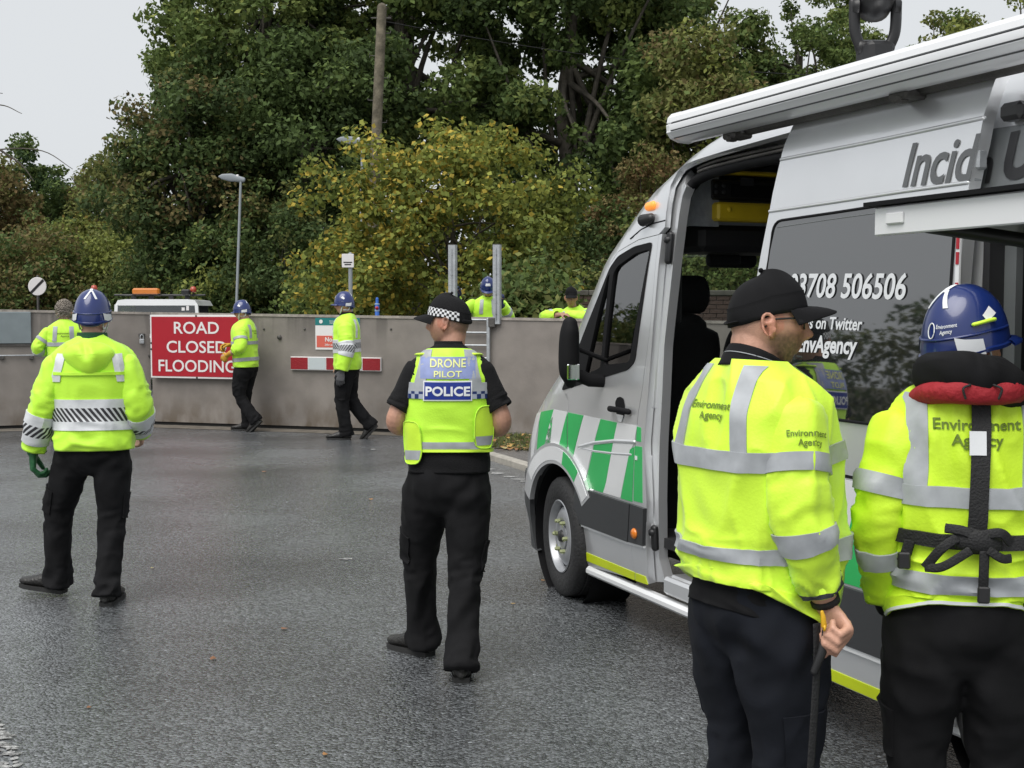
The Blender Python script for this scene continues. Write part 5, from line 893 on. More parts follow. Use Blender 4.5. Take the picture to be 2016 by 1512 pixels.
# ------------------------------------------------------------------ people: cloth surfaces, heads, hands, boots
class Cloth:
    """a tube of cloth: rows (centre, rx, ry) along a path, u = 0 front, .25 right, .5 back, .75 left"""
    def __init__(s, path, rx, ry, n=2.0, front=(0, 1, 0), amp=.006, freq=9.0, aniso=(1, 1, 1), seed=1, folds=(), dome=False):
        s.P = np.asarray(path, float); s.rx = np.asarray(rx, float); s.ry = np.asarray(ry, float); s.n = n
        s.T, s.A, s.B = frames(s.P, front)
        if s.B[len(s.B) // 2] @ np.array((1, 0, 0)) < 0 and abs(s.B[len(s.B) // 2][0]) > .3: s.B = -s.B
        d = np.r_[0, np.cumsum(np.linalg.norm(np.diff(s.P, axis=0), axis=1))]; s.L = d[-1]; s.t = d / s.L
        s.amp, s.freq, s.aniso, s.seed, s.folds = amp, freq, np.array(aniso), seed, folds
    def at(s, u, v, off=0.0):
        u, v = np.broadcast_arrays(np.asarray(u, float), np.asarray(v, float)); sh = u.shape; u = u.ravel(); v = v.ravel()
        I = lambda a: np.stack([np.interp(v, s.t, a[:, i]) for i in range(3)], 1)
        P, A, B = I(s.P), I(s.A), I(s.B); rx = np.interp(v, s.t, s.rx); ry = np.interp(v, s.t, s.ry)
        c, q = np.cos(2 * np.pi * u), np.sin(2 * np.pi * u); e = 2 / s.n
        c2, q2 = np.sign(c) * abs(c) ** e, np.sign(q) * abs(q) ** e
        X = P + A * (ry * c2)[:, None] + B * (rx * q2)[:, None]
        N = A * (c2 / np.maximum(ry, .02))[:, None] + B * (q2 / np.maximum(rx, .02))[:, None]; N /= np.linalg.norm(N, axis=1)[:, None] + 1e-9
        d = 0
        if s.amp:
            Q = X * s.freq * s.aniso
            Q = Q + vnoise(Q * .6, s.seed + 5)[:, None] * np.array((.5, .5, .9)); Q = np.stack([Q[:, 0] + .5 * Q[:, 2], Q[:, 1] - .4 * Q[:, 2], Q[:, 2]], 1); n1 = 1 - abs(vnoise(Q, s.seed)); n2 = 1 - abs(vnoise(Q * 1.9 + 7, s.seed + 1)); d = s.amp * ((n1 ** 4 - .45) * .9 + (n2 ** 3 - .45) * .42 + .30 * vnoise(Q * .5, s.seed + 2))
        for (v0, wd, a, f) in s.folds:       # bunched cloth round a bend or hem
            g = np.exp(-((v - v0) / wd) ** 2)
            d = d + a * g * (1 - 2 * abs(vnoise(np.stack([np.cos(2 * np.pi * u) * 1.3 + v * 3, np.sin(2 * np.pi * u) * 1.3, v * f + .5 * np.sin(2 * np.pi * u)], 1), s.seed + 9)))
        X = X + N * (d + off)[:, None] if np.ndim(d) else X + N * off
        return X.reshape(sh + (3,))
    def mesh(s, mb, nu=40, nv=60, v0=0.0, v1=1.0, hem0=False, hem1=False, close0=False, close1=False):
        V = []; vv = np.linspace(v0, v1, nv); uu = np.arange(nu) / nu
        G = s.at(uu[None, :], vv[:, None]).reshape(-1, nu, 3)
        rows = [G[i] for i in range(nv)]
        def inner(r, k, back): c = r.mean(0); return c + (r - c) * k + back
        if hem0: rows = [inner(rows[0], .86, s.T[0] * .05), inner(rows[0], .965, s.T[0] * .004)] + rows
        if hem1: rows = rows + [inner(rows[-1], .95, -s.T[-1] * .003), inner(rows[-1], .82, -s.T[-1] * .04)]
        k = len(rows); F = []
        for i in range(k - 1):
            for j in range(nu):
                j2 = (j + 1) % nu; F.append([i * nu + j, i * nu + j2, (i + 1) * nu + j2, (i + 1) * nu + j])
        if close0 or hem0: F.append(list(range(nu)))
        if close1 or hem1: F.append([(k - 1) * nu + j for j in range(nu)][::-1])
        return mb.add(np.concatenate(rows), F)
    def patch(s, name, m, parent, u0, u1, v0, v1, nu=24, nv=6, off=.004, thick=.004, full=False):
        """strip of tape on the cloth with its own edges; u0..v1 may be arrays along the strip"""
        uu = np.linspace(0, 1, nu); vv = np.linspace(0, 1, nv)
        u0, u1, v0, v1 = [np.asarray(a, float) for a in (u0, u1, v0, v1)]
        Uq = u0 + (u1 - u0) * uu[None, :] + np.zeros((nv, 1)); Vq = (v0 + (v1 - v0) * vv)[:, None] + np.zeros((1, nu))
        return grid_patch(name, m, parent, s.at(Uq, Vq, off), s.at(Uq, Vq, off - thick))
    def band(s, name, m, parent, v0, v1, nu=96, nv=6, off=.0065):
        uu = np.linspace(0, 1, nu + 1)[None, :]; vv = np.linspace(v0, v1, nv)[:, None]
        return grid_patch(name, m, parent, s.at(uu, vv, off), s.at(uu, vv, off - .006))
    def vz(s, z):
        return np.interp(z, s.P[:, 2], s.t) if s.P[-1, 2] > s.P[0, 2] else np.interp(-np.asarray(z), -s.P[:, 2], s.t)
    def uv_of(s, x, z, side='back'):
        v = s.vz(z); rx = np.interp(v, s.t, s.rx); q = np.clip(np.asarray(x) / rx, -.999, .999)
        sn = np.sign(q) * abs(q) ** (s.n / 2); a = np.arcsin(sn) / (2 * np.pi)
        return (.5 - a if side == 'back' else a), v
    def on(s, x, z, side='back', off=.006):
        u, v = s.uv_of(np.asarray(x, float), np.asarray(z, float), side); return s.at(u, v, off)
    def strip(s, name, m, parent, xa, xb, z0, z1, side='back', nx=5, nz=16, off=.005, lean=0.0):
        t = np.linspace(0, 1, nz)[:, None]; q = np.linspace(0, 1, nx)[None, :]
        Z = z0 + (z1 - z0) * t + 0 * q; X = xa + (xb - xa) * q + lean * t
        return grid_patch(name, m, parent, s.on(X, Z, side, off), s.on(X, Z, side, off - .005))
    def letter(s, name, txt, m, parent, x, z, size, side='back', off=.0038, bold=.012, shear=0, sx=1.0, u=None):
        V, F = text_mesh(txt, size, bold, shear, cell=.02, sx=sx); V = V - (0, size * .35)
        if side == 'back': X = s.on(x + V[:, 0], z + V[:, 1], 'back', off)
        else: X = s.on(x - V[:, 0], z + V[:, 1], 'front', off)
        return mk(name, X, F, m, parent, False)
def ik(a, b, l1, l2, pole):
    a, b, pole = [np.asarray(x, float) for x in (a, b, pole)]
    d = b - a; D = min(np.linalg.norm(d), (l1 + l2) * .999); d = d / np.linalg.norm(d)
    x = (l1 * l1 - l2 * l2 + D * D) / (2 * D); h = math.sqrt(max(l1 * l1 - x * x, 1e-6))
    p = pole - (pole @ d) * d; p /= np.linalg.norm(p); return a + d * x + p * h
def bend(a, b, c, n=22, r=.35):
    """path a-b-c with a rounded middle joint"""
    a, b, c = [np.asarray(x, float) for x in (a, b, c)]
    p = b + (a - b) * r; q = b + (c - b) * r; out = []
    for t in np.linspace(0, 1, n // 2, endpoint=False): out.append(a + (p - a) * t)
    for t in np.linspace(0, 1, n // 2, endpoint=False): out.append((1 - t) ** 2 * p + 2 * t * (1 - t) * b + t * t * q)
    for t in np.linspace(0, 1, n // 2): out.append(q + (c - q) * t)
    P = np.array(out); d = np.r_[0, np.cumsum(np.linalg.norm(np.diff(P, axis=0), axis=1))]; s = np.linspace(0, d[-1], n + 12)
    return np.stack([np.interp(s, d, P[:, i]) for i in range(3)], 1)

def head_shell():
    """skull with brow, sockets, nose, lips, chin; face +Y, centre of the head at the origin"""
    nu, nv = 72, 56; V = []
    for i in range(1, nv):
        ph = math.pi * i / nv
        for j in range(nu):
            a = 2 * math.pi * j / nu; V.append((math.sin(ph) * math.sin(a), math.sin(ph) * math.cos(a), math.cos(ph)))
    V = np.array([(0, 0, 1)] + V + [(0, 0, -1)], float); x, y, z = V.T
    X = x * .0755; Y = y * .097; Z = z * .120
    lo = np.clip(-z, 0, 1)
    X *= 1 - .26 * lo ** 1.6 * np.clip(y + .6, 0, 1); Y = np.where(y > 0, Y * (1 - .08 * lo ** 2), Y * (1 - .30 * lo ** 1.3))
    Y += np.where(y > 0, .020 * lo ** 1.2 * np.clip(y, 0, 1), 0)          # jaw forward
    X *= 1 + .03 * np.exp(-((z - .1) / .35) ** 2); Y += np.where(y < 0, -.006 * np.exp(-((z - .3) / .4) ** 2), 0)
    f = np.clip(y * 3, 0, 1)
    G = lambda cx, cz, sx, sz: np.exp(-((X - cx) / sx) ** 2 - ((Z - cz) / sz) ** 2) * f
    d = .026 * G(0, -.026, .0105, .014) + .016 * G(0, -.008, .009, .020) + .010 * G(0, .012, .009, .018)
    d += .006 * G(.013, -.033, .008, .008) + .006 * G(-.013, -.033, .008, .008)
    d += .006 * G(.024, .034, .022, .009) + .006 * G(-.024, .034, .022, .009)
    d -= .011 * G(.031, .014, .014, .011) + .011 * G(-.031, .014, .014, .011)
    d += .005 * G(.031, .013, .010, .006) + .005 * G(-.031, .013, .010, .006)
    d += .004 * G(.046, -.012, .016, .016) + .004 * G(-.046, -.012, .016, .016)
    d += .0065 * G(0, -.058, .018, .0055) + .0065 * G(0, -.071, .016, .0065) - .004 * G(0, -.0645, .022, .0028) - .005 * G(0, -.082, .018, .006)
    d += .009 * G(0, -.102, .020, .013)
    Y = Y + d
    P = np.stack([X, Y, Z], 1); F = [[0, 1 + j, 1 + (j + 1) % nu] for j in range(nu)]
    for i in range(nv - 2):
        for j in range(nu): F.append([1 + i * nu + j, 1 + (i + 1) * nu + j, 1 + (i + 1) * nu + (j + 1) % nu, 1 + i * nu + (j + 1) % nu])
    b = len(P) - 1; o = 1 + (nv - 2) * nu
    F += [[b, o + (j + 1) % nu, o + j] for j in range(nu)]
    return P, F
HEAD = head_shell()
def ear_shells():
    out = []
    for sx in (-1, 1):
        c = np.array((sx * .076, -.010, .000))
        rim = [c + np.array((sx * (.006 + .010 * max(0, -math.cos(a) * .3 + .5)), -.006 + .017 * -math.sin(a) * 1.0 - .004 * math.cos(a), .030 * math.cos(a))) for a in np.linspace(-2.2, 2.75, 16)]
        out.append(tube(rim, .0048, 7)); out.append(tube([c + (sx * .000, .008, .018), c + (sx * .006, -.004, .004), c + (sx * .004, .004, -.022)], [.010, .013, .010], 8, ry=[.006, .007, .006]))
        out.append(tube([c + (sx * .005, .006, -.020), c + (sx * .005, .005, -.033)], .0065, 7))
    return out
EARS = ear_shells()
def hand_shells(wrist, d, n, th, curl=.5, k=1.0, spread=.0, thumb=.5, fat=1.0):
    """palm + five bent fingers; d towards the fingers, n the way the palm faces, th the thumb side"""
    d, n, th = [np.asarray(a, float) / np.linalg.norm(a) for a in (d, n, th)]
    n = n - (n @ d) * d; n /= np.linalg.norm(n); s = np.cross(d, n); s = s if s @ th > 0 else -s
    w = np.asarray(wrist, float); out = []
    out.append(tube([w - d * .02 * k, w + d * .012 * k, w + d * .05 * k, w + d * .088 * k], np.array([.027, .031, .040, .039]) * k, 14, ry=np.array([.020, .019, .017, .0135]) * k, front=n))
    out.append(tube([w + d * .015 * k + s * .018 * k + n * .006 * k, w + d * .045 * k + s * .026 * k + n * .008 * k], np.array([.016, .017]) * k, 10))
    L = (.046, .029, .022)
    for i, (ox, sc) in enumerate(((.029, .95), (.010, 1.06), (-.010, 1.0), (-.028, .80))):
        p = w + (d * (.090 - .004 * abs(i - 1)) + s * ox) * k; ang = curl * .25 * i * .3; dir_ = d + s * spread * ox * 20; pts = [p - d * .012 * k, p]
        for q, (ln, an) in enumerate(zip(L, (62, 88, 55))):
            ang += R(an) * min(1, curl + .04 * i); v = d * math.cos(ang) + n * math.sin(ang) + s * spread * ox * 18; p = p + v / np.linalg.norm(v) * ln * sc * k; pts.append(p)
        out.append(tube(pts, np.array([.0098, .0098, .0090, .0083, .0072]) * k * fat, 9))
    p = w + (d * .022 + s * .028 + n * .004) * k; v1 = s * .62 + d * .66 + n * .42; v2 = d * .85 + s * .22 * (1 - thumb) + n * .55; v3 = d * .8 - s * .4 * thumb + n * .5
    pts = [p]
    for v, ln in ((v1, .042), (v2, .032), (v3, .026)): p = p + v / np.linalg.norm(v) * ln * k; pts.append(p)
    out.append(tube(pts, np.array([.0135, .0118, .0105, .0085]) * k * fat, 9))
    return out
def boot(parent, fx, fy, yaw, pitch=0.0, lift=0.0, m='boot', roll=0.0):
    """boot with its toe along +Y turned by yaw; pitch lifts the heel (+) or the toe (-)"""
    ys = np.array([-.085, -.07, -.03, .02, .07, .12, .165, .195, .208]); wx = np.array([.022, .036, .040, .041, .046, .052, .049, .037, .018])
    hz = np.array([.030, .058, .075, .080, .066, .050, .040, .034, .024]) * 1.0
    path = np.stack([ys * 0, ys, .022 + hz * .55], 1); V, F = tube(path, wx, 16, True, hz * .62, front=(0, 0, 1))
    up = MB(); up.add(V, F); up.tube([(0, -.035, .05), (0, -.035, .10), (0, -.038, .17)], [.046, .044, .047], 14, True, [.056, .052, .055], front=(0, 1, 0))
    so_ = MB(); out = [(-.036, -.085), (.036, -.085), (.045, -.02), (.046, .05), (.056, .12), (.050, .17), (.030, .207), (-.030, .207), (-.050, .17), (-.056, .12), (-.046, .05), (-.045, -.02)]
    so_.prism([(a, b) for a, b in out], 2, 0, .024)
    for k in range(4): so_.box((0, .095, .031 + .0), (.001, .001, .001)) if False else None
    lace = MB()
    for k in range(4): lace.tube([(-.022, .055 - .026 * k, .098 + .018 * k), (0, .064 - .026 * k, .105 + .018 * k), (.022, .055 - .026 * k, .098 + .018 * k)], .0035, 6)
    piv = np.array((0, .125, 0)) if pitch >= 0 else np.array((0, -.07, 0)); Rm = rotm(yaw, -pitch, roll); Rp = rotm(yaw)
    T = lambda V: (np.asarray(V) - piv) @ Rm.T + piv @ Rp.T + np.array((fx, fy, lift))
    for b in (up, so_, lace): b.V = [T(v) for v in b.V]
    o = up.build('boot', M[m], parent, True); so_.build('sole', M['sole'], o, False); lace.build('laces', M['webbing'], o, True)
    return T(np.array([[0, -.035, .10]]))[0], T(np.array([[0, -.038, .19]]))[0]

def torso_path(rows, lean=0.0, side=0.0, z0=.95):
    """rows of (z, rx, ry, cy) -> smooth path, rx, ry; the trunk leans forward by lean above z0"""
    r = np.array(rows, float); z = np.linspace(r[0, 0], r[-1, 0], 56)
    # smooth interpolation
    def sm(c):
        out = np.interp(z, r[:, 0], c)
        for _ in range(3): out[1:-1] = (out[:-2] + 2 * out[1:-1] + out[2:]) / 4
        return out
    rx, ry, cy = sm(r[:, 1]), sm(r[:, 2]), sm(r[:, 3])
    h = np.clip(z - z0, 0, None); P = np.stack([side * h, cy + lean * h, z], 1)
    return P, rx, ry
TORSO = [(.82, .182, .132, 0), (.95, .188, .140, 0), (1.08, .184, .136, .004), (1.22, .196, .136, .004), (1.36, .212, .136, 0), (1.435, .212, .126, -.006), (1.485, .188, .112, -.012), (1.52, .142, .096, -.016), (1.545, .100, .080, -.014), (1.56, .076, .072, -.010)]

class Person:
    def __init__(s, label, loc, rz, h=1.0, group=None, skin=(.52, .30, .21), lean=0.02, side=0.0):
        s.root = empty('person', loc, rz, h); tag(s.root, label, 'person', group); s.lean, s.side = lean, side
        s.body = MB(); s.skin = skin; s.sh = {}; s.lean0 = lean
    def trunk(s, p):
        h = max(p[2] - .95, 0); return np.array((p[0] + s.side * h, p[1] + s.lean * h, p[2]))
    # ---- legs
    def legs(s, feet, m='black', hem=.082, pockets=True, boots='boot', thigh=1.0, amp=.012, waist=1.04, seed=3, hipx=.098, folds=.017, drop=0.0):
        """feet: for left and right (x, y, yaw, pitch, lift)"""
        tr = MB(); an = []
        for sx, f in zip((-1, 1), feet):
            a, up = boot(s.root, f[0], f[1], f[2], f[3] if len(f) > 3 else 0, f[4] if len(f) > 4 else 0, boots)
            hip = np.array((sx * hipx, -.005, .92 - drop)); pole = np.array((math.sin(-f[2]) * .8, math.cos(f[2]), .1)); D = np.linalg.norm(hip - a)
            l1, l2 = .425, .405
            if D > .99 * (l1 + l2): q = D / (.99 * (l1 + l2)); l1 *= q; l2 *= q
            kn = ik(hip, a, l1, l2, pole); s.body.tube(bend(hip, kn, a), np.linspace(.082, .042, 34), 12)
            e = a + (a - kn) / np.linalg.norm(a - kn) * .055; path = bend(hip + (0, 0, .03), kn, e, 30, .3); t = np.linspace(0, 1, len(path))
            rx = np.interp(t, [0, .12, .3, .5, .7, .88, 1], np.array([.088, .106, .102, .082, .077, .076, hem]) * np.array([thigh, thigh, thigh, 1, 1, 1, 1]))
            ry = rx * np.interp(t, [0, .3, .55, 1], [1.16, 1.12, 1.02, 1.10])
            front = np.array((-math.sin(f[2]) * .6, 1, 0)); c = Cloth(path, rx, ry, 2.15, front, amp, 8.5, (1, 1, .75), seed + sx, folds=((.52, .10, folds * .7, 22), (.95, .10, folds, 26), (.16, .10, folds * .5, 14)))
            c.mesh(tr, 36, 72, 0, 1, close0=True, close1=True); an.append(c)
            if pockets:
                for nm, (ua, ub) in (('cargo_pocket', (.17, .34) if sx > 0 else (.66, .83)),):
                    c.patch(nm, M[m], s.root, ua, ub, .34, .50, 12, 12, .007, .016)
        pel = np.array([(.76, .10, .075, 0), (.80, .150, .108, -.008), (.87, .182, .136, -.018), (.95, .184, .138, -.014), (1.0, .172, .126, -.004), (waist, .168, .122, 0)]); pel[:, 0] -= drop
        P, rx, ry = torso_path(pel, 0)
        c = Cloth(P, rx, ry, 2.2, (0, 1, 0), amp * .8, 8, (1, 1, .8), seed + 7); c.mesh(tr, 48, 40, close0=True, close1=True)
        s.hipc = c; s.body.tube([(0, 0, .84 - drop), (0, 0, 1.0 - drop)], [.13, .13], 14, True, [.09, .09], front=(0, 1, 0)); s.legc = an
        me = remesh(tr, .0125, 1); me.materials.clear(); me.materials.append(M[m]); me.polygons.foreach_set('use_smooth', np.ones(len(me.polygons), bool)); o = bpy.data.objects.new('trousers', me); C.objects.link(o); o.parent = s.root; s.trousers = o; return o
    # ---- upper body inside the clothes
    def core(s, shoulders=.175, neck_r=.056):
        P = np.array([s.trunk(p) for p in ((0, 0, .95), (0, 0, 1.1), (0, 0, 1.25), (0, -.005, 1.38), (0, -.012, 1.45))])
        s.body.tube(P, [.14, .135, .15, .155, .10], 18, True, [.10, .10, .105, .10, .07], front=(0, 1, 0))
    def head(s, yaw=0.0, pitch=0.0, roll=0.0, pos=(0, .015, 1.665), hair=None, neck_r=.058, k=1.0):
        s.hp = s.trunk(np.array(pos)); s.hR = rotm(yaw, pitch, roll); s.hk = k
        T = lambda V: (np.asarray(V) * k) @ s.hR.T + s.hp
        s.hT = T; s.body.add(T(HEAD[0]), HEAD[1])
        for V, F in EARS: s.body.add(T(V), F)
        base = s.trunk(np.array((0, -.022, 1.42))); top = T(np.array([[0, -.028, -.045]]))[0]; mid = (base + top) / 2 + np.array((0, -.004, 0))
        s.body.tube([base, mid, top], [neck_r * 1.25, neck_r, neck_r * 1.0], 16, True, [neck_r * 1.2, neck_r * 1.02, neck_r * 1.08], front=(0, 1, 0)); s.hair = hair
    def arm(s, side, elbow=None, wrist=None, hand=None, r=(.046, .043, .037, .029), sh=(.184, -.012, 1.45)):
        a = s.trunk(np.array((side * sh[0], sh[1], sh[2]))); e = np.asarray(elbow, float); w_ = np.asarray(wrist, float)
        P = bend(a + (e - a) * .22 - np.array((side * .022, 0, 0)), e, w_, 22, .3); t = np.linspace(0, 1, len(P)); rr = np.interp(t, [0, .35, .55, .7, 1], [r[0], r[0] * .92, r[1], r[1] * .97, r[3]])
        s.body.tube(P, rr, 12); s.sh[side] = (a, e, w_)
    def finish(s, vox=.006, style=None):
        """union the body, paint skin, stubble, brows and lips by place on the head"""
        me = remesh(s.body, vox, 1); V = np.zeros(len(me.vertices) * 3); me.vertices.foreach_get('co', V); V = V.reshape(-1, 3)
        H = ((V - s.hp) @ s.hR) / s.hk; x, y, z = H.T; col = np.tile(np.array(s.skin), (len(V), 1))
        inh = (abs(x) < .11) & (abs(y) < .14) & (z > -.14) & (z < .14)
        def paint(mask, c, a=1.0):
            k = (mask * a * inh)[:, None] if np.ndim(mask) else 0; col[:] = col * (1 - k) + np.array(c) * k
        sg = lambda q: 1 / (1 + np.exp(-np.clip(q, -30, 30)))
        st = style or {}
        ns = vnoise(H * 180, 4) * .5 + .5; lo = vnoise(H * 30, 8)
        red = np.exp(-((abs(x) - .045) / .022) ** 2 - ((z + .02) / .025) ** 2) * (y > 0) + np.exp(-(x / .018) ** 2 - ((z + .028) / .02) ** 2) * (y > .08)
        paint(np.clip(red, 0, 1), np.array(s.skin) * (1.02, .74, .70), .55)
        paint(((abs(x) > .073) & (z < .05) & (z > -.05) & (y < .03)) * 1.0, np.array(s.skin) * (1.05, .72, .66), .6)
        paint(np.exp(-(x / .021) ** 2 - ((z + .0645) / .009) ** 2) * (y > .06), np.array(s.skin) * (.85, .48, .45), .8)
        paint(np.exp(-((abs(x) - .03) / .016) ** 2 - ((z - .037) / .005) ** 2) * (y > .05), (.05, .03, .02), .8)
        paint(np.exp(-((abs(x) - .031) / .010) ** 2 - ((z - .014) / .0045) ** 2) * (y > .05), (.05, .035, .03), .85)
        if 'beard' in st:
            c, a = st['beard']
            b = sg((-z - .018 - .06 * np.clip(.05 - y, 0, 1)) / .006) * sg((y + .005) / .008) * sg((z + .135) / .01)
            b *= 1 - np.exp(-(x / .022) ** 2 - ((z + .0645) / .010) ** 2) * (y > .06) * .9
            b *= 1 - np.exp(-(x / .03) ** 2 - ((z + .03) / .022) ** 2) * .9
            paint(b * (.65 + .5 * ns), c, a)
        if 'hair' in st:
            c, a = st['hair']
            b = sg((z - (.035 + .05 * np.clip((y - .02) / .06, -1.6, 1))) / .006); b *= sg((z + .075) / .006)
            paint(np.clip(b * (.7 + .4 * ns), 0, 1), c, a)
        a = me.color_attributes.new('Col', 'FLOAT_COLOR', 'POINT'); c4 = np.ones((len(V), 4)); c4[:, :3] = np.clip(col, 0.003, 1); a.data.foreach_set('color', c4.ravel())
        me.polygons.foreach_set('use_smooth', np.ones(len(me.polygons), bool)); me.materials.clear(); me.materials.append(M['skin']); me.name = 'body'
        o = bpy.data.objects.new('body', me); C.objects.link(o); o.parent = s.root; s.bodyo = o
        for sx in (-1, 1):  # eyes
            e = MB(); e.add(s.hT(np.array([(sx * .031, .073, .0135)]) + .0118 * ico()), ICOF); eo = e.build('eye', M['white'], s.root, True); eo.data.materials[0] = M['eye']
        return o
    # ---- clothes
    def jacket(s, name, m, hem=.88, k=1.12, amp=.008, seed=1, rows=None, sleeves=None, sl_r=(.084, .076, .068, .058), freq=7.5, n=2.25, lets=True, nu=72, nv=84, neck=1.53, sh=None, elfold=.009, an=.7, sl_in=(.02, 0)):
        r = [list(q) for q in (rows or TORSO)]; r = [q for q in r if q[0] > hem + .02]; q0 = np.interp(hem, [q[0] for q in (rows or TORSO)], [q[1] for q in (rows or TORSO)]); q1 = np.interp(hem, [q[0] for q in (rows or TORSO)], [q[2] for q in (rows or TORSO)])
        r = [[hem, q0, q1, 0]] + r
        for q in r:
            kk = k if q[0] < 1.44 else 1 + (k - 1) * max(0, (1.58 - q[0]) / .14); q[1] *= kk; q[2] *= kk * 1.04
        P, rx, ry = torso_path(r, s.lean, s.side)
        c = Cloth(P, rx, ry, n, (0, 1, 0), amp, freq, (1.0, 1.0, an), seed, folds=((.06, .10, amp * .9, 9), (.25, .1, amp * .5, 10)))
        mb = MB(); c.mesh(mb, nu, nv, hem0=True); s.jc = c
        o = mb.build(name, m, s.root, True); s.jo = o; s.slc = {}
        for sd in (sleeves or ()):
            a, e, w_ = s.sh[sd]; off = np.array((-sd * sl_in[0], 0, sl_in[1])); full = sleeves[sd]
            end = e + (w_ - e) * full if full > 0 else a + (e - a) * -full
            path = bend(a + off, e, end, 26, .32) if full > 0 else np.linspace(a + off, end, 30); t = np.linspace(0, 1, len(path))
            # rounded shoulder start
            rx2 = np.interp(t, [0, .02, .05, .10, .2, .45, .75, 1], [.035, .058, .074, sl_r[0] * .97, sl_r[0], sl_r[1], sl_r[2], sl_r[3]]); ry2 = rx2 * 1.08
            fr = np.array((0, 1, 0)) if abs((end - a)[1]) < .75 * np.linalg.norm(end - a) else np.array((0, 0, 1))
            mid = .5 if np.linalg.norm(end - e) > .15 else .9
            sc = Cloth(path, rx2, ry2, 2.1, fr, amp * .85, freq * 1.2, (1, 1, an), seed + 20 + sd, folds=((mid, .16, elfold, 16), (.96, .08, elfold * .7, 16)))
            m2 = MB(); sc.mesh(m2, 36, 64, close0=True, hem1=True); so_ = m2.build('sleeve', m, s.root, True); s.slc[sd] = (sc, so_)
        return c
    def collar(s, m, z0=1.47, z1=1.565, r=.082, name='collar', n=28, flare=1.0, tilt=.0):
        z0 += .022; z1 += .004; P = np.linspace(s.trunk(np.array((0, -.014 - tilt, z0))), s.trunk(np.array((0, -.012 + tilt, z1))), 8); rr = np.linspace(r * 1.12, r * flare, 8)
        c = Cloth(P, rr, rr * 1.02, 2, (0, 1, 0), .003, 20, seed=5); mb = MB(); c.mesh(mb, n, 10, hem1=True, close0=True); return mb.build(name, m, s.root, True)
    def glove(s, side, m, d, n, th, curl=.5, name='glove', cuff=.07, k=1.28):
        a, e, w_ = s.sh[side]; f = (e - w_) / np.linalg.norm(e - w_); mb = MB()
        for V, F in hand_shells(w_, d, n, th, curl, k, fat=1.22): mb.add(V, F)
        mb.tube([w_ + f * cuff, w_ + f * .02, w_ - f * .01], [.043, .038, .034], 14, True, [.040, .034, .028])
        me = remesh(mb, .005, 1); me.materials.clear(); me.materials.append(m); me.polygons.foreach_set('use_smooth', np.ones(len(me.polygons), bool))
        o = bpy.data.objects.new(name, me); C.objects.link(o); o.parent = s.root; return o
    def hand(s, side, d, n, th, curl=.5, k=1.0, thumb=.5, fat=1.0):
        w_ = s.sh[side][2]
        for V, F in hand_shells(w_, d, n, th, curl, k, thumb=thumb, fat=fat): s.body.add(V, F)
    # ---- head wear
    def hard_hat(s, lamp=False, tilt=0.0, name='hard_hat', stickers=True):
        """blue climbing-style helmet with rim, peak, vents, white pads and emblem"""
        nu, nv = 60, 22; T0 = rotm(0, tilt)
        def dome(a, t, off=0.0):     # a round the head (0 = front), t: 0 rim .. 1 crown
            q = np.cos(t * np.pi / 2) ** .82; zz = np.sin(t * np.pi / 2)
            rim = -.004 - .034 * np.clip(-np.cos(a), 0, 1) ** 1.2 - .012 * abs(np.sin(a)) ** 3
            rx, ry = .107 + off, .128 + off
            X = rx * q * np.sin(a); Y = ry * q * np.cos(a) - .004; Z = rim + (.150 + off - rim) * zz
            ridge = .004 * np.exp(-((X) / .018) ** 2) * zz
            groove = -.004 * np.exp(-((abs(X) - .042) / .006) ** 2) * np.clip(zz * 2 - .4, 0, 1) * np.clip(1.3 - zz, 0, 1)
            return np.stack([X, Y, Z + ridge + groove], -1)
        A = np.linspace(0, 2 * np.pi, nu, endpoint=False)[None, :]; Tt = np.linspace(0, .985, nv)[:, None]
        G = dome(A, Tt); rows = [G[i] for i in range(nv)]
        rimo = dome(A[0], np.zeros(nu), .006); rimo[:, 2] -= .004; low = dome(A[0], np.zeros(nu), .004); low[:, 2] -= .013; inn = low * np.array((.93, .93, 1))
        rows = [inn * (.97, .97, 1) + (0, 0, .05), inn, low, rimo] + rows
        V = np.concatenate(rows + [np.array([[0, -.004, .1525]])]); k = len(rows); F = []
        for i in range(k - 1):
            for j in range(nu): F.append([i * nu + j, i * nu + (j + 1) % nu, (i + 1) * nu + (j + 1) % nu, (i + 1) * nu + j])
        F += [[(k - 1) * nu + j, (k - 1) * nu + (j + 1) % nu, k * nu] for j in range(nu)]
        Z0 = np.array((0, 0, .016)); T = lambda P: s.hT((np.asarray(P) @ T0.T) + Z0)
        mb = MB(); mb.add(T(V), F)
        pk = []                                              # peak
        aa = np.linspace(-1.0, 1.0, 17)
        for e, dz in ((.0, .004), (.5, .003), (1, -.004), (1, -.010), (.4, -.004), (0, -.006)):
            p = dome(aa, np.zeros(17), .002); ex = np.cos(aa / 1.0 * 1.25).clip(0, 1) ** .8
            p = p + np.stack([np.sin(aa) * .010 * e * ex, .046 * e * ex, dz + 0 * aa - .006 * e], -1); pk.append(p)
        V2 = np.concatenate(pk); F2 = [[i * 17 + j, i * 17 + j + 1, (i + 1) * 17 + j + 1, (i + 1) * 17 + j] for i in range(5) for j in range(16)]
        mb.add(T(V2), F2); o = mb.build(name, M['helmet'], s.root, True, sharp=40)
        band = MB()                                          # lower skirt line moulded round the back
        aa = np.linspace(.9, 2 * math.pi - .9, 40); band.tube(T(dome(aa, .16 + 0 * aa, .001)), .0042, 6); band.build('ridge', M['helmet'], o, True)
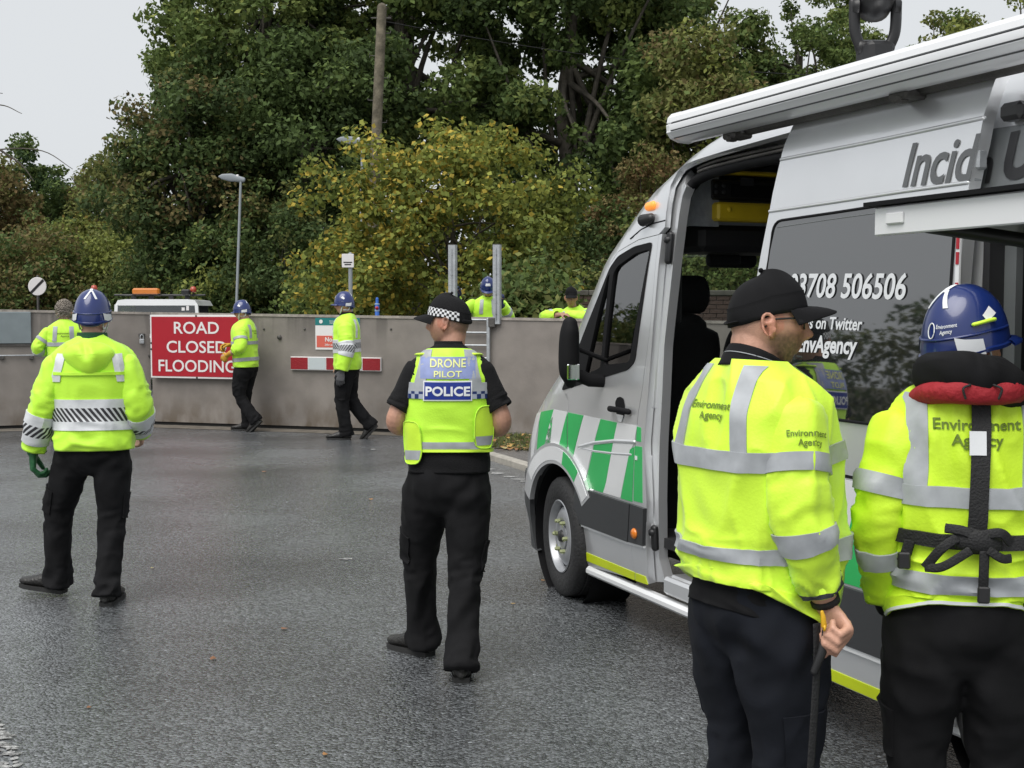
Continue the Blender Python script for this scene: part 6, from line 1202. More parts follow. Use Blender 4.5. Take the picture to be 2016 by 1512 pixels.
        def pad(name, poly, m, off=.003):
            P = np.array([dome(np.array(a), np.array(t), off) for a, t in poly]); c = P.mean(0); n = len(P)
            V, F = clip_grid(np.array(poly), [list(range(n))], (.12, .08)); X = dome(V[:, 0], V[:, 1], off); X2 = dome(V[:, 0], V[:, 1], off - .006)
            mk(name, T(X), F, m, o, True); return
        for sg in (1, -1):
            pad('vent_pad', [(sg * 1.30, .34), (sg * 1.62, .26), (sg * 1.72, .34), (sg * 1.45, .44)], M['white'])
            pad('rear_pad', [(sg * 1.75, -.06), (sg * 2.35, .02), (sg * 2.42, .16), (sg * 2.2, .13), (sg * 1.8, .10)], M['strap_w'], .005)
        pad('front_sticker', [(-.38, .30), (.38, .30), (.34, .46), (-.34, .46)], M['white_print'])
        for quad in ([(2.62, .50), (2.78, .49), (3.02, .74), (2.86, .78)], [(3.60, .50), (3.44, .49), (3.02, .78), (3.2, .80)], [(3.0, .72), (3.2, .72), (3.4, .93), (2.7, .93)]): pad('emblem', quad, M['white_print'], .0025)
        if stickers:
            V, F = text_mesh('Environment\nAgency', .0105, .01, cell=.01); X = T(dome(2.62 - (V[:, 0]) / .10, .27 + V[:, 1] / .18, .003)); mk('lettering', X, F, M['white_print'], o, False)
            lg = MB(); q = np.linspace(0, 2 * math.pi, 20); lg.tube(T(dome(2.18 + 0 + .10 * np.cos(q) * 1.0 + .85, .25 + .075 * np.sin(q), .003)), .0018, 5); lg.build('logo', M['white_print'], o, True)
        st = MB()                                            # chin strap
        for sg in (1, -1):
            st.tube(s.hT(curve_pts([(sg * .082, -.03, .015), (sg * .086, .012, -.02), (sg * .068, .03, -.075), (sg * .03, .045, -.118), (0, .05, -.128)], 5)), .0035, 6, ry=.008)
            st.tube(s.hT(curve_pts([(sg * .07, -.075, -.015), (sg * .066, -.06, -.06), (sg * .072, .0, -.06)], 5)), .003, 6, ry=.008)
        st.build('chin_strap', M['strap_w'], s.root, True)
        nap = MB(); nap.tube(s.hT(curve_pts([(-.07, -.075, -.02), (-.04, -.098, -.045), (0, -.104, -.05), (.04, -.098, -.045), (.07, -.075, -.02)], 5)), .006, 8, ry=.014); nap.build('nape_band', M['helmet'], o, True)
        s.hatT, s.hatD = T, dome
        return o
    def cap(s, m, name='baseball_cap', chequer=None, tilt=0.0, opening=True, drop=0.0, visor_bend=1.0, button=True):
        nu, nv = 56, 18; T0 = rotm(0, tilt); Z0 = np.array((0, 0, .038 - drop)); T = lambda P: s.hT(np.asarray(P) @ T0.T + Z0)
        def dome(a, t, off=0.0):
            q = np.cos(t * np.pi / 2) ** .80; zz = np.sin(t * np.pi / 2) ** .95; rx, ry = .0845 + off, .110 + off
            rim = -.006 - .020 * np.clip(-np.cos(a), 0, 1)
            X = rx * q * np.sin(a); Y = ry * q * np.cos(a) - .002; Z = rim + (.104 + off - rim) * zz + .010 * zz * np.cos(a)
            d = .0018 * vnoise(np.stack([X, Y, Z], -1) * 28, 3)
            seam = -.0012 * np.exp(-((np.abs(((a / (np.pi / 3)) % 1) - .5) - .5) / .03) ** 2)
            return np.stack([X, Y, Z + d], -1) * (1 + seam * 8)[..., None]
        A = np.linspace(0, 2 * np.pi, nu, endpoint=False)[None, :]; Tt = np.linspace(0, .98, nv)[:, None]; G = dome(A, Tt); rows = [G[i] for i in range(nv)]
        inn = rows[0] * (.96, .96, 1); rows = [inn + (0, 0, .05), inn + (0, 0, -.001)] + rows; k = len(rows)
        V = np.concatenate(rows + [dome(np.array([0.0]), np.array([1.0]))]); F = []
        for i in range(k - 1):
            for j in range(nu): F.append([i * nu + j, i * nu + (j + 1) % nu, (i + 1) * nu + (j + 1) % nu, (i + 1) * nu + j])
        F += [[(k - 1) * nu + j, (k - 1) * nu + (j + 1) % nu, k * nu] for j in range(nu)]
        mb = MB(); mb.add(T(V), F); o = mb.build(name, m, s.root, True)
        aa = np.linspace(-1.15, 1.15, 23); pk = []
        for e, dz in ((-.08, .006), (.0, .005), (.35, .005), (.7, .002), (1, -.004), (1.0, -.007), (.5, .0), (0, .0), (-.08, .0)):
            p = dome(aa, np.zeros(23), 0.0); ex = np.cos(aa * 1.32).clip(0, 1) ** .55
            p = p + np.stack([np.sin(aa) * .010 * e * ex, .076 * e * ex, dz - .016 * e - .016 * visor_bend * np.abs(aa / 1.15) ** 2 * np.clip(e, 0, 1)], -1); pk.append(p)
        n = len(pk); V2 = np.concatenate(pk); F2 = [[i * 23 + j, i * 23 + j + 1, (i + 1) * 23 + j + 1, (i + 1) * 23 + j] for i in range(n - 1) for j in range(22)]
        vb = MB(); vb.add(T(V2), F2); vb.build('visor', m, o, True)
        if button:
            b = MB(); b.add(T(dome(np.array([0.0]), np.array([1.0]))[0] + .007 * ico()), ICOF); b.build('button', m, o, True)
        if chequer:
            aa = np.linspace(-2.35, 2.35, 64)[None, :]; tt = np.linspace(.02, .235, 6)[:, None]
            grid_patch('chequered_band', chequer, o, T(dome(aa, tt, .0025)), T(dome(aa, tt, -.001)))
        if opening:
            sb = MB(); q = np.linspace(2.55, 3.73, 13); sb.tube(T(dome(q, .05 + 0 * q, .002)), .003, 6, ry=.009); sb.build('rear_strap', m, o, True)
        return o
_ico = []
def ico():
    bm = bmesh.new(); bmesh.ops.create_icosphere(bm, subdivisions=2, radius=1); bm.verts.index_update(); V = np.array([v.co[:] for v in bm.verts]); bm.free(); return V
def _icof():
    bm = bmesh.new(); bmesh.ops.create_icosphere(bm, subdivisions=2, radius=1); bm.verts.index_update(); F = [[v.index for v in f.verts] for f in bm.faces]; bm.free(); return F
ICOF = _icof()
M['eye'] = mat('eye', (.10, .08, .07), .2)
def uvmat(name, kind, a, b, sx, sy=1.0, ang=0.0, rough=.5):
    """flat print on tape: hatching or chequers, laid out in metres along the strip"""
    m = bpy.data.materials.new(name); m.use_nodes = True; n = m.node_tree; bs = n.nodes['Principled BSDF']; bs.inputs['Roughness'].default_value = rough
    tc = n.nodes.new('ShaderNodeTexCoord'); mp = n.nodes.new('ShaderNodeMapping'); mp.inputs['Rotation'].default_value = (0, 0, ang); n.links.new(tc.outputs['UV'], mp.inputs['Vector'])
    mx = n.nodes.new('ShaderNodeMix'); mx.data_type = 'RGBA'; mx.inputs['A'].default_value = (*a, 1); mx.inputs['B'].default_value = (*b, 1)
    if kind == 'hatch':
        sp = n.nodes.new('ShaderNodeSeparateXYZ'); n.links.new(mp.outputs[0], sp.inputs[0]); q = n.nodes.new('ShaderNodeMath'); q.operation = 'MULTIPLY'; q.inputs[1].default_value = 1 / sx; n.links.new(sp.outputs['X'], q.inputs[0])
        f = n.nodes.new('ShaderNodeMath'); f.operation = 'FRACT'; n.links.new(q.outputs[0], f.inputs[0]); g = n.nodes.new('ShaderNodeMath'); g.operation = 'GREATER_THAN'; g.inputs[1].default_value = .42; n.links.new(f.outputs[0], g.inputs[0]); n.links.new(g.outputs[0], mx.inputs['Factor'])
    else:
        ck = n.nodes.new('ShaderNodeTexChecker'); ck.inputs['Scale'].default_value = 1 / sx; n.links.new(mp.outputs[0], ck.inputs['Vector']); n.links.new(ck.outputs['Fac'], mx.inputs['Factor'])
    n.links.new(mx.outputs['Result'], bs.inputs['Base Color']); return m
M['hatch'] = uvmat('hatched_tape', 'hatch', (.62, .64, .66), (.03, .03, .035), .027, ang=R(38))
M['chequer_blue'] = uvmat('blue_white_chequers', 'check', (.36, .40, .48), (.012, .03, .13), .0225)
M['chequer_bw'] = uvmat('black_white_chequers', 'check', (.72, .73, .75), (.012, .012, .013), .0125)
# ------------------------------------------------------------------ the people
def P_of(u, Y): return (u - CX) / FPX * Y
BLK, GRN = 'black', 'green'
def braces(p, m='tape', x=.105, w_=.052, z0=1.30, z1=1.495, sides=('back', 'front'), zb=None):
    for sd in sides:
        for sg in (1, -1):
            a = sg * x; p.jc.strip('reflective_brace', M[m], p.jo, a - w_ / 2, a + w_ / 2, z0, z1, sd, lean=-sg * .012)
def hband(p, z0, z1, m='tape'): return p.jc.band('reflective_band', M[m], p.jo, p.jc.vz(z0), p.jc.vz(z1))
def sband(p, sd, v0, v1, m='tape'): sc, o = p.slc[sd]; return sc.band('reflective_band', M[m], o, v0, v1, 30, 5)
def hood(p, m, zc=1.47, name='hood', yb=-.135, hw=.13, drop=.13, parent=None):
    """hood lying on the back of the jacket"""
    A = np.linspace(0, 2 * np.pi, 40, endpoint=False)[None, :]; T_ = np.linspace(0, 1, 14)[:, None]
    X = hw * np.sin(A) * np.sin(T_ * np.pi) ** .55 * (1 - .25 * np.clip(-np.cos(A), 0, 1)); Z = drop * np.cos(A) * np.sin(T_ * np.pi) ** .6; Y = yb + .075 - .13 * T_ * (1) + .03 * np.cos(A) * (1 - T_)
    G = np.stack([X, Y, zc + Z * np.where(Z > 0, .62, 1.0)], -1); Q = G.reshape(-1, 3); Q = Q + (.009 * (1 - 2 * abs(vnoise(Q * (7, 9, 14), 4))))[:, None] * np.array((0, -1, .2))
    Q = np.array([p.trunk(q) for q in Q]); F = [[i * 40 + j, i * 40 + (j + 1) % 40, (i + 1) * 40 + (j + 1) % 40, (i + 1) * 40 + j] for i in range(13) for j in range(40)] + [list(range(40)), list(range(13 * 40, 14 * 40))]
    mb = MB(); mb.add(Q, F); return mb.build(name, m, parent or p.root, True)

# --- man walking off at the left, plain hard hat, hatched tape
p = Person('person in yellow jacket with black hatched band and green glove, walking away at far left', (P_of(182, 7.30), 7.30, 0), R(8), .985, lean=.02)
p.legs([(-.30, .20, R(68), -.10, .012), (.085, -.09, R(-6), 0, 0)], 'black', hem=.086, seed=11, folds=.016)
p.core()
p.arm(-1, (-.285, -.02, 1.13), (-.355, .045, .885)); p.arm(1, (.275, -.05, 1.13), (.235, .19, .97)); p.hand(1, (0, .8, -.6), (-1, 0, 0), (0, .4, .9), .4)
p.head(R(2), R(-2)); p.finish(.0105)
p.jacket('jacket', M['hivis'], .90, 1.16, .015, 21, sleeves={-1: .94, 1: .9}, sl_r=(.088, .082, .078, .068), freq=6.5, elfold=.010, an=.55)
hband(p, 1.145, 1.195, 'tape_w'); hband(p, 1.063, 1.145, 'hatch'); hband(p, 1.012, 1.063, 'tape_w')
for sd in (-1, 1): sband(p, sd, .62, .71, 'tape_w'); sband(p, sd, .71, .83, 'hatch'); sband(p, sd, .83, .92, 'tape_w')
for sg in (-1, 1):
    p.jc.strip('shoulder_tape', M['tape_w'], p.jo, sg * .182 - .026, sg * .182 + .026, 1.30, 1.47, 'back', off=.007, lean=-sg * .03)
hood(p, M['hivis'], 1.455, hw=.145, drop=.125)
yk = MB(); p.jc.patch('storm_flap', M['hivis'], p.jo, .36, .64, p.jc.vz(1.34), p.jc.vz(1.36), 24, 4, .010, .012)
p.collar(M['green_collar'], 1.46, 1.575, .085, 'collar'); p.hard_hat(tilt=R(4), stickers=False)
p.glove(-1, M['green_glove'], (-.06, .12, -1), (.9, .3, 0), (.2, 1, 0), .55, k=1.22)

# --- curly-haired person behind him
p = Person('person with curly grey-brown hair and no hat in a yellow jacket, by the grey wall', (P_of(128, 15.9), 15.9, 0), R(12), 1.0, lean=.03)
p.legs([(-.11, .02, R(10)), (.11, -.03, R(-8))], 'black', seed=31, amp=.006); p.core()
p.arm(-1, (-.35, -.03, 1.19), (-.17, .17, 1.16)); p.arm(1, (.33, -.02, 1.17), (.16, .20, 1.15))
for sd in (-1, 1): p.hand(sd, (-sd, .5, 0), (0, -.3, -1), (0, 1, .2), .5)
p.head(R(-8), R(-8)); p.finish(.0105)
p.jacket('jacket', M['hivis'], .90, 1.12, .007, 33, sleeves={-1: .9, 1: .9}); braces(p); hband(p, 1.24, 1.29); hband(p, 1.0, 1.05)
for sd in (-1, 1): sband(p, sd, .28, .36); sband(p, sd, .60, .69)
p.jc.letter('lettering', 'Environment\n    Agency', M['lettering_olive'], p.jo, .0, 1.41, .034); p.collar(M['black'], 1.47, 1.545, .075)
hm = MB(); Q = ico(); rs = random.Random(4)
hm.add(p.hT(np.array((0, -.018, .028)) + Q * (.094, .112, .112) * (1, 1, 1)), ICOF)
for k in range(260):
    d = np.array([rs.gauss(0, 1), rs.gauss(0, 1) - .35, rs.gauss(0, 1) + .2]); d /= np.linalg.norm(d)
    if d[1] > .45 and d[2] < .45: continue
    c = np.array((0, -.018, .024)) + d * (.092, .112, .115) * (1 if d[2] > -.4 else 1.05); q = np.linspace(0, 5.5, 9); a = np.cross(d, (.3, .2, .9)); a /= np.linalg.norm(a); b = np.cross(d, a)
    hm.tube(p.hT(np.array([c + (a * math.cos(t) + b * math.sin(t)) * .012 + d * .004 * t for t in q])), .0042, 5)
hm.build('curly_hair', M['hair_grey'], p.root, True)

# --- helmeted man near the ROAD CLOSED sign
p = Person('person in blue hard hat and yellow gloves walking left past the red road closed sign', (P_of(484, 17.7), 17.7, 0), R(76), 1.0, lean=.05)
p.legs([(-.085, -.24, 0, .75), (.085, .06, R(4), 0)], 'black', seed=41, folds=.014); p.core()
p.arm(-1, (-.275, -.06, 1.19), (-.20, .18, 1.07)); p.arm(1, (.27, .06, 1.19), (.12, .26, 1.20))
p.hand(-1, (.2, 1, -.4), (1, 0, 0), (0, .3, 1), .5); p.hand(1, (-.5, 1, 0), (-.5, 0, -1), (-.4, 0, 1), .5)
p.head(R(6), R(-6)); p.finish(.0105, {'hair': ((.13, .11, .09), .8)})
p.jacket('jacket', M['hivis'], .90, 1.13, .008, 43, sleeves={-1: .42, 1: .8}, sl_r=(.092, .086, .082, .074)); braces(p); hband(p, 1.21, 1.26); hband(p, .98, 1.03)
for sd in (-1, 1): sband(p, sd, .42, .52)
p.jc.letter('lettering', 'Environment\n    Agency', M['lettering_olive'], p.jo, .0, 1.41, .034); p.collar(M['black'], 1.47, 1.54, .075); p.hard_hat(stickers=False)
p.glove(-1, M['yellow_glove'], (.2, .8, -.6), (1, 0, 0), (0, .5, .8), .55, k=1.15); p.glove(1, M['yellow_glove'], (-.5, 1, 0), (-.5, 0, -1), (-.4, 0, 1), .55)

# --- helmeted man in front of the small notice
p = Person('person in blue hard hat striding left in front of the small white notice', (P_of(684, 16.6), 16.6, 0), R(86), 1.055, lean=.03)
p.legs([(-.085, .04, R(3), 0), (.085, -.34, 0, .80)], 'black', seed=51, folds=.016); p.core()
p.arm(-1, (-.26, -.05, 1.13), (-.27, .02, .86)); p.arm(1, (.25, .0, 1.13), (.24, .14, .90)); p.hand(-1, (0, .1, -1), (1, 0, 0), (0, 1, 0), .4); p.hand(1, (0, .3, -1), (-1, 0, 0), (0, 1, .2), .4)
p.head(R(4), R(0)); p.finish(.0095, {'hair': ((.035, .025, .02), .9)})
p.jacket('jacket', M['hivis'], .87, 1.14, .009, 53, sleeves={-1: .96, 1: .9}, sl_r=(.092, .086, .080, .070))
hband(p, 1.20, 1.24, 'tape_w'); hband(p, 1.125, 1.20, 'hatch'); hband(p, 1.08, 1.125, 'tape_w')
for sd in (-1, 1): sband(p, sd, .42, .50, 'tape_w'); sband(p, sd, .50, .62, 'hatch'); sband(p, sd, .62, .70, 'tape_w')
braces(p, 'tape_w', z0=1.26); p.collar(M['black'], 1.46, 1.575, .084); p.hard_hat(stickers=False)
sc, so_ = p.slc[-1]; lt = MB()
p.glove(-1, M['grey_glove'], (0, .15, -1), (1, 0, 0), (0, 1, 0), .4)

# --- police drone pilot
p = Person('police officer in black chequered cap and yellow vest marked DRONE PILOT, walking away', (P_of(884, 5.92), 5.92, 0), R(0), .972, skin=(.50, .27, .19), lean=.02)
p.legs([(-.17, .24, R(48), 0, 0), (.065, -.19, R(2), 0, 0)], 'black', hem=.084, seed=61, thigh=1.06, folds=.017, amp=.009)
p.core(); p.arm(-1, (-.268, -.05, 1.185), (-.16, .19, 1.155), r=(.050, .052, .049, .033)); p.arm(1, (.268, -.06, 1.185), (.15, .18, 1.14), r=(.050, .052, .049, .033))
for sd in (-1, 1): p.hand(sd, (-sd * .9, .5, .1), (0, -1, 0), (0, .2, 1), .6)
p.head(R(68), R(2), pos=(0, .010, 1.668)); p.finish(.0062, {'hair': ((.10, .07, .05), .75), 'beard': ((.20, .12, .085), .35)})
p.jacket('polo_shirt', M['black2'], .955, 1.05, .007, 63, sleeves={-1: -.72, 1: -.72}, sl_r=(.080, .072, .066, .061), nu=64, nv=70, elfold=.004, sl_in=(.060, .012))
polo = p.jo
p.collar(M['black2'], 1.50, 1.578, .071, 'polo_collar')
vr = [(.95, .190, .140, 0), (1.08, .190, .140, .002), (1.22, .198, .140, .002), (1.36, .198, .140, 0), (1.435, .182, .130, -.006), (1.485, .168, .116, -.012), (1.52, .140, .100, -.016), (1.545, .106, .084, -.014)]
p.jacket('police_vest', M['hivis'], 1.05, 1.10, .005, 65, rows=vr, n=2.5); J = p.jc
J.strip('name_panel', M['lilac_print'], p.jo, -.128, .128, 1.420, 1.515, 'back', 14, 8, .006); J.strip('police_panel_border', M['white_print'], p.jo, -.112, .112, 1.306, 1.410, 'back', 14, 8, .007); J.strip('police_panel', M['blue_print'], p.jo, -.106, .106, 1.312, 1.404, 'back', 14, 8, .0085)
for tx, z, sz in (('DRONE', 1.494, .046), ('PILOT', 1.446, .046)): J.letter('lettering', tx, M['yellow_print'], p.jo, 0, z, sz, off=.0085, bold=.015, sx=1.05)
J.letter('police_lettering', 'POLICE', M['white_print'], p.jo, 0, 1.357, .074, off=.0105, bold=.03, sx=.84)
for sg in (1, -1):
    J.strip('reflective_band', M['tape'], p.jo, sg * .113, sg * .205, 1.353, 1.398, 'back', 8, 4, .006); J.strip('chequered_band', M['chequer_blue'], p.jo, sg * .113, sg * .207, 1.315, 1.353, 'back', 8, 4, .006)
    J.strip('reflective_brace', M['tape'], p.jo, sg * .130 - .026, sg * .130 + .026, 1.398, 1.54, 'back', 5, 14, .0055, lean=-sg * .03)
    J.strip('reflective_brace', M['tape'], p.jo, sg * .12 - .026, sg * .12 + .026, 1.15, 1.54, 'front', 5, 14, .0055)
hb = J.patch('reflective_band', M['tape'], p.jo, .33, .67, J.vz(1.067), J.vz(1.109), 30, 4, .006)
J.patch('hem_binding', M['hivis_y'], p.jo, .0, 1.0, J.vz(1.052), J.vz(1.066), 60, 3, .008)
for sg, zz in ((-1, 1.00), (1, 1.075)):       # the side tabs
    c_ = .5 - sg * .142; q = np.linspace(0, 2 * np.pi, 25)[:-1]; U, Vv = c_ + .072 * np.cos(q) * (abs(np.cos(q)) ** -.35).clip(0, 1.5), 0
    zc = zz + .10; pts = np.array([(-.0 + .064 * np.sign(math.cos(t)) * abs(math.cos(t)) ** .55, .105 * np.sign(math.sin(t)) * abs(math.sin(t)) ** .6) for t in q])
    Vg, Fg = clip_grid(pts, [list(range(24))], .03)
    def tabmap(Vq, off):
        ang = c_ - Vq[:, 0] / (2 * np.pi * .17); z = np.clip(zc + Vq[:, 1], 1.055, 1.5); X = J.at(ang, J.vz(z), off); X[:, 2] += (zc + Vq[:, 1]) - z; return X
    tb = MB(); n = len(Vg); tb.add(np.concatenate([tabmap(Vg, .009), tabmap(Vg, .004)]), Fg + [[i + n for i in f][::-1] for f in Fg]); o = tb.build('side_tab', M['hivis_y'], p.jo, True)
    rim = MB(); rp = tabmap(np.vstack([pts, pts[:1]]) * 1.0, .0095); rim.tube(rp, .0035, 6); rim.build('binding', M['hivis'], p.jo, True)
    bp = np.array([(-.05, -.085), (.05, -.085), (.058, -.04), (-.058, -.04)]); Vb, Fb = clip_grid(bp, [[0, 1, 2, 3]], .03); mk('reflective_patch', tabmap(Vb, .0105), Fb, M['tape'], p.jo)
for sg in (1, -1):
    sp = MB(); sp.tube(np.array([p.trunk(q) for q in curve_pts([(sg * .112, -.080, 1.524), (sg * .140, -.02, 1.520), (sg * .12, .06, 1.505)], 6)]), .026, 10, ry=.007); sp.build('shoulder_pad', M['hivis_y'], p.jo, True)
p.cap(M['black2'], 'police_cap', M['chequer_bw'], tilt=R(4), drop=.004)
bt = MB(); P = np.array([(.172 * math.sin(a), .128 * math.cos(a) - .004, .985) for a in np.linspace(0, 2 * math.pi, 41)]); bt.tube(P, .006, 6, ry=.021, cap=False); bt.build('belt', M['webbing'], p.root, True)
bl = MB()
for a in (2.3, 2.9, 3.5, 4.0): bl.box((.178 * math.sin(a), .134 * math.cos(a) - .004, .985), (.02, .02, .05), rotm(-a))
bl.build('belt_loops', M['grey_cloth'], p.trousers, False)

# --- bearded man with glasses in the foreground
p = Person('bearded man in black cap and glasses, seen in profile beside the open van door', (P_of(1490, 3.42), 3.42, 0), R(-61), .985, skin=(.56, .31, .22), lean=.0)
p.legs([(-.12, .02, R(12), 0, 0), (.13, -.02, R(-14), 0, 0)], 'navy', hem=.085, seed=71, thigh=1.10, folds=.014); p.core()
BSH = (.186, -.012, 1.478); p.arm(-1, (-.235, .06, 1.16), (-.12, .24, 1.05), sh=BSH); p.arm(1, (.246, -.055, 1.16), (.238, .045, .935), r=(.046, .048, .044, .031), sh=BSH)
p.hand(-1, (.8, .6, .1), (0, -1, 0), (0, 0, 1), .4); p.hand(1, (.72, .06, -.70), (-.077, -.964, -.16), (-.68, .17, -.69), .92, 1.06, .8, 1.25)
p.head(R(-27), R(-2), pos=(0, .035, 1.668), neck_r=.066, k=1.02); p.finish(.0052, {'beard': ((.060, .038, .028), .85), 'hair': ((.30, .18, .13), .5)})
big = [(.82, .190, .160, .012), (.95, .196, .168, .026), (1.08, .200, .170, .026), (1.22, .207, .160, .012), (1.36, .216, .148, 0), (1.455, .214, .134, -.006), (1.51, .190, .116, -.012), (1.545, .148, .100, -.014), (1.572, .108, .086, -.012), (1.588, .084, .076, -.008)]
p.jacket('black_undershirt', M['black'], .865, 1.0, .006, 77, rows=[q for q in big if q[0] < 1.3])
p.jacket('jacket', M['hivis_y'], .905, 1.15, .019, 73, rows=big[:-1], sleeves={-1: .9, 1: .79}, sl_r=(.085, .077, .068, .054), freq=7.5, n=2.3, nu=160, nv=180, elfold=.007, an=.42)
J = p.jc; hband(p, 1.30, 1.352); hband(p, 1.045, 1.097)
for sd in ('back', 'front'):
    for sg in (1, -1):
        J.strip('reflective_brace', M['tape'], p.jo, sg * .125 - .026, sg * .125 + .026, 1.345, 1.558, sd, 5, 20, .0045, lean=-sg * .03)
for sd in (-1, 1): sband(p, sd, .30, .39); sband(p, sd, .66, .75)
sc, so_ = p.slc[1]; sc.band('cuff_piping', M['grey_cloth'], so_, .975, .995, 30, 3, .003)
J.letter('lettering', 'Environment\n   Agency', M['lettering_olive'], p.jo, 0.0, 1.470, .0305, bold=.02)
V, F = text_mesh('Environment\n  Agency', .024, .02, cell=.012); X = sc.at(.30 - V[:, 0] / .60, .225 - V[:, 1] / sc.L, .0035); mk('sleeve_lettering', X, F, M['lettering_olive'], so_, False)
p.collar(M['black'], 1.500, 1.578, .082, 'polo_collar', flare=1.0, tilt=.014); cl = MB()
for z in (1.588, 1.597): cl.tube(np.array([p.trunk((.0845 * math.sin(a), -.004 + .086 * math.cos(a), z - .030 - .030 * math.cos(a))) for a in np.linspace(0, 2 * math.pi, 33)]), .0016, 5, cap=False)
cl.build('collar_stripe', M['tape'], p.root, True)
p.cap(M['black'], 'baseball_cap', tilt=R(11), drop=.004)
gl = MB(); ln = MB()
for sg in (1, -1):
    q = np.linspace(0, 2 * math.pi, 21); gl.tube(p.hT(np.stack([sg * .031 + .023 * np.cos(q), .098 - .012 * (abs(.031 + .023 * np.cos(q)) / .055) ** 2, .010 + .018 * np.sin(q)], 1)), .0022, 6, cap=False)
    gl.tube(p.hT(curve_pts([(sg * .054, .088, .018), (sg * .068, .07, .020), (sg * .081, .02, .017), (sg * .083, -.008, .012), (sg * .08, -.024, -.006)], 5)), .0018, 6, ry=.0028)
    V = p.hT(np.stack([sg * .031 + .022 * np.cos(q[:-1]), .0975 - .012 * (abs(.031 + .022 * np.cos(q[:-1])) / .055) ** 2, .010 + .017 * np.sin(q[:-1])], 1)); ln.add(V, [list(range(20))])
gl.tube(p.hT(np.array([(-.008, .100, .013), (0, .103, .016), (.008, .100, .013)])), .002, 6)
go = gl.build('glasses', M['plastic_b'], p.root, True); ln.build('lenses', M['lens'], go, False)
a, e, w_ = p.sh[1]; f = (e - w_) / np.linalg.norm(e - w_); wb = MB(); wb.tube([w_ + f * .010, w_ + f * .018, w_ + f * .026], [.0395] * 3, 24, False, [.0385] * 3); wb.build('wristband', M['webbing'], p.root, True)
FORE = p; FW = p.root
# --- what he holds in his right hand: black strap with a yellow clip
def to_world(pr, q): Rz = rotm(pr.root.rotation_euler.z); return Rz @ (np.asarray(q) * pr.root.scale.x) + np.array(pr.root.location)
hw = to_world(p, w_ + np.array((.035, -.050, -.085)))
t = tag(empty('strap', hw), 'black webbing strap with yellow clip hanging from the fist of the bearded man', 'strap')
sb = MB(); sb.tube(curve_pts([(-.012, .0, .05), (-.010, .0, -.05), (-.018, -.004, -.22), (-.032, -.006, -.48), (-.040, -.0, -.78)], 8), .0115, 8, True, .0016, front=(.35, -.9, 0)); sb.build('webbing', M['webbing'], t, True)
sb = MB(); sb.tube([(-.02, -.012, -.07), (.0, -.01, -.02), (.012, -.006, .045)], [.010, .012, .009], 10, True, [.008, .009, .007]); sb.build('handle', M['plastic_b'], t, True)
sb = MB(); sb.tube([(.0, -.026, .050), (-.003, -.028, .075), (-.006, -.028, .088)], [.0075, .0065, .004], 8, True, [.006, .005, .003]); sb.tube([(.0, -.028 + .007 * math.cos(a), .047 + .007 * math.sin(a)) for a in np.linspace(0, 6.28, 12)], .003, 6); sb.build('clip', mat('yellow_clip', (.75, .42, .02), .4), t, True)

# --- man in blue helmet with red lifejacket collar at the right edge
p = Person('person in blue hard hat with red lifejacket collar and black harness straps', (P_of(1906, 3.36), 3.36, 0), R(-9), .955, skin=(.50, .28, .2), lean=.01)
p.legs([(-.12, .01, R(8), 0, 0), (.12, .0, R(-10), 0, 0)], 'black', hem=.086, seed=81, thigh=1.08, folds=.014); p.core()
p.arm(-1, (-.244, -.055, 1.18), (-.190, .07, .925), sh=BSH); p.arm(1, (.244, -.05, 1.18), (.19, .10, .925), sh=BSH); p.hand(-1, (.15, .3, -1), (1, -.1, 0), (0, 1, .3), .3); p.hand(1, (-.15, .3, -1), (-1, 0, 0), (0, 1, .3), .3)
p.head(R(-60), R(-3), pos=(0, .03, 1.665)); p.finish(.0062, {'hair': ((.14, .09, .065), .85), 'beard': ((.16, .10, .07), .5)})
p.jacket('jacket', M['hivis_dirty'], .895, 1.06, .018, 83, rows=big, sleeves={-1: .92, 1: .92}, sl_r=(.083, .074, .070, .060), freq=7.5, n=2.3, nu=150, nv=160, elfold=.009, an=.5)
J = p.jc; hband(p, 1.245, 1.300); hband(p, .995, 1.05)
for sg in (1, -1):
    for sd in ('back', 'front'): J.strip('reflective_brace', M['tape'], p.jo, sg * .150 - .026, sg * .150 + .026, 1.295, 1.535, sd, 5, 20, .005, lean=0)
for sd in (-1, 1): sband(p, sd, .33, .42); sband(p, sd, .66, .75)
J.letter('lettering', 'Environment\nAgency', M['lettering_olive'], p.jo, 0.0, 1.468, .044, bold=.02)
J.patch('hem_piping', M['strap_w'], p.jo, 0, 1, J.vz(.896), J.vz(.904), 80, 3, .004)
a, e, w_ = p.sh[-1]; cf = MB(); d = (w_ - e) / np.linalg.norm(w_ - e); cf.tube([w_ - d * .06, w_ - d * .01, w_ + d * .012], [.050, .045, .042], 16, True); cf.build('inner_cuff', M['black'], p.root, True)
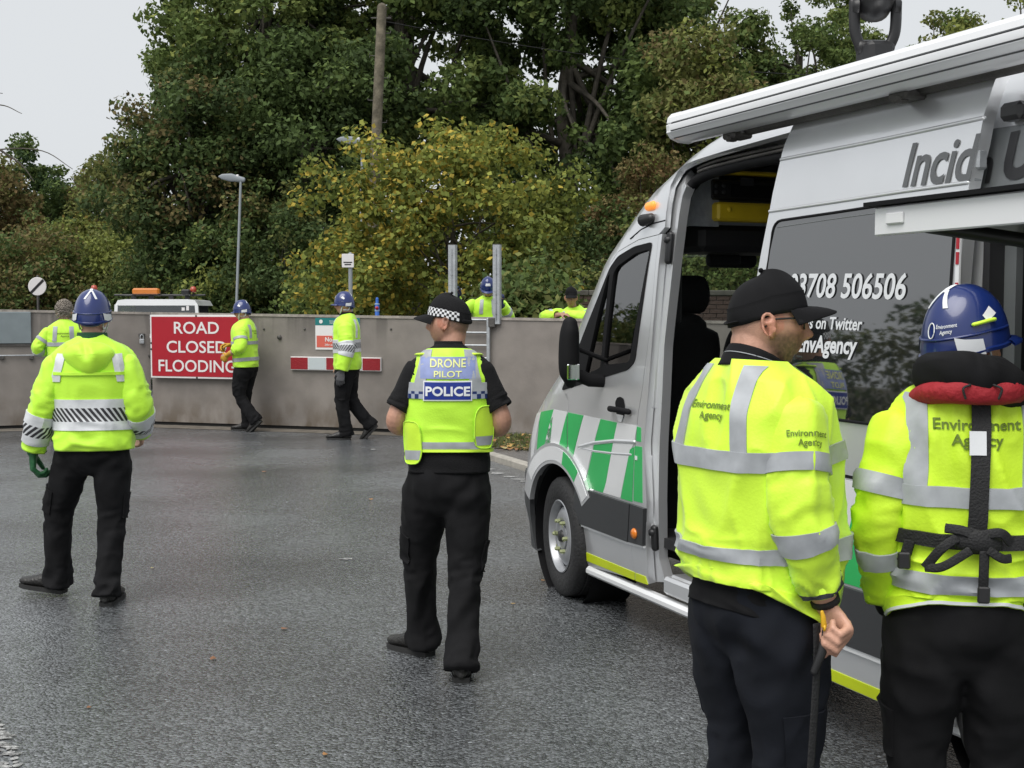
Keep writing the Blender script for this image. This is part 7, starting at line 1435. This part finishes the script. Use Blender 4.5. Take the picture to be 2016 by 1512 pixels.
def ringroll(name, m, z, rad, rr, rz_, seed, back=-.01, amp=.008, sag=.0, k=1.0):
    q = np.linspace(0, 2 * np.pi, 61); P = np.stack([rad * np.sin(q), back + rad * k * np.cos(q), z + sag * np.cos(q) - (.034 if sag < -.04 else 0) * (1 + np.sin(q))], 1); P = np.array([p.trunk(x) for x in P])
    T, A, B = frames(P, (0, 0, 1)); V = []; th = np.linspace(0, 2 * np.pi, 18, endpoint=False)
    for i in range(60):
        o_ = P[i] - np.array((P[:60, 0].mean(), P[:60, 1].mean(), 0)); o_[2] = 0; o_ /= np.linalg.norm(o_); bk = np.clip(-np.cos(q[i]), -.6, 1) * .5 + .5
        V.append(P[i] + o_ * (rr * (.6 + .6 * bk) * np.cos(th))[:, None] + np.array((0, 0, 1)) * (rz_ * (.55 + .6 * bk) * np.sin(th))[:, None])
    V = np.concatenate(V); V = V + (V - np.repeat(P[:60], 18, 0)) / .04 * (amp * (1 - 2 * abs(vnoise(V * (9, 9, 20), seed))))[:, None]
    F = [[i * 18 + j, i * 18 + (j + 1) % 18, ((i + 1) % 60) * 18 + (j + 1) % 18, ((i + 1) % 60) * 18 + j] for i in range(60) for j in range(18)]
    mb = MB(); mb.add(V, F); return mb.build(name, m, p.root, True)
ringroll('lifejacket_collar', M['red_cloth'], 1.520, .132, .032, .030, 5, -.035, .007, -.03)
ringroll('black_hood', M['black'], 1.578, .114, .042, .056, 6, -.026, .012, -.045)
for sg in (1, -1):
    lb = MB(); lb.tube(np.array([p.trunk(q) for q in curve_pts([(sg * .030, -.200, 1.565), (sg * .048, -.207, 1.555), (sg * .042, -.205, 1.53)], 5)]), .0035, 6); lb.build('cord_loop', M['webbing'], p.root, True)
bs = J.strip('back_strap', M['webbing'], p.root, -.024, .024, 1.13, 1.54, 'back', 4, 24, .012, lean=.012)
J.strip('strap_label', M['white_print'], bs, -.021, .021, 1.385, 1.45, 'back', 4, 6, .0145)
J.patch('waist_strap', M['webbing'], p.root, 0, 1, J.vz(1.140), J.vz(1.178), 80, 4, .014, .010)
rs = random.Random(3)
def sp(x, z, off=.03): return J.on(np.array([x]), np.array([z]), 'back', off)[0]
def flat_strap(name, pts, w_, th=.0022, m='webbing'): b = MB(); q = curve_pts([sp(*x) for x in pts], 7); b.tube(q, w_, 8, True, th, front=(0, -1, .15)); return b.build(name, M[m], p.root, True)
b = MB(); b.tube([sp(-.05, 1.168, .022), sp(-.02, 1.172, .034), sp(.02, 1.165, .036), sp(.05, 1.155, .022)], [.024, .034, .030, .020], 10, True, [.008, .014, .013, .008], front=(0, -1, 0)); b.build('strap_bundle', M['webbing'], p.root, True)
for pts, w_ in (([(-.03, 1.185, .030), (-.075, 1.155, .046), (-.112, 1.085, .040)], .013), ([(-.112, 1.085, .040), (-.075, 1.10, .05), (-.02, 1.15, .042)], .012), ([(-.075, 1.20, .036), (-.03, 1.195, .046), (.0, 1.17, .040)], .013), ([(.012, 1.145, .034), (.012, 1.06, .026), (.014, 1.01, .024)], .013), ([(.0, 1.185, .040), (.045, 1.195, .048), (.075, 1.165, .034)], .013), ([(.02, 1.15, .040), (.05, 1.128, .044), (.075, 1.125, .030)], .012), ([(-.155, 1.15, .02), (-.160, 1.115, .028), (-.165, 1.085, .026)], .015)): flat_strap('strap_end', pts, w_, .0018)
for c_, d_ in ((.014, (.032, .012, .045)), ): b = MB(); b.box(sp(c_, 1.005, .028), d_, bev=.004); b.build('buckle', M['plastic_b'], p.root)
for x_, z_ in ((.155, 1.158), (-.163, 1.09)): b = MB(); b.box(sp(x_, z_, .020), (.034, .018, .045), bev=.004); b.build('buckle', M['plastic_b'], p.root)
o = p.hard_hat(tilt=R(9)); D, T = p.hatD, p.hatT
ll = MB(); ll.tube(T(np.array([D(np.array(a), np.array(.27 - .02 * (a - 1.4)), .006) for a in np.linspace(1.45, 1.98, 8)])), .0055, 8, ry=.0075); ll.build('lamp_clip', M['hivis_y'], o, True)

# --- helmeted worker behind the wall between the posts
p = Person('person in blue hard hat behind the grey wall, gripping the two steel posts', (P_of(962, 17.85), 17.85, .34), R(176), 1.0, lean=.06)
p.legs([(-.11, .0, R(10)), (.11, .0, R(-10))], 'black', seed=91, amp=.005); p.core()
p.arm(1, (.40, .16, 1.30), (.40, .40, 1.53)); p.arm(-1, (-.33, .18, 1.22), (-.205, .40, 1.43)); p.hand(1, (0, .3, 1), (.3, 1, 0), (-1, .2, 0), .6); p.hand(-1, (.1, .3, 1), (-.3, 1, 0), (1, .2, 0), .6)
p.head(R(5), R(-26), pos=(0, .05, 1.655)); p.finish(.0105)
p.jacket('jacket', M['hivis'], .88, 1.13, .008, 93, sleeves={-1: .9, 1: .9}); braces(p, x=.09); hband(p, 1.21, 1.26); hband(p, .98, 1.03)
for sd in (-1, 1): sband(p, sd, .32, .40); sband(p, sd, .68, .77)
p.collar(M['black'], 1.47, 1.55, .078); p.hard_hat(stickers=False)
p.glove(1, M['blue_glove'], (0, .3, 1), (.3, 1, 0), (-1, .2, 0), .6); p.glove(-1, M['blue_glove'], (.1, .3, 1), (-.3, 1, 0), (1, .2, 0), .6)

# --- man in a black cap leaning on the wall
p = Person('person in black cap leaning folded arms on top of the grey wall', (P_of(1136, 17.55), 17.55, .19), R(150), 1.0, skin=(.36, .2, .14), lean=.20)
p.legs([(-.11, -.04, R(10)), (.11, .0, R(-10))], 'black', seed=95, amp=.005); p.core()
p.arm(1, (.36, .36, 1.405), (.0, .47, 1.435)); p.arm(-1, (-.34, .32, 1.40), (.02, .42, 1.445)); p.hand(1, (-1, .1, .1), (0, -.3, -1), (0, 1, .3), .5); p.hand(-1, (1, .1, .1), (0, -.3, -1), (0, 1, .3), .5)
p.head(R(30), R(-8), pos=(0, .04, 1.665)); p.finish(.0095)
p.jacket('jacket', M['hivis'], .88, 1.10, .007, 97, sleeves={-1: .86, 1: .78}); hband(p, 1.21, 1.26); braces(p)
for sd in (-1, 1): sband(p, sd, .32, .40)
p.cap(M['black'], 'baseball_cap', drop=-.012)
# --- driver of the truck
p = Person('person at the wheel of the white truck, only the head visible', (TX - .50, TY + .95, .20), R(180), .95, lean=.0)
s_ = p; p.body.tube([(0, 0, .55), (0, .02, .75)], [.16, .16], 14, True, [.12, .12], front=(0, 1, 0))
pel = MB(); SIT = .46
for sx in (-1, 1): p.body.tube(bend((sx * .1, 0, .62), (sx * .12, .42, .64), (sx * .12, .48, .28)), np.linspace(.08, .045, 34), 12)
P0 = p.trunk; p.trunk = lambda q: np.array((q[0], q[1], q[2] - .30)); p.core(); p.arm(1, (.27, .12, .86), (.16, .34, .98)); p.arm(-1, (-.27, .12, .86), (-.16, .34, .98))
for sd in (-1, 1): p.hand(sd, (-sd * .3, .8, .4), (0, .3, -1), (0, 0, 1), .8)
p.head(0, R(-4)); p.finish(.010, {'hair': ((.07, .055, .045), .9)})
mb = MB(); Pq = np.array([(0, 0, z) for z in (.60, .75, .95, 1.08, 1.15, 1.22)]); c = Cloth(Pq, [.19, .19, .205, .20, .14, .08], [.14, .14, .14, .12, .10, .08], 2.2, amp=.006, seed=5); c.mesh(mb, 32, 40, hem0=True); p.jo = mb.build('shirt', M['grey_cloth'], p.root, True)
